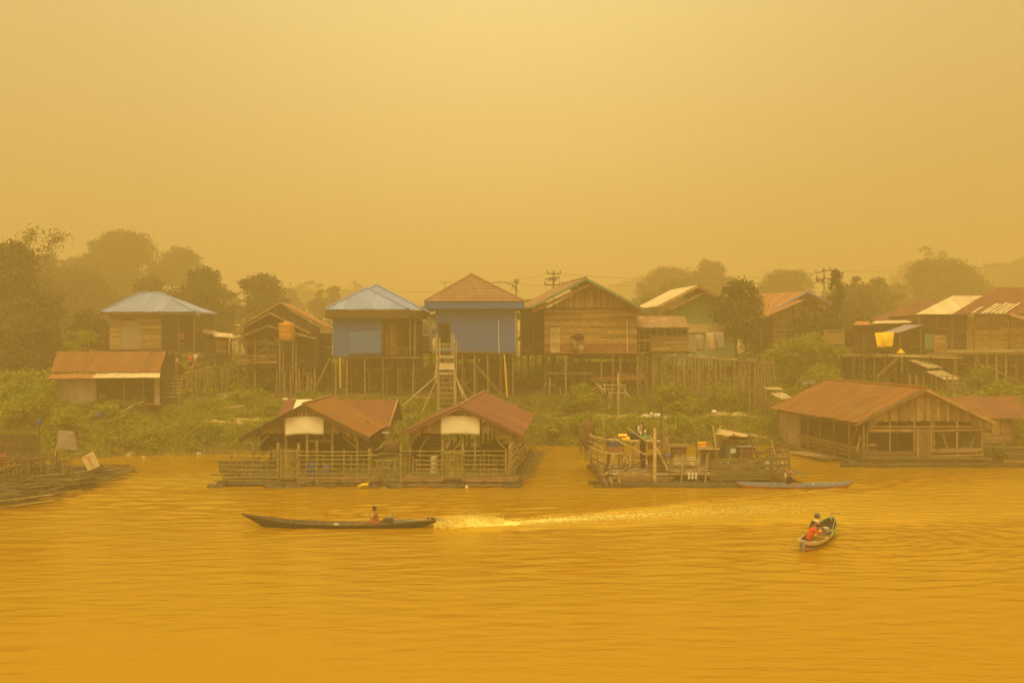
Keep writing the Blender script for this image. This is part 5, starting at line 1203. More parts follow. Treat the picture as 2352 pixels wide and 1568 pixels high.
o = lump(None, U(904, 1029, 60), (.36, .3, .5), M_net, 'net_bundle', 3); tag(o, 'dark brown net bundle hung on posts between the two pen houses', 'net bundle')
# ---- red roofed house behind, ridge along the bank
D = 68
H_ = thing('floating_house', U(790, 1060, 70), 'red roofed floating house turned sideways behind the left pen house', 'floating house')
E0, E1, R0, R1 = U(628, 979, 67), U(893, 979, 67), U(652, 917, 70), U(914, 917, 70); E1.z = E0.z
sheet_slope(H_, M_rustr, E0, E1, R1, R0, .85, alt=lambda i, n: M_cloth if i == 1 or i == 2 else None)
bk = Vector((.2, 5.8, 0)); sheet_slope(H_, M_rustr, E1 + bk, E0 + bk, R0, R1, .9)
prism('gable_wall', H_, M_plankd, [E1 + Vector((-.12, .4, 0)), E1 + Vector((-.12, 5.4, 0)), R1 + Vector((-.12, 0, -.06))], (-.08, 0, 0))
beam('barge_board', H_, M_plank, E1, R1, .05, .14, up=(1, 0, 0)); beam('barge_board', H_, M_plankd, E1 + bk, R1, .05, .14, up=(1, 0, 0)); pole('ridge_cap', H_, M_white, U(650, 917, 70), U(662, 917, 70), .1)
hwall(H_, M_greywall, (E1.x - .35, 67.6), (E1.x - .35, 72.5), .5, E1.z - .05, .4, gap=.02); hwall(H_, M_plankd, (UX(852, 67.5), 67.4), (E1.x - .38, 67.4), .5, E1.z, .3); hwall(H_, M_plankd, (UX(640, 72), 72), (E1.x - .4, 72), .5, E1.z, .3)
box('sign_board', H_, M_cloth, U(886, 993, 67.2), (.5, .04, .12))
for y in (67, 69, 71.5): log_x(H_, UX(640, y), UX(905, y), y, .1, .22)
deck(H_, M_plankg, UX(645, 70), UX(905, 70), 67.2, 72.4, .42, .4, 'x')

# ---- right pen house B
D = 57.5; yaw = math.tan(R(3.7))
B = thing('floating_house', U(1060, 1116, 57), 'right floating pen house with red sheet roof, slatted gate and white banner', 'floating house')
fA, fL, fR = U(1055.5, 931, 57), U(916, 995, 57), U(1201, 998, 57); bk = Vector((15.6 * yaw, 15.6, .02))
mm = [M_rustr, M_rust, M_rustr, M_rustr]
sheet_slope(B, M_rustr, fR, fR + bk, fA + bk, fA, .85, alt=lambda i, n: M_redbrn if i % 7 == 3 else M_rustr); sheet_slope(B, M_rustr, fL + bk, fL, fA, fA + bk, .85)
pole('ridge_cap', B, M_rustg, fA + Vector((0, 0, .03)), fA + bk + Vector((0, 0, .03)), .09, taper=1)
for q in (fL, fR):
    beam('barge_board', B, M_redbrn, q - Vector((0, .03, .05)), fA - Vector((0, .03, .05)), .04, .1); beam('barge_board', B, M_plank, q + Vector((0, .02, -.16)), fA + Vector((0, .02, -.16)), .05, .12)
gable_front(B, D, (1056, 936), (916, 998), (1201, 1001), 994.5, ((941, 1021), (966, 1000)), ((1146, 996), (1172, 1020)), M_plank)
for i, x in enumerate((941, 1017, 1063, 1091, 1170)): pole('post', B, M_stilt if i != 1 else M_bamboo, U(x, 1102, D), U(x, 995 if 0 < i < 4 else 1008, D), .08 if i != 1 else .13)
for k in range(1, 5):
    for x in (941, 1020, 1091, 1170): p = U(x, 1100, D); pole('post', B, M_stiltd, (p.x + k * 3.4 * yaw, D + k * 3.4, .3), (p.x + k * 3.4 * yaw, D + k * 3.4, 2.7 if x in (941, 1170) else 3.4), .075)
for a, b_ in (((985, 1000), (965, 1032)), ((1060, 1012), (1040, 1035)), ((1142, 1010), (1166, 1036)), ((1040, 999), (1025, 1030))): beam('brace', B, M_stilt, U(*a, D), U(*b_, D), .06, .08)
hwall(B, M_plankd, (UX(941, D) + .1, D + 6), (UX(1000, D), D + 6), .5, 2.9, .25, skip=.03); hwall(B, M_plankd, (UX(938, D), D + 9), (UX(938, D), D + 2), .6, 2.4, .3, skip=.1)
for x0, x1, y0_, y1_ in ((1106, 1130, 1023, 1034), (1130, 1155, 1012, 1034), (1042, 1053, 1021, 1034), (1154, 1172, 1022, 1040)): box('feed_box', B, M_dark, (UX((x0 + x1) / 2, 59), 59.5, UZ((y0_ + y1_) / 2, 59)), ((x1 - x0) / 39, .6, (y1_ - y0_) / 39))
hwall(B, M_plankd, (UX(1064, D), 60.2), (UX(1165, D), 60.2), .5, 1.55, .25, skip=.05)
deck(B, M_plankg, UX(920, 55.3), UX(1186, 55.3), 55.4, 72, .42, .3, 'x', skip=.04)
for y in (55.0, 55.6, 57, 59, 61.5, 64, 66.5, 69, 71.5): log_x(B, UX(925, y) - rnd.random() * .4, UX(1192, 55) + (y - 55) * yaw + rnd.random() * .3, y, .06, .19)
for x in (930, 975, 1017, 1065, 1112, 1162, 1188): sway_pole('cross_log', B, M_log, [(UX(x, 55), 54.8, .26), (UX(x, 55) + 16.5 * yaw, 71.5, .26)], .12, .1, 6)
for x, y0_, y1_, rr in ((921, 1108, 1020, .06), (965, 1110, 1036, .045), (1017, 1110, 1030, .08), (1063, 1110, 1020, .09), (1112, 1118, 1032, .045), (1134, 1098, 1058, .03), (1162, 1110, 1034, .085), (1026, 1100, 1036, .04)):
    pole('fence_post', B, M_bamboo, U(x, y0_, Ff), U(x, y1_, Ff), rr)
for y, a, b_ in ((1035.5, 918, 1166), (1046, 1063, 1162), (1046, 956, 1018), (1057, 950, 1062), (1057, 1063, 1162), (1067, 955, 1018), (1067, 1064, 1162), (1077.6, 958, 1018), (1078, 1064, 1164), (1087, 950, 1018), (1088, 1064, 1162)):
    sway_pole('rail', B, M_bamboo, [U(a, y, Ff - .08), U((a + b_) / 2, y + rnd.uniform(-1, 1), Ff - .08), U(b_, y + rnd.uniform(-.6, .6), Ff - .08)], .042, .032, 5)
for y in (1096, 1102): beam('base_beam', B, M_plank, U(922, y, Ff), U(1190, y, Ff), .1, .13)
beam('base_beam', B, M_plank, U(925, 1114, 54.7), U(1190, 1114, 54.7), .12, .1)
gt = box('gate', B, M_plankd, U(1041, 1102, Ff - .12), (1.0, .06, .1))
for k in range(13): beam('gate_slat', gt, M_bamboo, U(1022 + k * 3.2, 1100, Ff - .12), U(1022 + k * 3.2, 1035 + rnd.uniform(0, 2), Ff - .12), .045, .04)
for y in (1040, 1057, 1078): beam('gate_rail', gt, M_bamboo, U(1019, y, Ff - .17), U(1063, y, Ff - .17), .04, .05)
for i, (x, y, w) in enumerate(((905, 1118, .4), (918, 1117, .35), (1000, 1118, .3), (1030, 1119, .5), (1052, 1118, .4), (1168, 1118, .4), (1183, 1118, .35))): lump(B, U(x, y, 54.6), (w, .35, .18), M_log, 'weedy_log_end', i + 20)
prism('step_board', B, M_plank, [U(986, 1114, 54.4), U(1064, 1114, 54.4), U(1064, 1110, 54.9), U(988, 1110, 54.9)], (0, 0, -.1))
for k in range(20):
    x = (rnd.uniform(922, 1015) if k < 8 else rnd.uniform(1066, 1160)); yt = 1036 + rnd.uniform(-6, 28); pole('picket', B, M_bamboo, U(x + rnd.uniform(-2, 2), 1102, Ff + .08), U(x, yt, Ff + .08), rnd.uniform(.018, .032))
# side fence of wavy bamboo running back
sp = []
for k in range(13):
    t0 = k / 12; a = U(lerp(1166, 1170, t0), lerp(1100, 1028, t0), 55.3); b_ = U(lerp(1213, 1216, t0), lerp(1042, 985, t0), 69)
    p1, p2, p3 = a.lerp(b_, .3), a.lerp(b_, .55), a.lerp(b_, .8)
    for p in (p1, p2, p3): p.z += rnd.uniform(-.13, .13); p.x += rnd.uniform(-.05, .05)
    sway_pole('side_rail', B, M_bamboow, [a, p1, p2, p3, b_], .05, .035, 5)
for t0 in (0.02, .12, .25, .4, .55, .7, .85, 1): a, b_ = U(1166, 1108, 55.3).lerp(U(1213, 1048, 69), t0), U(1171, 1018, 55.3).lerp(U(1217, 975, 69), t0); pole('fence_post', B, M_bamboo, a, b_, .06)
for k in range(16): p = U(1184, 1100, 56).lerp(U(1232, 1038, 71), k / 15); beam('walk_plank', B, M_plankg, p - Vector((.6, 0, 0)), p + Vector((.7, .1, 0)), .3, .05)
for a, b_ in (((1217, 1022), (1243, 1042)), ((1200, 1042), (1236, 1038)), ((1190, 1070), (1225, 1055)), ((1225, 1080), (1248, 1064))): beam('stick', B, M_stiltd, U(*a, 66), U(*b_, 66), .05)
o = cloth_sheet('banner', None, M_cloth, U(1012.5, 998, 57.3), U(1102, 999, 57.3), U(1102.5, 954, 57.35), U(1012, 954, 57.35), ripple=.02, sag=.03, hem=-.05); tag(o, 'blank off-white cloth banner on the gable of the right floating pen house', 'banner', 'white cloth banners')
# ties holding the banner
for x in (1020, 1045, 1072): beam('batten', B, M_dark, U(x, 954, 57.22), U(x + 13, 954, 57.22), .03, .035)
sk = []
for j, (yy, hw) in enumerate(((1045, 11), (1050, 9), (1056, 9), (1063, 8.2), (1070, 8), (1077, 8.4), (1084, 10.5), (1088, 12))):
    sk.append([U(997 - hw, yy, 55.3), U(997 - hw * .5, yy + (4 if j == 0 else 0), 55.15), U(997, yy + (5 if j == 0 else 0), 55.1), U(997 + hw * .5, yy + (4 if j == 0 else 0), 55.15), U(997 + hw, yy, 55.3), U(997, yy, 55.5)])
vs = [p for r_ in sk for p in r_]; fs = [(j * 6 + i, j * 6 + (i + 1) % 6, (j + 1) * 6 + (i + 1) % 6, (j + 1) * 6 + i) for j in range(7) for i in range(6)] + [(0, 1, 2, 3, 4, 5), tuple(47 - i for i in range(6))]
o = obj('sack', mesh_from('sack', vs, fs, M_sack, True)); tag(o, 'white woven sack stretched between rails at the right pen house', 'sack')
o = lump(None, U(1072, 1118.5, 54.3), (.09, .09, .1), M_white, 'buoy', 0); tag(o, 'small round white buoy floating before the right pen house', 'buoy')
lp = lump(None, U(1110, 966, 57.3), (.07, .07, .1), M_white, 'lamp_bulb', 1); tag(lp, 'white unlit lamp bulb hanging by the gable of the right pen house', 'lamp')

# ---- large floating house C at the right
D = 64.5; yw = math.tan(R(-8))
C = thing('floating_house', U(2120, 1068, 64.5), 'large weathered floating house with wide rusted orange roof and boarded gable', 'floating house')
fA, fL, fR = U(2128, 891, 64), U(1968, 973.5, 64), U(2288, 969.5, 64); fL.z = fR.z; bk = Vector((14.2 * yw, 14.2, .0))
sheet_slope(C, M_rust, fL + bk, fL, fA, fA + bk, .85, alt=lambda i, n: M_rustg if i == n - 3 and False else None); sheet_slope(C, M_rust, fR, fR + bk, fA + bk, fA, .85)
pole('ridge_cap', C, M_rust, fA + Vector((0, 0, .03)), fA + bk + Vector((0, 0, .03)), .1, taper=1)
for q in (fL, fR): beam('barge_board', C, M_plank, q - Vector((0, .03, .1)), fA - Vector((0, .03, .1)), .04, .2); beam('barge_board', C, M_stilt, q + Vector((0, .2, -.2)), fA + Vector((0, .2, -.2)), .05, .12)
gable_front(C, D, (2128, 895), (1968, 977), (2288, 973), 967, ((1986, 1003), (2019, 968)), ((2229, 966), (2256, 992)), M_plank)
for y0_, y1_, a, b_ in ((978, 981, 2000, 2243), (985, 992, 2000, 2102), (986, 992, 2144, 2250), (1036, 1044, 1983, 2102), (1046, 1055, 1983, 2102), (1058, 1063, 1990, 2102), (1031, 1040, 2138, 2258), (1045, 1049, 2138, 2258), (1056, 1060, 2144, 2250)):
    beam('front_board', C, M_plank, U(a, (y0_ + y1_) / 2, D - .04), U(b_, (y0_ + y1_) / 2 - (3 if a > 2100 else 0), D - .04), .04, (y1_ - y0_) / 35.5)
vwall(C, M_plank, (UX(2103, D), D - .1), (UX(2136, D), D - .1), UZ(1066, D), UZ(983, D), .19)
for x, y1_ in ((1985, 978), (2044, 970), (2100, 968), (2139, 968), (2145, 967), (2198, 966), (2255, 972), (1992, 990)): pole('post', C, M_stilt, U(x, 1066, D + .06), U(x, y1_, D + .06), .075)
for a, b_ in (((1976, 1000), (1968, 1036)), ((2238, 1000), (2228, 1030)), ((2165, 996), (2176, 1030))): beam('brace', C, M_stilt, U(*a, D + .2), U(*b_, D + .2), .06, .1)
# left side
S0 = Vector((UX(1985, D), D, 0)); S1 = S0 + Vector((13.6 * yw, 13.6, 0)); Ls = (S1 - S0).length; ztop = UZ(972, D) - .1
hwall(C, M_greywall, S1, S0.lerp(S1, .70), .1, ztop, .8, gap=.01, split=0, name='wall_panel')
beam('wall_plate', C, M_plank, S0 + Vector((0, 0, ztop)), S1 + Vector((0, 0, ztop)), .06, .2)
for z_, h_ in ((1.0, .22), (.72, .2), (.45, .2)): beam('side_board', C, M_plank, S0 + Vector((0, 0, z_)), S0.lerp(S1, .7) + Vector((0, 0, z_)), .04, h_)
for t_ in (.0, .14, .3, .46, .6, .7, .88, 1): p = S0.lerp(S1, t_); pole('post', C, M_stilt if t_ != .88 else M_bamboow, (p.x - .05, p.y, .1), (p.x - .05, p.y, ztop), .07 if t_ != .88 else .13)
beam('brace', C, M_stilt, S0.lerp(S1, .06) + Vector((-.05, 0, ztop - .3)), S0.lerp(S1, .13) + Vector((-.05, 0, 1.1)), .06)
hwall(C, M_plankd, (UX(1990, D) - .6, D + 5.5), (UX(2135, D), D + 5.5), .3, 3.0, .3); hwall(C, M_plankd, (fR.x - 1.2 + 13 * yw, D + 13.2), (fL.x + 1 + 13 * yw, D + 13.2), .4, ztop, .3)
hwall(C, M_plank, (UX(2140, D), D + 3.0), (UX(2262, D), D + 3.0), .35, 2.8, .24, holes=((1.0, 1.6, 1.2, 2.1),)); hwall(C, M_plankd, (UX(2136, D), D + 5.4), (UX(2136, D), D + .2), .3, 3, .3)
dd = box('door', C, blotch('faded teal door', (.16, .25, .2), (.14, .2, .16), 2, .8), (UX(2222, D + 3), D + 2.9, 1.35), (1.0, .05, 1.7))
hwall(C, M_plank, (UX(2256, D), D + .1), (UX(2256, D) + 10 * yw, D + 10), .4, ztop, .3, skip=.1)
bx = box('crate', C, M_dark, U(1995, 1028, D + .5), (.9, .5, .45)); 
for dz in (-.19, .19): box('crate_board', bx, M_plank, U(1995, 1028, D + .22) + Vector((0, 0, dz)), (.98, .04, .1))
deck(C, M_plankg, UX(1985, D), UX(2262, D), D - .2, D + 5.4, .36, .3, 'x')
for i, (y, a, b_) in enumerate(((63.6, 1931, 2380), (64.1, 1950, 2300), (66, 1960, 2290), (70, 1930, 2260))): log_x(C, UX(a, y), UX(b_, y), y, .06, .2)
for y0_, y1_, dd_ in ((1052, 1057, 0), (1064, 1068, -.3)): beam('skirt_board', C, M_plankg, U(1990, y0_, 64.2), U(2262, y0_, 64.2), .05, .18)
for k in range(5): a = S0.lerp(S1, .02 + k * .2) + Vector((-.5 - .1 * k, 0, .15)); sway_pole('side_log', C, M_log, [a, a + Vector((.9 * yw * 3 - .2, 3.2, 0))], .14, .12, 6)
flight(C, M_plank, S0 + Vector((-2.3, 1.5, .25)), S0 + Vector((-1.2, 1.5, .3)), S0 + Vector((-3.2, 6, .2)), S0 + Vector((-2.2, 6, .25)), 5, 'loose_board')
# things on it
sway_pole_ = sway_pole('roof_stick', None, M_bamboow, [U(1803, 931, 75.5) + Vector((0, 0, .05)), U(1822, 921, 75.9) + Vector((0, 0, .05)), U(1841, 911, 76.3) + Vector((0, 0, .08))], .035, .03, 5); tag(sway_pole_, 'pale stick lying on the back corner of the big rusted roof', 'stick')
an = thing('tv_antenna', U(1859, 912, 79), 'thin rooftop television antenna behind the big rusted roof', 'antenna')
pole('mast', an, M_steeld, U(1859, 915, 78), U(1859, 872, 78), .03, taper=1)
for k in range(5): pole('element', an, M_steel, U(1846 - k, 876 + k * 1.2, 78 + .3 * k), U(1871 + k, 875 + k * 1.6, 78 + .3 * k), .018, taper=1)
pole('boom', an, M_steel, U(1857, 878, 77.8), U(1864, 876, 79.6), .02, taper=1)
# ---- red roofed neighbour
D = 70.5
H_ = thing('floating_house', U(2320, 1050, 71), 'smaller plank house with a flat red roof right beside the large floating house', 'floating house')
E0, E1, R0, R1 = U(2282, 961, 70), U(2368, 958, 70), U(2180, 910, 74), U(2340, 910, 74); R0.x = UX(2230, 74); E0.x = UX(2240, 70); E1.z = E0.z
sheet_slope(H_, M_rustr, E0, E1, R1, R0, .85); sheet_slope(H_, M_rustr, E1, Vector((E1.x, 78, E1.z)), Vector((R1.x, 75, R1.z)), R1, .8)
sheet_slope(H_, M_rustr, U(2186, 935, 72), U(2250, 950, 70.6), R0 + Vector((.3, 0, 0)), U(2176, 911, 74), .8)
wl = UX(2258, D); wr = UX(2328, D); hwall(H_, M_plank, (wl, D), (wr, D), .8, E0.z - .05, .24, holes=((.55, 1.9, 1.3, 2.6),)); hwall(H_, M_greywall, (wr, D + .05), (wr + .2, D + 5), .9, E0.z, .6, name='wall_panel')
w_ = box('door', H_, M_redbrn, (wl + 1.22, D + .02, 1.95), (1.3, .05, 1.28)); 
for dx in (-.34, .34): box('door_panel', w_, M_planko, (wl + 1.22 + dx, D - .02, 1.95), (.55, .03, 1.1))
pole('drain_pipe', H_, M_steeld, U(2327, 962, D - .2), U(2326, 1040, D - .2), .03, taper=1)
for y in (70, 73): log_x(H_, UX(2250, y), UX(2400, y), y, .5, .2)
J = thing('plank_jetty', U(2320, 1068, 66), 'jumble of dark planks and poles heaped as a landing at the right edge', 'jetty')
for k in range(34):
    x = rnd.uniform(2262, 2352); y = rnd.uniform(1036, 1064); d_ = lerp(70, 65, (y - 1036) / 28)
    a = U(x - rnd.uniform(8, 45), y - rnd.uniform(2, 9), d_ + .6); b_ = U(x + rnd.uniform(8, 45), y + rnd.uniform(0, 7), d_); a.z = max(a.z, .15); b_.z = max(b_.z, .1); beam('plank', J, M_plankd if rnd.random() < .7 else M_plank, a, b_, rnd.uniform(.08, .2), .05)
tree('waterside_bush', 2290, 1036, 46, 1070, 64.2, 'leafy bush growing on the raft logs at the big floating house corner', n=6, dens=60, size=.13, seed=91, cat='bush', trunk=False, clump=.12, base=.1)

# ================================================================ open work raft with coops
D = 55.2
Rf = thing('work_raft', U(1590, 1116, 56), 'cluttered open work raft with plank decks, rails and leaning poles', 'raft')
X0, X1 = UX(1385, 55), UX(1808, 55)
def rdeck(xa, xb, ya, yb, z, mat, pw=.25, skip=.12):
    n = max(1, round((yb - ya) / pw))
    for i in range(n):
        if rnd.random() < skip: continue
        y = ya + (i + .5) * (yb - ya) / n; x_a, x_b = xa + rnd.uniform(-.3, .3), xb + rnd.uniform(-.4, .4)
        beam('deck_plank', Rf, mat if rnd.random() < .72 else M_plankg, (x_a, y + rnd.uniform(-.06, .06), z + rnd.uniform(-.02, .02)), (x_b, y + rnd.uniform(-.06, .06), z + rnd.uniform(-.02, .02)), (yb - ya) / n - .03, .04)
rdeck(UX(1408, 56), UX(1560, 56), 55.6, 58, .55, M_deck); rdeck(UX(1535, 56), UX(1640, 56), 55.9, 59, .5, M_deck, .3, .2); rdeck(UX(1400, 60), UX(1520, 60), 58.5, 61.5, .55, M_plank, .3); rdeck(UX(1530, 60), UX(1650, 60), 59.2, 64, .6, M_deck, .3, .2); rdeck(UX(1640, 60), UX(1800, 60), 56, 63, .5, M_plankg, .3, .12)
for k in range(26):
    x, y = rnd.uniform(UX(1420, 58), UX(1700, 58)), rnd.uniform(56, 63); L_ = rnd.uniform(.6, 2.2); an_ = rnd.gauss(0, .35); beam('loose_board', Rf, M_deck if rnd.random() < .6 else M_plankd, (x, y, .62 + .03 * k / 26), (x + L_ * math.cos(an_), y + L_ * math.sin(an_), .63 + rnd.uniform(0, .12)), rnd.uniform(.1, .28), .03)
for y in (54.7, 55.3, 57, 59, 61, 63): log_x(Rf, X0 - .3 + rnd.random(), X1 - rnd.random(), y, .07, .18)
for x in (1386, 1412, 1432, 1505, 1560, 1610, 1660, 1720, 1780): sway_pole('cross_log', Rf, M_log, [U(x, 1112, 54.8), (UX(x, 55), 63.5, .3)], .11, .1, 6)
log_x(Rf, UX(1362, 54.6), UX(1468, 54.6), 54.6, .04, .08); log_x(Rf, UX(1352, 56), UX(1392, 56), 56, .05, .1)
for y, a, b_, hh in ((1097, 1400, 1545, .16), (1103, 1430, 1540, .12), (1112, 1545, 1640, .14), (1089, 1420, 1502, .2)): beam('edge_board', Rf, M_plank, U(a, y, 55.3), U(b_, y, 55.3), .06, hh)
hwall(Rf, M_plank, (UX(1430, 55.5), 55.6), (UX(1545, 55.5), 55.6), .16, .5, .17, gap=.05, skip=.1, name='skirt_board')
for x in (1390, 1405, 1424, 1505): beam('stub', Rf, M_plank, U(x - 6, 1096, 55.1), U(x + 3, 1114, 54.8), .12, .12)
PL = [(1504, 1114, 983, 55.1, .11), (1387, 1040, 962, 56, .045), (1387, 1092, 1035, 55.6, .04), (1448, 1090, 1040, 57, .06), (1537, 1110, 1050, 55.2, .05), (1567.5, 1110, 1043, 55.2, .055), (1623, 1109, 1043, 55.2, .06), (1600, 1097, 1052, 55.6, .04), (1527, 1065, 1004, 57.5, .045), (1533, 1040, 1001, 58, .05), (1521, 1042, 962, 59, .04), (1530, 1042, 970, 59, .035), (1574, 1043, 1002, 58, .05), (1618, 1016, 997, 60, .045), (1600, 1060, 1020, 58.5, .04), (1654, 1050, 1025, 58.5, .05), (1650, 1070, 1018, 58.2, .05)]
for x, ya, yb, d_, rr in PL: pole('upright', Rf, M_bamboow if rr > .05 else M_stilt, U(x - (3 if x in (1537, 1567.5, 1623) else 0), ya, d_), U(x + (2 if x in (1537, 1567.5, 1623) else 0), yb, d_), rr)
for a, b_, rr, mt in (((1441, 983), (1486, 1014), .06, M_stilt), ((1410, 1007), (1484, 1044), .045, M_bamboow), ((1491, 999), (1537, 1084), .07, M_bamboow), ((1389, 1110), (1502, 1040), .05, M_stiltd), ((1637, 977), (1645, 1030), .055, M_bamboow), ((1470, 1014), (1430, 1058), .07, M_stilt), ((1501, 1034), (1524, 1052), .05, M_stilt)):
    pole('leaning_pole', Rf, mt, U(*a, 56.2), U(*b_, 55.8), rr)
pole('thick_post', Rf, M_dark, U(1476, 1080, 57.5), U(1475, 968, 57.5), .07); prism('dark_screen', Rf, M_plankd, [U(1469, 1078, 57.6), U(1483, 1078, 57.6), U(1483, 1010, 57.6), U(1470, 1014, 57.6)], (0, .12, 0))
vwall(Rf, M_redbrn, (UX(1488, 59), 59), (UX(1511, 59), 59), UZ(1032, 59), UZ(1010, 59), .2, name='red_board')
for y, a, b_ in ((1012, 1400, 1468), (1009.5, 1398, 1420), (1012, 1484, 1516), (1039, 1388, 1430), (1039, 1454, 1468)): beam('shelf_board', Rf, M_deck, U(a, y, 57.4), U(b_, y, 57.4), .6, .06)
for x in (1400, 1430, 1455): pole('upright', Rf, M_stilt, U(x, 1075, 57.4), U(x, 1012, 57.4), .05)
for k in range(6): beam('tile_piece', Rf, M_white, U(1580 + (k % 3) * 8, 1088 + (k // 3) * 8, 55.25), U(1585 + (k % 3) * 8, 1088 + (k // 3) * 8, 55.25), .04, .15)
# rails and thick planks of the right half
for y, a, b_, hh in ((1055, 1696, 1811, .17), (1057, 1640, 1694, .12), (1071, 1636, 1811, .22), (1084, 1632, 1804, .26), (1093, 1630, 1805, .14), (1100, 1632, 1770, .13), (1068, 1535, 1620, .07), (1076, 1535, 1622, .07), (1088, 1540, 1624, .08), (1058.5, 1538, 1600, .06)):
    beam('side_plank', Rf, M_plankg if hh > .1 else M_bamboo, U(a, y, 55.3), U(b_, y - (2 if a > 1600 else 0), 55.3), .07, hh)
for x, ya, yb in ((1698, 1096, 1050), (1650, 1090, 1056), (1663, 1088, 1058), (1745, 1092, 1052), (1782, 1090, 1040), (1811, 1088, 1036), (1768, 1084, 1052)): pole('rail_post', Rf, M_stilt, U(x + 4, ya, 55.4), U(x, yb, 55.4), .055)
for x0, x1 in ((1768, 1778), (1784, 1792), (1796, 1804), (1808, 1814)): beam('frame_slat', Rf, M_stiltd, U(x0, 1030, 57), U(x1, 1066, 56), .07, .1)
beam('frame_beam', Rf, M_stiltd, U(1758, 1033, 57.2), U(1800, 1025, 57.2), .07, .12); beam('frame_rail', Rf, M_stiltd, U(1735, 1038.5, 57), U(1812, 1038, 57), .06, .1); beam('frame_beam', Rf, M_stiltd, U(1758, 1049, 57), U(1778, 1044, 57), .06, .08)
for a, b_ in (((1765, 1070), (1772, 1080)), ((1772, 1080), (1779, 1072)), ((1785, 1070), (1793, 1080)), ((1726, 1060), (1733, 1068)), ((1722, 1074), (1734, 1084))): beam('brace', Rf, M_stilt, U(*a, 55.5), U(*b_, 55.5), .05, .07)
for k in range(9): beam('deck_plank', Rf, M_deck, U(1757, 1061 + k * 2.4, 60 - k * .3), U(1800 - k, 1061 + k * 2.4, 60 - k * .3), .22, .04)
for k in range(34):     # odd sticks stuck up all over the raft
    x = rnd.uniform(1400, 1800); d_ = rnd.uniform(56, 61); a = U(x, rnd.uniform(1070, 1092), d_); hgt = rnd.uniform(.5, 1.6); pole('stick', Rf, rnd.choice((M_stilt, M_stiltd, M_bamboo, M_bamboow)), a, a + Vector((rnd.gauss(0, .22) * hgt, rnd.gauss(0, .15), hgt)), rnd.uniform(.02, .04))
for k in range(22):
    x = rnd.uniform(1400, 1790); d_ = rnd.uniform(56.5, 61); a = U(x, rnd.uniform(1040, 1085), d_); v_ = Vector((rnd.uniform(.6, 2.0), rnd.uniform(-.4, .4), rnd.gauss(0, .35))); beam('loose_board', Rf, rnd.choice((M_plank, M_plankd, M_deck, M_stilt)), a, a + v_, rnd.uniform(.05, .14), .035)
for k in range(7): a = U(1392 + k * 2, 1104 - k * 2, 55.6 + k * .2); beam('loose_board', Rf, M_plank, a, a + Vector((rnd.uniform(.5, 1.4), .2, rnd.uniform(0, .3))), .12, .03)
# brushwood fence slanting back on the left
for k in range(12):
    t0 = k / 11; a = U(1386, lerp(1090, 1008, t0), 56); b_ = U(lerp(1352, 1331, min(1, t0 * 2)), lerp(1055, 985, t0), 63); m1 = a.lerp(b_, .45); m1.z += rnd.uniform(-.12, .12)
    sway_pole('slanting_rail', Rf, M_bamboow if k % 3 else M_bamboo, [a, m1, b_], .05, .035, 5)
for x, ya, yb, d_ in ((1334, 1044, 985, 63), (1345, 1060, 992, 61), (1358, 1072, 990, 59.5), (1373, 1084, 992, 57.5)): pole('fence_post', Rf, M_stilt, U(x, ya, d_), U(x, yb, d_), .05)
o = thing('fishing_net', U(1350, 1020, 60), 'brown fishing nets heaped over the slanting fence of the open raft', 'net')
for i, (x, y, sx, sz) in enumerate(((1347, 985, .32, .5), (1356, 982, .28, .4), (1342, 1002, .3, .55), (1358, 1004, .22, .5), (1349, 1020, .2, .4))): lump(o, U(x, y, 60.5), (sx, .25, sz), M_net, 'net_fold', 40 + i)
# curved slide board
o = sway_pole('curved_board', None, M_bamboow, [U(1388, 1092, 55.2), U(1396, 1086, 55.2), U(1401, 1074, 55.2), U(1404, 1062, 55.2), U(1407, 1052, 55.2), U(1412, 1040, 55.2)], .11, .05, 6); tag(o, 'curved pale board propped at the left front corner of the open raft', 'board')
# hutch under an arched sheet
o = thing('hutch', U(1506, 1084, 56.6), 'plank hutch under a curved corrugated sheet beside the tallest raft pole', 'hutch')
for k in range(4): beam('hutch_board', o, M_plank, U(1488 + k, 1079 - k * 9.5, 56.5 + .05 * k), U(1527 - k * 2, 1079 - k * 9.5 - 1.5, 56.5 + .05 * k), .04, .2)
box('body', o, M_plankd, U(1507, 1064, 57), (.85, .7, .95))
arc = []; vs, fs = [], []
for i in range(15):
    t_ = i / 14; x = lerp(1484, 1522, t_); y = 1034 + 18 * (2 * t_ - 1) ** 2 + (6 if t_ < .15 else 0)
    for dd_ in (56.1, 57.4): vs.append(U(x, y, dd_) + Vector((0, 0, .02 * (-1) ** i)))
fs = [(2 * i, 2 * i + 2, 2 * i + 3, 2 * i + 1) for i in range(14)]; obj('curved_sheet', mesh_from('curved_sheet', vs, fs, M_greywall, True), o)
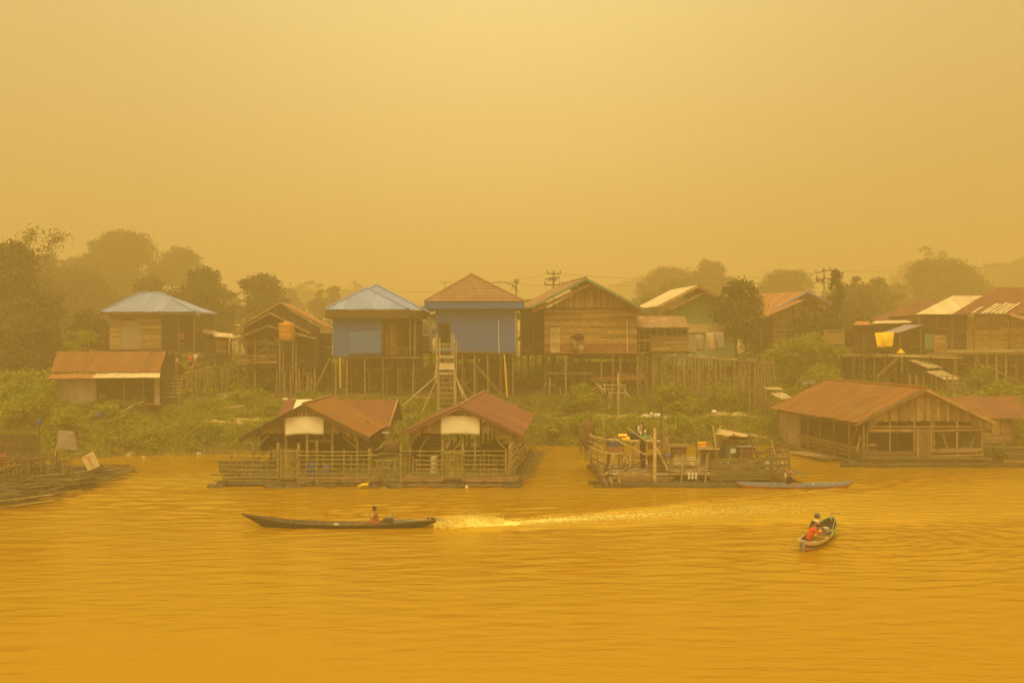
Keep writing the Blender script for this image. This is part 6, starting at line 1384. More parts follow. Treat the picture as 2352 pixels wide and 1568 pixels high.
# blue and orange coop
def coop(name, x0, x1, y0_, y1_, D, mats, lab, cat='coop', roof=None, legs=True, rm=None, dep=.8):
    "box body in two tones, board roof with an overhang, a wire front of slats and legs"
    c = thing(name, U((x0 + x1) / 2, y1_, D), lab, cat); s = D / FU; w = (x1 - x0) * s; zb, zt = UZ(y1_, D), UZ(y0_, D); zm_ = (zb + zt) / 2; xm_ = UX((x0 + x1) / 2, D)
    box('body', c, mats[0], (xm_, D + dep / 2, (zt + zm_) / 2), (w, dep, zt - zm_)); box('lower_body', c, mats[-1], (xm_, D + dep / 2, (zb + zm_) / 2 - .001), (w * .985, dep * .985, zm_ - zb))
    for k in range(5): beam('slat', c, M_stilt, (xm_ - w / 2 + (k + .5) * w / 5, D - .03, zb + .03), (xm_ - w / 2 + (k + .5) * w / 5, D - .03, zt - .03), .03)
    rz_ = zt + .06; rm = rm or M_plank
    for k in range(4): beam('roof_board', c, rm, (xm_ - w / 2 - .15, D - .1 + k * (dep + .2) / 4 + .1, rz_ + (k % 2) * .012 + (roof or 0) * k), (xm_ + w / 2 + .15, D - .1 + k * (dep + .2) / 4 + .1, rz_ + (k % 2) * .012 + (roof or 0) * k), dep / 3.6, .03)
    if legs:
        for dx in (-.45, .45):
            for dy in (.08, dep - .08): pole('leg', c, M_stilt, (xm_ + dx * w, D + dy, .55), (xm_ + dx * w, D + dy, zb), .035)
    return c
coop('coop', 1396, 1426, 1014, 1037, 57.2, (M_bluewall, M_orange), 'blue and orange boarded coop under the table at the raft left side')
coop('coop', 1545, 1577, 1028, 1043, 57.2, (M_redbrn, M_redbrn), 'dark red hutch on legs with a loose board roof in the raft middle', roof=.02)
coop('coop', 1668, 1694, 1020, 1052, 58, (M_green, M_leafg if False else M_green), 'tall green coop under the tan awning', legs=False)
coop('coop', 1699, 1731, 1028, 1053, 57.5, (M_redbrn, M_plankd), 'red-brown hutch with a bent roof right of the tall green coop', legs=False, rm=M_greywall)
coop('coop', 1612, 1642, 1034, 1075, 58, (M_plankd, M_greywall), 'grey boarded hutch under the table holding the striped towel', legs=False)
coop('coop', 1652, 1668, 1030, 1052, 58.4, (M_plankd, M_dark), 'narrow dark hutch left of the tall green coop', legs=False)
o = box('panel', None, M_white, U(1684, 1035, 57.9), (.3, .03, .26)); o.name = 'white_card'; tag(o, 'small white square card on the front of the tall green coop', 'card')
for k in range(7): beam('loose_board', Rf, M_plank, U(1648 + rnd.uniform(0, 12), 1008 + k * 3.2, 58.3), U(1672 + rnd.uniform(0, 26), 1009 + k * 3 + rnd.uniform(-2, 2), 58.5), .14, .04)
hwall(Rf, M_plankd, (UX(1672, 59.2), 59.2), (UX(1728, 59.2), 59.2), UZ(1030, 59.2), UZ(1003, 59.2), .18, skip=.12)
for x in (1651, 1690, 1722, 1738): pole('upright', Rf, M_stilt, U(x + 6, 1060, 58.6), U(x - 5, 995, 58.6), .05)
beam('leaning_pole', Rf, M_stiltd, U(1722, 1000, 58), U(1745, 1062, 57), .1, .16); pole('leaning_pole', Rf, M_bamboow, U(1724, 998, 58), U(1761, 1005, 57.6), .035); pole('leaning_pole', Rf, M_bamboow, U(1642, 998, 57.6), U(1656, 979, 58.4), .045)
o = cloth_sheet('awning', None, M_tarpbr, U(1643.6, 997, 57.5), U(1715, 1002, 57.5), U(1724, 997, 59.3), U(1654.6, 984.5, 59.3), 12, 5, sag=-.12, ripple=.03); tag(o, 'tan cloth awning slung on poles over the coops', 'awning')
# table with the striped towel
tb = thing('table', U(1628, 1075, 57.2), 'rough plank table carrying the striped towel', 'table')
for k in range(3): beam('table_board', tb, M_deck, U(1602, 1031, 57 + k * .25), U(1653, 1031, 57 + k * .25), .22, .05)
for x in (1602, 1610, 1648): pole('leg', tb, M_stilt, U(x - 4, 1078, 57), U(x, 1032, 57), .045)
M_or = blotch('orange towel', (.85, .22, .02), (.75, .17, .02), 6, .95); M_ye = blotch('yellow towel', (.95, .68, .06), (.9, .6, .05), 6, .95)
to = thing('towel', U(1612, 1028, 56.8), 'towel striped orange and yellow hung over the middle table', 'towel')
for ya, yb, mt, ins in ((1026, 1023, M_ye, 2), (1022.9, 1018, M_or, 1), (1017.9, 1014.5, M_ye, 0)): cloth_sheet('stripe', to, mt, U(1602 + ins * 1.4, ya, 56.78), U(1623.5 - ins * .4, ya, 56.78), U(1624 - ins * .3, yb, 56.78), U(1601 + ins, yb, 56.78), 8, 3, ripple=.02, sag=.02)
to = thing('towel', U(1434, 1012, 57.2), 'rumpled yellow and orange cloth lying on the left raft table', 'towel')
cloth_sheet('fold', to, M_ye, U(1421, 1003, 57.1), U(1441, 1005, 57.1), U(1440, 996, 57.3), U(1420, 996, 57.3), 8, 5, ripple=.06, sag=.06); cloth_sheet('fold', to, M_or, U(1423, 1003.5, 57.05), U(1439, 1005, 57.05), U(1440, 1000, 57.02), U(1424, 999.5, 57.02), 6, 3, ripple=.04); cloth_sheet('fold', to, M_ye, U(1430, 1012, 57), U(1446, 1013, 57), U(1447, 1003, 57.1), U(1427, 1003, 57.1), 8, 5, ripple=.05, sag=.08)
o = barrel('tub', None, M_bluewall, U(1458, 1011, 58.5), .3, .42, [(0, 0), (.85, 0), (1, 1), (1.06, 1), (.95, .96), (.8, .1), (0, .08)]); tag(o, 'dark blue plastic tub on the table behind the raft pole', 'tub')
o = lump(None, U(1538, 1046, 58), (.28, .3, .13), blotch('faded blue tarp', (.17, .19, .34), (.13, .15, .3), 3, .7), 'folded_tarp', 4); tag(o, 'faded blue folded tarpaulin right of the curved sheet hutch', 'tarpaulin')
for i, (x, y, h_, lab) in enumerate(((1467, 985, .35, 'white work glove pegged highest on the dark raft post'), (1473, 981, .32, 'grey work glove pegged beside the highest white one'), (1472, 994, .24, 'small white work glove pegged lowest on the dark raft post'), (1481, 991, .15, 'scrap of white cloth hung on the right of the gloves'))):
    o = lump(None, U(x, y, 57.2), (.075, .05, h_ / 2 + .03), M_sack if i != 1 else M_greywall, 'glove' if i < 3 else 'cloth_scrap', 60 + i); tag(o, lab, 'glove' if i < 3 else 'cloth')
lm = thing('hanging_lamp', U(1481, 1002, 57), 'hanging lamp with a green enamel shade and unlit white bulb', 'lamp')
barrel('lamp_shade', lm, blotch('green enamel', (.05, .33, .17), (.04, .28, .15), 3, .4), U(1481, 1004, 57.0), .22, .13, [(1, 0), (.9, .2), (.3, .8), (.12, 1), (0, 1)]); lump(lm, U(1481, 1005.5, 57), (.07, .07, .08), M_white, 'bulb', 2)
# lamp bracket post on the bank behind
p = thing('lamp_post', U(1519, 1010, 70), 'thin dark gallows shaped lamp post behind the open raft', 'lamp post')
pole('pole', p, M_steeld, U(1520, 1030, 68), U(1519, 926, 68), .07, taper=1); beam('arm', p, M_steeld, U(1519, 932, 68), U(1491, 934, 68), .07, .07); pole('drop', p, M_steeld, U(1496, 933, 68), U(1496, 946, 68), .03, taper=1); lump(p, U(1496, 950, 68), (.1, .1, .12), M_white, 'bulb', 0)
beam('brace', p, M_steeld, U(1503, 933, 68), U(1519, 941, 68), .04)
for i, (x, ya, yb, d_) in enumerate(((1343, 1010, 965, 62), (1525, 1020, 960, 70), (1484, 1000, 966, 66), (1672, 1000, 970, 72), (1684, 990, 955, 74), (1690, 990, 956, 75), (1697, 992, 962, 76))):
    o = pole('stake', None, M_stilt, U(x, ya, d_), U(x, yb, d_), .045); tag(o, ('thin stake standing left of the net heap', 'thin stake just right of the gallows lamp post', 'thin stake behind the hanging lamp', 'leftmost of the thin stakes behind the tan awning', 'second thin stake behind the tan awning', 'third thin stake behind the tan awning', 'rightmost thin stake behind the tan awning')[i], 'stake', 'stakes behind the open raft')
for k, (a, b_, c_) in enumerate((((1521, 1008), (1570, 1015), (1636, 1000)), ((1521, 1013), (1580, 1016), (1640, 1006)))):
    o = sway_pole('rope', None, M_steeld, [U(*a, 60), U(*b_, 60), U(*c_, 59)], .018, .018, 4); tag(o, ('upper', 'lower')[k] + ' dark rope slung from the raft stakes to the tan awning', 'rope')

# ================================================================ rubbish raft at the left edge
Lr = thing('scrap_raft', U(90, 1110, 54), 'raft heaped with dark planks and sticks at the left edge', 'raft')
M_greyd = blotch('dull grey sheet', (.22, .19, .13), (.17, .14, .09), 1, .9)
for k in range(260):
    t_ = rnd.random(); x = rnd.uniform(-20, 225) if k < 225 else rnd.uniform(180, 265); ymax = np.interp(x, [-20, 60, 150, 230, 290], [1150, 1140, 1112, 1088, 1062]); y = lerp(1052 + (2 if x < 230 else -2), ymax, rnd.random())
    d_ = 8 * FU / (y - 784 + 26) ; L_ = rnd.uniform(.8, 3.2); an_ = rnd.gauss(.30, .22); c_ = U(x, y, d_); c_.z = rnd.uniform(.1, .25 + 1.1 * max(0, 1 - x / 240) * rnd.random())
    v = Vector((math.cos(an_) * L_ / 2, math.sin(an_) * L_ * .55, rnd.uniform(-.04, .12) * L_)); mt = rnd.choice((M_plankd, M_plankd, M_log, M_plankd, M_plankg, M_plankg, M_stiltd, M_bamboo))
    a, b_ = c_ - v, c_ + v; a.z = max(a.z, .02); beam('plank', Lr, mt, a, b_, rnd.uniform(.07, .22), .045)
for k in range(7): x = -20 + k * 42; y = np.interp(x, [-20, 60, 150, 230, 290], [1150, 1140, 1112, 1088, 1062]); d_ = 8 * FU / (y - 784); sway_pole('log', Lr, M_log, [(UX(x, d_) - 1.5, d_ - .2, .06), (UX(x, d_) + 1.6, d_ + 1.2, .06)], .16, .12, 7)
for i in range(9): x = rnd.uniform(0, 220); y = np.interp(x, [0, 60, 150, 230], [1146, 1138, 1110, 1086]) - rnd.uniform(0, 22); d_ = 8 * FU / (y - 784); lump(Lr, (UX(x, d_), d_, .1), (rnd.uniform(.3, .7), .5, .16), M_log, 'weed_clump', 80 + i)
for k in range(26):
    x = rnd.uniform(-10, 170); d_ = rnd.uniform(53, 58); q_ = Vector((UX(x, d_), d_, rnd.uniform(.1, .5))); pole('stick', Lr, rnd.choice((M_stiltd, M_plankd, M_bamboo)), q_, q_ + Vector((rnd.uniform(-.5, .9), rnd.uniform(-.2, .5), rnd.uniform(.5, 1.5))), .03)
for y, a, b_ in ((1050, -20, 120), (1056, -20, 150), (1063, -20, 130), (1072, -20, 105), (1082, -20, 90)): sway_pole('rail', Lr, M_stiltd, [U(a, y, 55), U((a + b_) / 2, y - 3, 55.5), U(b_, y - 8, 57)], .05, .03, 5)
for x in (10, 38, 66, 95, 122): pole('rail_post', Lr, M_stiltd, U(x, 1100, 55), U(x, 1042 - rnd.uniform(0, 8), 55.6), .05)
nf = thing('pen_fence', U(60, 1105, 56), 'ragged upright dark picket fence standing on the left edge scrap raft', 'fence')
for k in range(30):
    x = -12 + k * 5.6; pole('picket', nf, rnd.choice((M_stiltd, M_stiltd, M_plankd, M_bamboo)), U(x + rnd.uniform(-2, 2), 1112 - k * .6, 56), U(x + rnd.uniform(-3, 3), 1048 + rnd.uniform(-10, 14) + k * .5, 56.2), rnd.uniform(.03, .055))
for y in (1056, 1072, 1090): sway_pole('rail', nf, M_stiltd, [U(-20, y, 55.9), U(60, y + rnd.uniform(-2, 2), 55.9), U(158, y + 2, 55.9)], .045, .03, 5)
fe = thing('slat_fence', U(45, 1050, 62), 'dark horizontal slat fence at the left edge above the scrap raft', 'fence')
for k in range(10): beam('slat', fe, M_plankd, U(-20, 998 + k * 5.4, 61), U(90, 1001 + k * 5, 61), .04, .12)
for x in (4, 46, 89): pole('post', fe, M_stiltd, U(x, 1062, 61), U(x, 968 if x == 89 else 996, 61), .07)
barrel('cap', fe, M_bluewall, U(89, 975, 61), .14, .35)
for a, b_ in (((89, 1000), (80, 1048)), ((91, 985), (136, 990))): beam('brace', fe, M_stiltd, U(*a, 61), U(*b_, 61), .05)
o = prism('grey_sheet', None, M_greyd, [U(134, 1030, 62), U(178, 1034, 62.4), U(170, 990, 63), U(132, 988, 63)], (0, .05, 0)); tag(o, 'leaning grey sheet standing behind the scrap raft', 'sheet')
beam('top_beam', Lr, M_stiltd, U(112, 984, 62.6), U(182, 990, 62.6), .06, .08)
o = pole('stick', None, M_bamboow, U(127, 1050, 60), U(133, 1016, 60), .07); o.name = 'white_stick'; tag(o, 'short pale stick standing left of the grey sheet', 'stick')
sg = thing('sign_board', U(201, 1081, 58.5), 'tilted cream board with faded red lettering on the scrap raft', 'sign')
q = [U(201.5, 1081, 58.5), U(229, 1070, 58.7), U(214, 1035.5, 58.9), U(187, 1050, 58.7)]; prism('board', sg, blotch('cream sign paint', (.50, .38, .17), (.42, .31, .12), 3, .8), q, (0, .05, 0))
ux_, uy_ = (q[1] - q[0]), (q[3] - q[0]); M_red = blotch('faded red paint', (.55, .13, .05), (.45, .1, .04), 4, .8)
for a, b_, w_ in (((.14, .90), (.72, .90), .05), ((.32, .80), (.68, .82), .035), ((.36, .70), (.64, .70), .04), ((.40, .6), (.60, .58), .035), ((.38, .49), (.58, .49), .04), ((.42, .38), (.56, .37), .035), ((.38, .26), (.64, .25), .04), ((.34, .16), (.62, .15), .03), ((.43, .7), (.45, .2), .03)):
    beam('red_mark', sg, M_red, q[0] + ux_ * a[0] + uy_ * a[1] - Vector((0, .015, 0)), q[0] + ux_ * b_[0] + uy_ * b_[1] - Vector((0, .015, 0)), .012, w_, var=0)
pole('prop', sg, M_stilt, U(215, 1080, 59.2), U(208, 1045, 58.9), .04)
o = barrel('red_drum', None, blotch('dull red drum', (.30, .06, .04), (.22, .05, .04), 2, .6), U(2, 1068, 56), .3, .6); tag(o, 'dull red drum on the scrap raft at the left edge', 'drum')
for i, (x, y, s_, mt, lab) in enumerate(((209, 1096, .13, M_tarpy, 'yellow float bobbing below the tilted sign'), (175, 1107, .12, M_tarpy, 'yellow float left of the one below the sign'), (148, 1118, .1, M_dark, 'small dark float in front of the scrap raft'), (33, 1153, .2, M_tarpy, 'yellow float nearest the left bottom of the scrap raft'), (102, 1137, .22, M_log, 'weedy dark lump floating before the scrap raft'), (457, 1044, .2, M_sack, 'white float at the bank left of the fish pens'), (488, 1039, .24, M_sack, 'larger white float beside the left fish pen'), (330, 1052, .12, M_sack, 'tiny white float near the left bank'))):
    d_ = 8 * FU / (y - 784); o = lump(None, (UX(x, d_), d_, .05), (s_, s_ * .8, s_ * .6), mt, 'float', 100 + i); tag(o, lab, 'float', 'floats on the water')

# ================================================================ scraps on the bank
def bank_pt(x, D, up=0.0): X = UX(x, D); return Vector((X, D, gz(X, D) + up))
for i, (x0, x1, D, mt, lab) in enumerate(((515, 561, 77.5, M_bamboow, 'pale board lying on the grass below the balcony house'), (262, 300, 73.5, M_plank, 'board lying before the rusted shed'), (272, 306, 75, M_deck, 'pale board slanting up to the shed deck'), (300, 330, 76.2, M_deck, 'short pale board against the shed deck'), (245, 285, 72.6, M_planko, 'brown board lowest of those before the shed'))):
    o = beam('board', None, mt, bank_pt(x0, D, .35), bank_pt(x1, D + .6, .6), .25, .06); tag(o, lab, 'board', 'boards on the bank')
o = box('grey_box', None, M_greywall, bank_pt(259.6, 74.5, .55), (.75, .5, 1.25), ry=.03); tag(o, 'upright grey box among boards before the rusted shed', 'box')
o = lump(None, bank_pt(234, 74.3, .35), (.55, .3, .3), M_bluecloth, 'cloth_heap', 7); tag(o, 'pale blue cloth heap left of the grey box', 'cloth')
for i, (x, D, s_, mt) in enumerate(((1482, 81, .35, M_sack), (1490, 80.7, .28, M_white), (1476, 80.9, .2, M_tarpy), (1510, 80.5, .35, M_white), (1528, 80.2, .22, M_sack), (1640, 82, .25, M_white), (1445, 80.6, .22, M_sack))):
    o = lump(None, bank_pt(x, D, .25), (s_, s_ * .7, s_ * .6), mt, 'litter_bag', 130 + i); tag(o, ('largest pale rubbish bag on the sand heap', 'white bag just right of the largest pale one', 'small yellow bag left on the sand heap', 'striped white bag near the gallows lamp post', 'small pale bag right of the lamp post', 'white bag alone on the grass above the tan awning', 'small pale bag leftmost on the sand heap')[i], 'rubbish bag', 'rubbish bags on the bank')
o = pole('standing_pole', None, M_bamboow, bank_pt(1420, 80.5, -.2), U(1420, 856, 80.5), .1); tag(o, 'tall pale pole standing alone before the plank house stilts', 'pole')
fr = thing('broken_frame', bank_pt(1395, 82), 'broken frame of pale sticks under the front of the plank house', 'frame')
for a, b_ in (((1368, 880), (1392, 900)), ((1372, 893), (1415, 893)), ((1385, 884), (1436, 884)), ((1388, 880), (1390, 905)), ((1424, 882), (1446, 912)), ((1436, 884), (1437, 915)), ((1396, 902), (1436, 902)), ((1405, 890), (1398, 940)), ((1350, 905), (1370, 888)), ((1378, 884), (1384, 904)), ((1398, 896), (1400, 912))): pole('stick', fr, M_bamboow, U(*a, 82.5), U(*b_, 82.2), .05)
fr = thing('stick_frame', bank_pt(1262, 83), 'small upright stick frame left under the plank house', 'frame')
for a, b_ in (((1263, 868), (1262, 910)), ((1250, 882), (1275, 884)), ((1242, 908), (1252, 884)), ((1286, 890), (1290, 912)), ((1247, 896), (1250, 912)), ((1320, 895), (1321, 912))): pole('stick', fr, M_stilt, U(*a, 83.5), U(*b_, 83.2), .06)
o = pole('leaning_pole', None, M_stilt, U(722, 896, 83), U(758, 822, 84), .06); tag(o, 'long thin pole leaning between the balcony house and the porch house', 'pole')

# ================================================================ power line
def upole(x, yb, yt, D, arms, lab, r=.12):
    t = thing('utility_pole', U(x, yb, D), lab, 'utility pole'); pole('pole', t, M_concrete, (UX(x, D), D, gz(UX(x, D), D)), U(x, yt, D), r, 8)
    for (xa, xb, ya, yb2) in arms:
        beam('crossarm', t, M_steeld, U(xa, ya, D - .15), U(xb, yb2, D - .15), .09, .12)
        for k in (0, .5, 1): p = U(lerp(xa, xb, k), lerp(ya, yb2, k), D - .15); barrel('insulator', t, M_steeld, p, .07, .38, [(0, 0), (1, 0), (.5, .3), (1, .35), (.5, .65), (1, .7), (.4, 1), (0, 1)], 6)
    return t
T = upole(1271.5, 700, 623, 110, ((1257, 1287, 628, 629), (1251, 1292, 654, 654)), 'utility pole with crossarms and transformer gear rising behind the plank house')
beam('bracket', T, M_steeld, U(1252, 642, 110), U(1286, 636, 110), .1, .14)
for x in (1264, 1270, 1276): barrel('switch', T, M_steeld, U(x, 645, 109.8), .12, .4)
for a, b_ in (((1259, 640), (1254, 655)), ((1284, 640), (1283, 655)), ((1260, 655), (1271, 664)), ((1283, 655), (1272, 664)), ((1253, 655), (1256, 676))): sway_pole('jumper', T, M_steeld, [U(*a, 109.8), U((a[0] + b_[0]) / 2 + 1.5, (a[1] + b_[1]) / 2, 109.8), U(*b_, 109.8)], .025, .025, 4)
T = upole(1893, 700, 616, 115, ((1874, 1907, 627, 620), (1876, 1912, 640, 639)), 'utility pole with two crossarms left of the slim dark tree')
for a, b_ in (((1880, 642), (1892, 655)), ((1910, 640), (1893, 652))): beam('brace', T, M_steeld, U(*a, 115), U(*b_, 115), .07)
for x in (1878, 1890): barrel('transformer', T, M_steeld, U(x, 648, 114.8), .2, .42)
T = upole(1186, 700, 641, 108, ((1181, 1191, 649, 649),), 'plain pole carrying the curved street lamp arm behind the tiled roof')
sl_ = thing('street_lamp', U(1182, 655, 107.8), 'curved street lamp arm reaching left from the plain pole', 'street lamp')
sway_pole('arm', sl_, M_steeld, [U(1185, 670, 107.8), U(1183, 658, 107.8), U(1174, 652, 107.8), U(1158, 648.5, 107.8), U(1142, 648, 107.8)], .06, .04, 6)
lump(sl_, U(1137, 648.5, 107.8), (.36, .12, .08), M_steel, 'lamp_head', 3)
sway_pole('scroll', sl_, M_steeld, [U(1176, 653, 107.8), U(1180, 662, 107.8), U(1175, 668, 107.8), U(1173, 661, 107.8), U(1180, 657, 107.8)], .04, .03, 5)
T = upole(1023, 690, 647, 190, ((1010, 1036, 649, 649),), 'faint distant utility pole above the gap between the blue houses', .14)
n_w = 0
for a, b_, sag, lab in ((((1257, 628), 110), ((1186, 642), 108), 2, 'highest wire from the crossarm pole to the lamp pole'), (((1287, 629), 110), ((1874, 627), 115), 14, 'long sagging top wire across the middle of the view'), (((1292, 654), 110), ((1876, 640), 115), 8, 'long lower wire across the middle of the view'), (((1186, 646), 108), ((1023, 650), 190), 5, 'wire from the lamp pole to the distant pole'), (((1252, 654), 110), ((1186, 650), 108), 3, 'lower wire from the crossarm pole to the lamp pole'), (((1186, 652), 108), ((870, 668), 120), 8, 'wire passing above the pale blue roof'), (((1907, 621), 115), ((2360, 600), 120), 12, 'wire running right above the large dome tree'), (((1186, 660), 108), ((1212, 700), 100), 1, 'short guy wire right of the lamp pole')):
    p0, p1 = U(*a[0], a[1]), U(*b_[0], b_[1]); pts = [p0.lerp(p1, t_) - Vector((0, 0, sag * .05 * 4 * t_ * (1 - t_))) for t_ in np.linspace(0, 1, 9)]
    o = sway_pole('power_wire', None, M_steeld, pts, .013, .013, 4); tag(o, lab, 'wire', 'wires of the power line')
po = thing('antenna_pole', U(1745, 827, 83), 'tall thin pole with a small crosspiece standing on the long walkway', 'pole')
sway_pole('pole', po, M_stiltd, [U(1743, 828, 82.8), U(1747, 790, 82.8), U(1750, 755, 82.8)], .05, .035, 5); beam('crosspiece', po, M_stiltd, U(1741, 756, 82.8), U(1751, 758, 82.8), .04)
# ================================================================ boats
def hull_part(name, par, mat, st, v0, v1, n=7, inset=0.0, lift=0.0, thick=0.0, pw=.6):
    "st: list of (centre Vector at z=0, across unit Vector, half width, keel z, gunwale z); a strip of the skin from v0 (keel) to v1 (gunwale)"
    rows = []
    for (c, ac, hw, kz, g_) in st:
        r_ = []
        for i in range(2 * n + 1):
            q = i / n - 1; s = -1 if q < 0 else 1; v = lerp(v0, v1, abs(q)); a = v * math.pi / 2
            y = s * max(0.004, hw - inset) * math.sin(a) ** pw if v > 0 else 0
            z = kz + lift * (1 - v) + (g_ - kz) * (1 - math.cos(a)) ** .9
            r_.append(c + ac * y + Vector((0, 0, z)))
        rows.append(r_)
    vs = [p for r_ in rows for p in r_]; w = 2 * n + 1; fs = []
    for j in range(len(rows) - 1):
        for i in range(w - 1):
            if v0 > 0 and i in (n - 1, n): continue
            fs.append((j * w + i, j * w + i + 1, (j + 1) * w + i + 1, (j + 1) * w + i))
    me = mesh_from(name, vs, fs, mat, True); o = obj(name, me, par)
    return o
def hull_part2(name, par, mat, st, v0, v1, n=5, inset=0.0, pw=.6, sides=(-1, 1), th=0.012):
    "a plank strake on each side between girth positions v0 and v1, standing proud by th"
    for s in sides:
        vs, fs = [], []
        for (c, ac, hw, kz, g_) in st:
            for i in range(n + 1):
                a = lerp(v0, v1, i / n) * math.pi / 2; y = s * (max(.004, hw - inset) * math.sin(a) ** pw + th)
                vs.append(c + ac * y + Vector((0, 0, kz + (g_ - kz) * (1 - math.cos(a)) ** .9)))
        w = n + 1
        for j in range(len(st) - 1):
            for i in range(n): fs.append((j * w + i, j * w + i + 1, (j + 1) * w + i + 1, (j + 1) * w + i))
        obj(name, mesh_from(name, vs, fs, mat, True), par)
def stations(a, b, prof, n=24, curve=None):
    "prof: rows (t, half width, keel z, gunwale z)"
    a, b = Vector(a), Vector(b); d = (b - a); ac = Vector((-d.y, d.x, 0)).normalized(); P_ = np.array(prof); out = []
    for i in range(n + 1):
        t = i / n; out.append((a + d * t, ac, *[float(np.interp(t, P_[:, 0], P_[:, k])) for k in (1, 2, 3)]))
    return out
def gunwale(name, par, mat, st, r=.02, lift=0.0, idx=None):
    for s in (-1, 1):
        sway_pole(name, par, mat, [c + ac * s * hw + Vector((0, 0, g_ + lift)) for (c, ac, hw, kz, g_) in st], r, r, 5)
# ================================================================ people
M_skin = blotch('tanned skin', (.33, .135, .06), (.29, .115, .05), 5, .55, per_obj=.03)
M_hair = blotch('black hair', (.018, .014, .01), (.012, .01, .008), 20, .7)
def skinned(chains, sub=1):
    "chains: list of [(point, radius), ...]; joined where points coincide; grown into one surface"
    vs, es, rs, key = [], [], [], {}
    for ch in chains:
        prev = None
        for p, r_ in ch:
            k = tuple(round(c, 4) for c in p)
            if k not in key: key[k] = len(vs); vs.append(tuple(p)); rs.append(r_ if isinstance(r_, tuple) else (r_, r_))
            i = key[k]
            if prev is not None and prev != i: es.append((prev, i))
            prev = i
    me = bpy.data.meshes.new('tmp'); me.from_pydata(vs, es, []); o = bpy.data.objects.new('tmp', me); COL.objects.link(o)
    md = o.modifiers.new('s', 'SKIN'); 
    if sub: o.modifiers.new('u', 'SUBSURF').levels = sub
    sv = me.skin_vertices[0].data
    for i, r_ in enumerate(rs): sv[i].radius = r_
    sv[0].use_root = True
    dg = bpy.context.evaluated_depsgraph_get(); dg.update(); out = bpy.data.meshes.new_from_object(o.evaluated_get(dg)); bpy.data.objects.remove(o); bpy.data.meshes.remove(me)
    return out
def blob_mesh(c, s, axes, n=14, m=10, warp=None):
    vs = []
    for j in range(m + 1):
        for i in range(n):
            th, ph = math.pi * j / m, 2 * math.pi * i / n; p = Vector((math.sin(th) * math.cos(ph), math.sin(th) * math.sin(ph), math.cos(th)))
            if warp: p = warp(p)
            vs.append(c + axes[0] * p.x * s[0] + axes[1] * p.y * s[1] + axes[2] * p.z * s[2])
    fs = [(j * n + i, j * n + (i + 1) % n, (j + 1) * n + (i + 1) % n, (j + 1) * n + i) for j in range(m) for i in range(n)]
    return vs, fs
def merge(name, parts, mat, remesh=None):
    bm = bmesh.new()
    for p in parts:
        if isinstance(p, tuple): tmp = mesh_from('tmp', p[0], p[1])
        else: tmp = p
        bm.from_mesh(tmp); bpy.data.meshes.remove(tmp)
    bmesh.ops.remove_doubles(bm, verts=bm.verts, dist=.0004); bmesh.ops.recalc_face_normals(bm, faces=bm.faces)
    me = bpy.data.meshes.new(name); bm.to_mesh(me); bm.free()
    if remesh:
        o = bpy.data.objects.new('tmp', me); COL.objects.link(o); md = o.modifiers.new('r', 'REMESH'); md.mode = 'VOXEL'; md.voxel_size = remesh; md.use_smooth_shade = True
        sm = o.modifiers.new('m', 'SMOOTH'); sm.iterations = 2; sm.factor = .4
        dg = bpy.context.evaluated_depsgraph_get(); dg.update(); out = bpy.data.meshes.new_from_object(o.evaluated_get(dg)); bpy.data.objects.remove(o); bpy.data.meshes.remove(me); me = out
    me.name = name; me.materials.clear(); me.materials.append(mat)
    me.polygons.foreach_set('use_smooth', [True] * len(me.polygons))
    return me
def hand_chains(w, d, n_, side, sc_=1.0, curl=.6):
    "palm and five fingers from wrist w, pointing along d, palm facing n_"
    d = d.normalized(); n_ = (n_ - d * n_.dot(d)).normalized(); s = d.cross(n_) * side; ch = []
    palm = w + d * .05 * sc_; end = w + d * .095 * sc_
    base = [[(w, .024 * sc_), (palm, (.036 * sc_, .018 * sc_)), (end, (.036 * sc_, .014 * sc_))]]
    fingers = []
    for k, (off, L_) in enumerate(((-.030, .062), (-.010, .075), (.011, .070), (.030, .055))):
        p0 = end + s * off * sc_ - d * .02 * sc_; p1 = p0 + d * (.02 + L_ * .4) * sc_; p2 = p1 + (d * math.cos(curl) + n_ * math.sin(curl)) * L_ * .33 * sc_; p3 = p2 + (d * math.cos(curl * 1.9) + n_ * math.sin(curl * 1.9)) * L_ * .3 * sc_
        fingers.append([[(p0, .0095 * sc_), (p1, .009 * sc_), (p2, .0083 * sc_), (p3, .007 * sc_)]])
    t0 = w + d * .03 * sc_ - s * .02 * sc_; t1 = t0 + (d * .5 - s * .8 + n_ * .2).normalized() * .035 * sc_; t2 = t1 + (d * .85 - s * .3 + n_ * .4).normalized() * .03 * sc_
    fingers.append([[(t0, .012 * sc_), (t1, .011 * sc_), (t2, .009 * sc_)]])
    return base, fingers
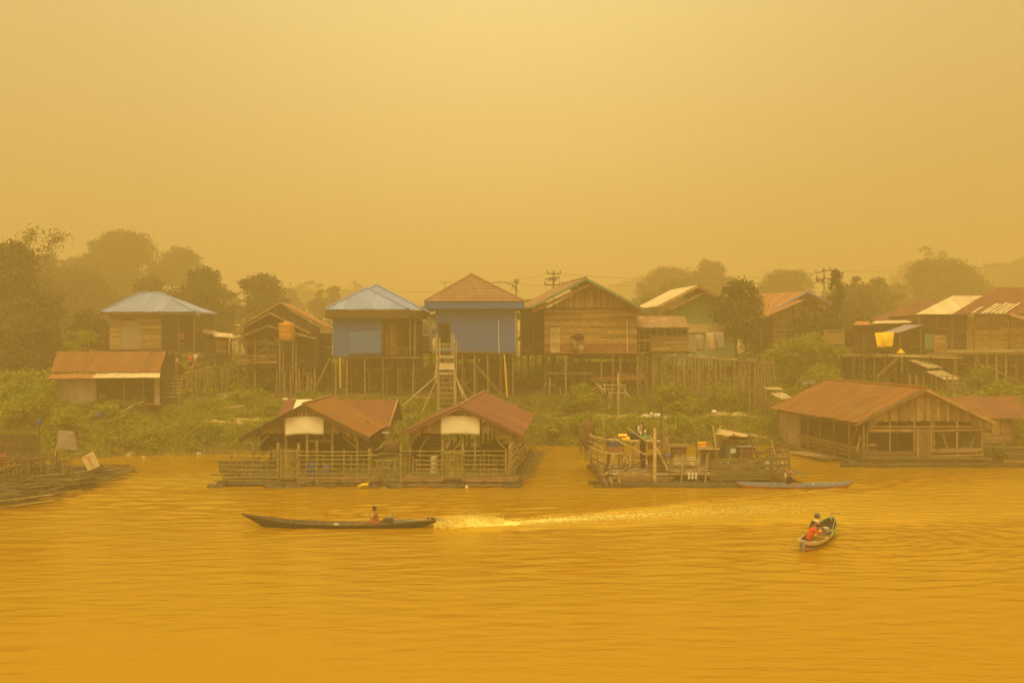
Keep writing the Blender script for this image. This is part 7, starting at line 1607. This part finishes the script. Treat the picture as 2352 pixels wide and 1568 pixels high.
def person(name, label, J, face, mats, hat=None, shirt=True, bulk=1.0, sleeve=.55, group=None, loc=None, vox=.02, long_skirt=False, scarf=False):
    """J: joints pelvis, chest, neck, head and, for L and R: sh, el, wr, hip, kn, an, toe. face: way the face looks.
    mats: skin, shirt, trousers, hair."""
    J = {k: Vector(v) for k, v in J.items()}; f = Vector(face).normalized(); up = (J['head'] - J['neck']).normalized(); f = (f - up * f.dot(up)).normalized(); side = up.cross(f).normalized()
    t = thing(name, loc or J['pelvis'], label, 'person', group)
    sk, sh_m, tr_m, hr_m = mats
    ch = [[(J['pelvis'], (.145, .115)), (J['pelvis'].lerp(J['chest'], .5), (.135, .10)), (J['chest'], (.155, .11)), (J['chest'].lerp(J['neck'], .62), (.10, .08)), (J['neck'], .055), (J['neck'].lerp(J['head'], .6), .055)]]
    for s in 'LR':
        cs = J['chest'].lerp(J['neck'], .55)
        ch.append([(J['chest'].lerp(J['neck'], .62), (.10, .08)), (cs.lerp(J['sh' + s], .6), .062), (J['sh' + s], .058), (J['sh' + s].lerp(J['el' + s], .5), .047), (J['el' + s], .038), (J['el' + s].lerp(J['wr' + s], .35), .038), (J['wr' + s], .025)])
        ch.append([(J['pelvis'], (.145, .115)), (J['hip' + s], .092), (J['hip' + s].lerp(J['kn' + s], .5), .078), (J['kn' + s], .056), (J['kn' + s].lerp(J['an' + s], .35), .054), (J['an' + s], .036), (J['an' + s].lerp(J['toe' + s], .5) , .035), (J['toe' + s], .027)])
    hd = J['head']
    def hw(p):
        z = p.z; k = 1.0
        if z < -.1: k = 1 + .28 * (z + .1)
        q = Vector((p.x * (1.0 if p.x < 0 else .93) * k, p.y * k, z))
        if z < -.35 and p.x > 0: q.x += .10
        return q
    parts = [skinned(ch, 1), blob_mesh(hd, (.098, .077, .122), (f, side, up), 18, 14, hw)]
    parts.append(blob_mesh(hd + f * .098 - up * .022, (.020, .014, .026), (f, side, up), 8, 6)); parts.append(blob_mesh(hd + f * .082 - up * .07, (.014, .026, .010), (f, side, up), 8, 5)); parts.append(blob_mesh(hd + f * .086 + up * .018, (.010, .045, .010), (f, side, up), 8, 5))
    for s in (-1, 1): parts.append(blob_mesh(hd + side * s * .078 - up * .01, (.022, .010, .032), (f, side, up), 8, 6))
    base = merge('body', parts, sk, vox)
    fin = []
    for s, sg_ in (('L', 1), ('R', -1)):
        dd_ = (J['wr' + s] - J['el' + s]).normalized(); nn = J.get('palm' + s, Vector((0, 0, -1))); b_, fg = hand_chains(J['wr' + s], J.get('hd' + s, dd_), nn, sg_)
        fin.append(skinned(b_, 1)); 
        for q in fg: fin.append(skinned(q, 1))
    bm = bmesh.new(); bm.from_mesh(base); bpy.data.meshes.remove(base)
    for q in fin: bm.from_mesh(q); bpy.data.meshes.remove(q)
    me = bpy.data.meshes.new('body'); bm.to_mesh(me); bm.free(); me.materials.clear(); me.materials.append(sk); me.polygons.foreach_set('use_smooth', [True] * len(me.polygons)); obj('body', me, t)
    for s in (-1, 1):
        e = merge('eye', [blob_mesh(hd + f * .083 + side * s * .030 + up * .002, (.010, .013, .008), (f, side, up), 8, 5)], M_dark); obj('eye', e, t)
    if shirt:
        c2 = [[(J['pelvis'], (.155, .128)), (J['pelvis'].lerp(J['chest'], .5), (.15, .115)), (J['chest'], (.17, .125)), (J['chest'].lerp(J['neck'], .6), (.115, .09)), (J['chest'].lerp(J['neck'], .88), (.075, .07))]]
        for s in 'LR':
            cs = J['chest'].lerp(J['neck'], .55); seq = [(J['chest'].lerp(J['neck'], .6), (.115, .09)), (cs.lerp(J['sh' + s], .6), .075), (J['sh' + s], .073), (J['sh' + s].lerp(J['el' + s], min(.9, sleeve)), .066)]
            if sleeve > 1: seq += [(J['el' + s], .052), (J['el' + s].lerp(J['wr' + s], .85), .036)]
            c2.append(seq)
        c2 = [[(q, tuple(bulk * v for v in r_) if isinstance(r_, tuple) else r_ * (bulk + 1) / 2) for q, r_ in ch_] for ch_ in c2]
        obj('shirt', merge('shirt', [skinned(c2, 1)], sh_m, vox), t)
    c3 = [[(J['pelvis'] + Vector((0, 0, .04)), (.158, .13)), (J['pelvis'], (.16, .132))]]
    for s in 'LR': c3.append([(J['pelvis'], (.16, .132)), (J['hip' + s], .108), (J['hip' + s].lerp(J['kn' + s], .5), .094), (J['hip' + s].lerp(J['kn' + s], .88), .078)] + ([(J['kn' + s], .072), (J['kn' + s].lerp(J['an' + s], .8), .055)] if long_skirt else []))
    obj('shorts' if not long_skirt else 'skirt', merge('shorts', [skinned(c3, 1)], tr_m, vox), t)
    if hr_m:
        def hh(p): return Vector((p.x if p.x < .25 or p.z > .62 else p.x * .5, p.y, max(p.z, -.55 if p.x < .1 else .25)))
        obj('hair', merge('hair', [blob_mesh(hd - f * .010 + up * .014, (.103, .086, .126), (f, side, up), 18, 14, hh)], hr_m, .010), t)
    if hat:
        cap = obj('cap', merge('cap', [blob_mesh(hd + up * .045 - f * .003, (.112, .094, .098), (f, side, up), 18, 12, lambda p: Vector((p.x, p.y, max(p.z, -.12))))], hat[0]), t)
        vs, fs = [], []
        for i in range(9):
            a = lerp(-1.15, 1.15, i / 8)
            for r_, dz in ((.09, .02), (.19, -.005)):
                for th in (0, .008): vs.append(hd + f * (r_ * math.cos(a) * (1 if r_ < .1 else .98) + .01) + side * math.sin(a) * (.092 if r_ < .1 else .075) + up * (.028 + dz + th - .02))
        for i in range(8):
            a = i * 4; fs += [(a, a + 4, a + 6, a + 2), (a + 1, a + 3, a + 7, a + 5), (a + 2, a + 6, a + 7, a + 3)]
        obj('cap_peak', mesh_from('cap_peak', vs, fs, hat[1], True), cap)
    if scarf:
        sc_ = obj('headscarf', merge('headscarf', [blob_mesh(hd + up * .03 - f * .012, (.115, .10, .125), (f, side, up), 18, 12, lambda p: Vector((p.x if p.z > .3 else min(p.x, .35), p.y, max(p.z, -.7 if p.x < 0 else .05)))), blob_mesh(hd - f * .12 - up * .02, (.05, .045, .06), (f, side, up), 10, 8)], scarf[0], .012), t)
        for k in range(4): sway_pole('scarf_stripe', sc_, scarf[1], [hd + f * (.10 * math.cos(a) - .012) * (1 - .1 * k) + side * (.105 * math.sin(a)) + up * (.03 + .125 * math.sin(b_)) * 1 for a, b_ in [(lerp(-1.5, 1.5, q / 6) + .2 * k, .15 + .27 * k) for q in range(7)]], .010, .010, 4)
    return t
def sit_joints(pel, f, lean=.25, lat=None, scale=1.0, neck_f=.0):
    f = Vector(f).normalized(); l = Vector((0, 0, 1)).cross(f); up = Vector((0, 0, 1)); tor = (up * math.cos(lean) + f * math.sin(lean)); pel = Vector(pel)
    J = dict(pelvis=pel, chest=pel + tor * .33 * scale, neck=pel + tor * .52 * scale); J['head'] = J['neck'] + (up * .9 + f * (.35 + neck_f)).normalized() * .165 * scale
    for s, q in (('L', 1), ('R', -1)):
        J['sh' + s] = pel + tor * .46 * scale + l * q * .19 * scale; J['hip' + s] = pel + l * q * .09 * scale + f * .04
    return J, f, l, up
# ---- long motor boat with one man
st = stations(U(551, 1213.5, 42.6) * 1.0, U(1000, 1213.5, 42.6) * 1.0, [(0, .03, .52, .585), (.05, .10, .30, .50), (.12, .22, -.02, .41), (.2, .33, -.08, .30), (.3, .40, -.1, .22), (.45, .45, -.1, .165), (.6, .46, -.1, .16), (.75, .44, -.1, .20), (.88, .36, -.06, .27), (.95, .27, .06, .31), (1, .18, .22, .34)], 40)
for s_ in st: s_[0].z = 0; s_[0].y += .35
M_hull = wood('tarred hull wood', (.050, .040, .018), (.03, .025, .012), rough=.6); M_hulli = wood('grey inner hull', (.15, .125, .065), (.11, .09, .05))
lb = thing('motor_longboat', st[20][0], 'long dark wooden motor boat with an upswept bow speeding left', 'boat')
hull_part('hull', lb, M_hull, st, 0, 1); hull_part('inner_hull', lb, M_hulli, st, 0, 1, inset=.03, lift=.05); gunwale('gunwale', lb, M_plankg, st, .022)
hull_part2('strake', lb, M_hull, st[2:-2], .62, .66, 2)
for k in (4, 10, 16, 22, 27, 33, 37): c, ac, hw_, kz, g_ = st[k]; beam('thwart', lb, M_hulli, c - ac * (hw_ - .02) + Vector((0, 0, g_ - .05)), c + ac * (hw_ - .02) + Vector((0, 0, g_ - .05)), .14, .025)
prism('floor_board', lb, M_hulli, [st[6][0] + Vector((0, -.2, .03)), st[34][0] + Vector((0, -.25, .03)), st[34][0] + Vector((0, .25, .03)), st[6][0] + Vector((0, .2, .03))], (0, 0, -.02))
c = st[36][0]
beam('stern_deck', lb, M_plank, st[35][0] + Vector((0, 0, .30)), st[39][0] + Vector((0, 0, .34)), .36, .025)
en = thing('boat_engine', U(895, 1200, 42.9), 'dark engine block with a long shaft reaching over the stern', 'engine')
e0 = U(895, 1203, 42.95)
box('engine_block', en, M_steeld, e0 + Vector((0, 0, .16)), (.30, .26, .22), var=1); box('fuel_tank', en, M_greywall, e0 + Vector((.05, 0, .30)), (.26, .22, .08)); barrel('flywheel', en, M_steeld, e0 + Vector((-.2, 0, .06)), .09, .18); pole('exhaust', en, M_steeld, e0 + Vector((.1, .1, .25)), e0 + Vector((.1, .1, .42)), .025)
pole('drive_shaft', en, M_steel, e0 + Vector((.15, 0, .12)), U(1022, 1193, 42.95), .022, taper=1); pole('tiller_bar', en, M_steel, e0 + Vector((.2, .05, .2)), e0 + Vector((.9, .02, .16)), .018, taper=1)
for k in range(3):
    a = k * 2.094; p = U(1021, 1193, 42.95); beam('blade', en, M_steel, p, p + Vector((0, .11 * math.cos(a), .11 * math.sin(a))), .05, .012, up=(1, 0, 0))
for a, b_ in (((981, 1200), (982, 1187)), ((973, 1196), (984, 1192)), ((982, 1189), (998, 1192)), ((990, 1188), (1000, 1191)), ((975, 1197), (1000, 1195))): beam('stern_bracket', lb, M_plankd, U(*a, 42.8), U(*b_, 42.8), .03, .045)
beam('pole_on_deck', lb, M_plank, U(905, 1200, 43.1), U(962, 1198, 43.1), .05, .03); box('net_box', lb, M_steeld, U(941, 1200, 43.0), (.4, .25, .09), var=2)
o = lump(None, U(772, 1205, 42.9), (.15, .12, .075), M_sack, 'white_bag', 9); tag(o, 'small white bag lying amidships in the dark motor boat', 'bag')
J, f, l, up = sit_joints(U(867, 1204, 42.9), (-1, -.08, 0), .12); J['pelvis'].z = max(J['pelvis'].z, .16)
J, f, l, up = sit_joints(Vector((J['pelvis'].x, 42.95, .17)), (-1, -.08, 0), .20, scale=.93)
pz = J['pelvis']
J.update(elL=J['shL'] + f * .16 - up * .24, wrL=J['shL'] + f * .27 - up * .02 - l * .10, elR=J['shR'] + f * .06 - up * .27, wrR=J['shR'] + f * .26 - up * .36 + l * .05,
         knL=pz + f * .44 + l * .14 + up * .10, anL=pz + f * .82 + l * .12 - up * .06, toeL=pz + f * .95 + l * .12 + up * .04, knR=pz + f * .45 - l * .12 + up * .06, anR=pz + f * .84 - l * .10 - up * .06, toeR=pz + f * .97 - l * .10 + up * .04, palmL=-f, hdL=(up * .7 - f * .2 - l * .3))
person('person', 'bare chested man sitting in the motor boat with one hand at his mouth', J, f - up * .15, (M_skin, M_skin, blotch('dull red shorts', (.35, .10, .06), (.28, .08, .05), 3, .9), M_hair), shirt=False)

# ---- paddled blue canoe with a woman
a_, b_ = U(1692.7, 1120, 54.4), U(1958.6, 1120, 54.4)
st = stations((a_.x, 54.4, 0), (b_.x, 54.4, 0), [(0, .02, .26, .35), (.03, .08, .08, .33), (.08, .17, -.04, .30), (.2, .28, -.08, .25), (.5, .34, -.09, .20), (.8, .28, -.08, .25), (.93, .15, -.02, .31), (.97, .08, .10, .34), (1, .02, .28, .36)], 36)
M_canb = blotch('blue-grey boat paint', (.24, .30, .40), (.20, .26, .36), 2, .6, c3=(.18, .17, .15), c3at=(.62, .75)); M_canr = blotch('red-brown bottom paint', (.36, .10, .045), (.28, .08, .04), 2, .6)
cn = thing('paddle_canoe', st[18][0], 'slim blue-grey canoe with a red-brown bottom beside the open raft', 'boat')
hull_part('bottom', cn, M_canr, st, 0, .72); hull_part2('side', cn, M_canb, st, .70, 1, th=.006); hull_part('inner_hull', cn, M_canb, st, 0, 1, inset=.02, lift=.04); gunwale('gunwale', cn, M_canb, st, .018)
for k in (6, 12, 24, 30): c, ac, hw_, kz, g_ = st[k]; beam('thwart', cn, M_canb, c - ac * (hw_ - .01) + Vector((0, 0, g_ - .03)), c + ac * (hw_ - .01) + Vector((0, 0, g_ - .03)), .1, .02)
J, f, l, up = sit_joints(Vector((UX(1811, 54.4), 54.4, .17)), (1, -.05, 0), .10, scale=.98, neck_f=.2); pz = J['pelvis']
J.update(elR=J['shR'] + f * .15 - up * .22, wrR=J['shR'] + f * .38 - up * .30 + l * .03, elL=J['shL'] + f * .17 - up * .20, wrL=J['shL'] + f * .42 - up * .24 - l * .08,
         knL=pz + f * .38 + l * .16 + up * .12, anL=pz + f * .5 + l * .05 - up * .08, toeL=pz + f * .62 - up * .09, knR=pz + f * .38 - l * .16 + up * .1, anR=pz + f * .46 - l * .06 - up * .08, toeR=pz + f * .58 - l * .05 - up * .09)
M_blk = blotch('black cloth', (.030, .024, .02), (.02, .017, .014), 4, .95)
person('person', 'woman in black with a red and white headscarf paddling the blue-grey canoe', J, f - up * .1, (M_skin, M_blk, blotch('orange skirt', (.45, .16, .04), (.38, .13, .035), 4, .9), None), sleeve=1.2, bulk=1.35, long_skirt=True, scarf=(blotch('red headscarf', (.50, .12, .06), (.42, .1, .05), 8, .9), M_white))
pd = thing('paddle', J['wrR'], 'dark paddle held across the blue-grey canoe by the woman', 'paddle')
p0, p1 = J['wrL'] + Vector((-.15, .15, .12)), J['wrR'] + Vector((.55, -.28, -.22)); pole('shaft', pd, M_plankd, p0, p1, .016, taper=1); beam('blade', pd, M_plankd, p1 - Vector((.1, 0, -.03)), p1 + (p1 - p0).normalized() * .4, .14, .02)
o = lump(None, U(1867, 1112, 54.4), (.06, .05, .05), M_white, 'white_cup', 2); tag(o, 'tiny white cup in the blue-grey canoe ahead of the woman', 'cup')
o = lump(None, U(1804, 1091, 54.1), (.05, .04, .14), M_sack, 'shoulder_cloth', 5); tag(o, 'pale cloth strap over the shoulder of the woman in black', 'cloth')

# ---- painted boat with two men
A0, B0 = Vector((11.05, 37.75, 0)), Vector((13.45, 41.9, 0))
st = stations(A0, B0, [(0, .05, .0, .42), (.04, .13, -.05, .38), (.08, .22, -.07, .34), (.17, .36, -.08, .29), (.35, .46, -.08, .26), (.55, .48, -.08, .28), (.75, .44, -.06, .37), (.88, .34, 0, .48), (.95, .22, .14, .56), (1, .04, .36, .62)], 30)
M_gr = blotch('bright green boat paint', (.26, .42, .05), (.2, .36, .05), 2, .5); M_cr = blotch('cream boat paint', (.66, .52, .24), (.55, .42, .18), 2, .5); M_or2 = blotch('orange boat paint', (.6, .2, .03), (.5, .16, .03), 2, .5); M_dk2 = blotch('dark boat paint', (.06, .05, .04), (.045, .035, .03), 3, .5); M_gb = blotch('grey-blue boat paint', (.25, .30, .30), (.2, .25, .26), 2, .5); M_rd2 = blotch('red keel paint', (.42, .06, .03), (.34, .05, .03), 2, .5)
bt = thing('painted_boat', A0.lerp(B0, .5), 'small green and cream painted boat carrying two men', 'boat')
hull_part('bottom', bt, M_rd2, st, 0, .55); hull_part('inner_hull', bt, M_dk2, st, 0, 1, inset=.03, lift=.06)
for v0, v1, mt, th in ((.54, .60, M_cr, .006), (.60, .80, M_dk2, .008), (.80, .86, M_or2, .02), (.86, 1.0, M_cr, .014)): hull_part2('strake', bt, mt, st[:17], v0, v1, 3, th=th)
for v0, v1, mt, th in ((.54, .80, M_dk2, .006), (.80, 1.0, M_gr, .012)): hull_part2('strake', bt, mt, st[16:], v0, v1, 3, th=th)
gunwale('gunwale', bt, M_cr, st[:14], .028, .005); gunwale('gunwale', bt, M_gr, st[13:], .035, .005)
c, ac, hw_, kz, g_ = st[0]; dl_ = (B0 - A0).normalized()
prism('transom', bt, M_cr, [c - ac * .05 + Vector((0, 0, .40)), c - ac * .04 + Vector((0, 0, .06)), c + Vector((0, 0, -.02)), c + ac * .04 + Vector((0, 0, .06)), c + ac * .05 + Vector((0, 0, .40))], dl_ * .03)
beam('stern_post', bt, M_gb, c - dl_ * .06 + Vector((0, 0, -.06)), c - dl_ * .12 + Vector((0, 0, .44)), .07, .08, up=(0, 1, 0))
barrel('stern_cleat', bt, M_cr, c + ac * .16 + Vector((0, 0, .36)), .08, .16)
for k in (8, 15, 22): c, ac, hw_, kz, g_ = st[k]; beam('thwart', bt, M_cr, c - ac * (hw_ - .02) + Vector((0, 0, g_ - .07)), c + ac * (hw_ - .02) + Vector((0, 0, g_ - .07)), .2, .03)
def at(t, s, z): c = A0.lerp(B0, t); return c - Vector((-(B0 - A0).y, (B0 - A0).x, 0)).normalized() * s + Vector((0, 0, z))   # s > 0 is the camera's right side
pole('bow_rod', bt, M_steel, at(.97, .0, .55), at(.97, .0, .80), .02); beam('bow_handle', bt, M_steeld, at(.97, 0, .80), at(.99, .33, .80), .03, .025); barrel('bow_cap', bt, M_gb, at(.97, 0, .58), .07, .12, [(1, 0), (.9, .3), (.4, .9), (0, 1)])
J, f, l, up = sit_joints(at(.24, -.12, .24), (.86, -.1, 0), .42, scale=1.13); pz = J['pelvis']; f2 = Vector((.95, -.12, 0)).normalized()
J.update(elR=J['shR'] + f2 * .22 - up * .20, wrR=J['shR'] + f2 * .48 - up * .24, elL=J['shL'] + f2 * .24 - up * .17, wrL=J['shL'] + f2 * .50 - up * .24 - l * .08,
         knL=pz + dl_ * .35 + l * .12 + up * .18, anL=pz + dl_ * .5 + l * .08 - up * .12, toeL=pz + dl_ * .66 + l * .08 - up * .14, knR=pz + dl_ * .25 - l * .1 + up * .14, anR=pz + dl_ * .45 - l * .02 - up * .14, toeR=pz + dl_ * .6 - up * .15)
person('person', 'man in a bright red-orange shirt and peaked cap leaning over the painted boat side', J, Vector((.9, -.45, -.12)), (M_skin, blotch('red-orange shirt', (.75, .075, .01), (.65, .06, .01), 4, .9, per_obj=0), M_dk2, M_hair), hat=(M_sack, M_or2), sleeve=.7, bulk=1.25)
tw = sway_pole('neck_cloth', None, M_white, [J['neck'] + f2 * .06 - l * .07, J['neck'] + f2 * .10 - up * .03, J['neck'] + f2 * .07 + l * .07], .018, .014, 5); tag(tw, 'white cloth at the neck of the man in red-orange', 'cloth')
J, f, l, up = sit_joints(at(.43, -.20, .31), (.80, .25, 0), .36, scale=1.12); pz = J['pelvis']
J.update(elR=J['shR'] + f * .22 - up * .20, wrR=J['shR'] + f * .44 - up * .28 + l * .05, elL=J['shL'] + f * .2 - up * .22, wrL=J['shL'] + f * .42 - up * .30 - l * .04,
         knL=pz + f * .42 + l * .13 + up * .22, anL=pz + f * .58 + l * .1 - up * .16, toeL=pz + f * .72 + l * .1 - up * .19, knR=pz + f * .45 - l * .13 + up * .2, anR=pz + f * .55 - l * .1 - up * .16, toeR=pz + f * .68 - l * .1 - up * .19)
person('person', 'man in a black shirt, yellow shorts and blue cap hunched in the painted boat', J, Vector((.95, .1, -.05)), (M_skin, M_blk, M_tarpy, M_hair), hat=(blotch('blue cap', (.11, .13, .24), (.09, .11, .2), 8, .9), blotch('blue cap peak', (.10, .12, .22), (.08, .1, .18), 8, .9)), sleeve=.6, bulk=1.25)
o = sway_pole('fishing_rod', None, M_bamboo, [at(.72, .3, .35), at(.85, .6, .6), at(.9, 1.35, .95)], .012, .005, 5); o.location = (0, 0, 0); tag(o, 'thin fishing rod reaching right over the bow of the painted boat', 'fishing rod')
o = pole('punt_pole', None, M_bamboow, at(.6, .42, .3), at(.93, .28, .95), .018); tag(o, 'pale pole leaning inside the bow of the painted boat', 'pole')
o = pole('rod_end', None, M_bamboo, at(.0, -.2, .38), at(-.12, -.5, .1), .009); o.name = 'fishing_rod'; tag(o, 'thin rod dipping left from the stern of the painted boat', 'fishing rod')
o = box('bag', None, M_sack, at(.70, .05, .3), (.25, .3, .25), var=2); tag(o, 'pale bag lying in the bow of the painted boat', 'bag')
o = lump(None, at(.62, .15, .22), (.16, .14, .14), M_steeld, 'dark_bag', 4); tag(o, 'dark bag between the feet of the man in black', 'bag')

# ---- spray and foam of the motor boat
M_foam = blotch('muddy foam', (.99, .86, .26), (.96, .74, .14), 2, .6, per_obj=0)
g = np.random.default_rng(3); s0 = U(1000, 1203, 42.8)
k = 17000; t_ = g.random(k) ** 1.15; X = s0.x - .05 + t_ * 3.0; env = np.interp(t_, [0, .12, .35, .6, 1], [.20, .42, .72, .66, .25]); zz = np.abs(g.normal(0, .36, k)) * env
zz += (g.random(k) < .05) * g.random(k) * .6 * env / .5
Y = 42.95 + g.normal(0, .16, k) + t_ * .8; P_ = np.stack([X, Y, zz], 1)
sz = g.uniform(.009, .024, k) * (1 - .4 * (zz > .45)) * (1 + .8 * (zz < .22))
def tetra(P_, s, g):
    a = g.normal(0, 1, (len(P_), 4, 3)); a /= np.linalg.norm(a, axis=2, keepdims=True); Q = P_[:, None, :] + a * s[:, None, None]
    tri = Q[:, [0, 1, 2, 0, 3, 1, 1, 3, 2, 2, 3, 0], :].reshape(-1, 3, 3); return tri
tag(obj('spray', mesh_quads('spray', tetra(P_, sz, g), M_foam, n=3)), kind='stuff')
vs, fs = [], []      # the churned hump of water thrown up right behind the propeller
for i in range(70):
    t1 = i / 69; xx = s0.x + .05 + t1 * 3.6; hh_ = float(np.interp(t1, [0, .1, .4, .75, 1], [.05, .20, .30, .16, .0]))
    for j in range(13):
        u = j / 12 * 2 - 1; yy = 42.95 + t1 * .95 + u * (.22 + .28 * t1); vs.append((xx + g.normal(0, .015), yy, max(-.02, hh_ * (1 - u * u) * g.uniform(.55, 1.2)) - .02 * (abs(u) == 1)))
for i in range(69):
    for j in range(12): a = i * 13 + j; fs.append((a, a + 13, a + 14, a + 1))
tag(obj('foam', mesh_from('foam', vs, fs, M_foam, True)), kind='stuff')
k = 6500; t_ = g.random(k) ** 1.6; X = s0.x + .2 + t_ * 19; Y = 42.95 + (X - s0.x) * .31 + .3 * np.sin(X * .35) * t_ + g.normal(0, 1, k) * (.20 + .75 * t_); Z = wave_h(X, Y) + .006
C = np.stack([X, Y, Z], 1); n_ = 6; r_ = g.uniform(.010, .040, k) * (1.1 - t_ * .7); an_ = np.arange(n_) * 2 * math.pi / n_
H6 = C[:, None, :] + np.stack([np.cos(an_)[None] * r_[:, None] * 2.2, np.sin(an_)[None] * r_[:, None], np.zeros((k, n_))], 2)
tag(obj('foam', mesh_quads('foam', H6, M_foam, n=6)), kind='stuff')

# ---- people by the left walkway
def standing(x, D, zf, f, lab, shirt_m, tr_m, sit=False):
    b = Vector((UX(x, D), D, zf)); f = Vector(f).normalized(); l = Vector((0, 0, 1)).cross(f); up = Vector((0, 0, 1)); J = dict(pelvis=b + up * .92, chest=b + up * 1.22, neck=b + up * 1.44, head=b + up * 1.6 + f * .03)
    for s, q in (('L', 1), ('R', -1)):
        J['sh' + s] = b + up * 1.38 + l * q * .19; J['el' + s] = J['sh' + s] - up * .27 + l * q * .04; J['wr' + s] = J['el' + s] - up * .18 + f * .18
        J['hip' + s] = b + up * .88 + l * q * .09; J['kn' + s] = b + up * .48 + l * q * .1 + f * .03; J['an' + s] = b + up * .07 + l * q * .1; J['toe' + s] = J['an' + s] + f * .15 - up * .04
    return person('person', lab, J, f, (M_skin, shirt_m, tr_m, M_hair), vox=.03, sleeve=.6)
M_rsh = blotch('red shirt', (.55, .10, .06), (.48, .09, .05), 3, .9)
standing(402, 80.6, UZ(864, 80.6), (.3, -1, 0), 'person in a pale shirt standing at the top of the wide wooden steps', M_sack, M_greywall)
standing(437, 83.2, UZ(856, 83.2), (.6, -1, 0), 'left person in red of the pair halfway along the rising walkway', M_rsh, M_blk)
standing(449, 83.8, UZ(853, 83.8), (-.6, -1, 0), 'right person of the pair halfway along the rising walkway, white over red', M_white, M_rsh)
standing(418, 92.8, UZ(801, 92.8), (0, -1, 0), 'person in red in the dark porch of the hip roofed house', M_rsh, M_blk)
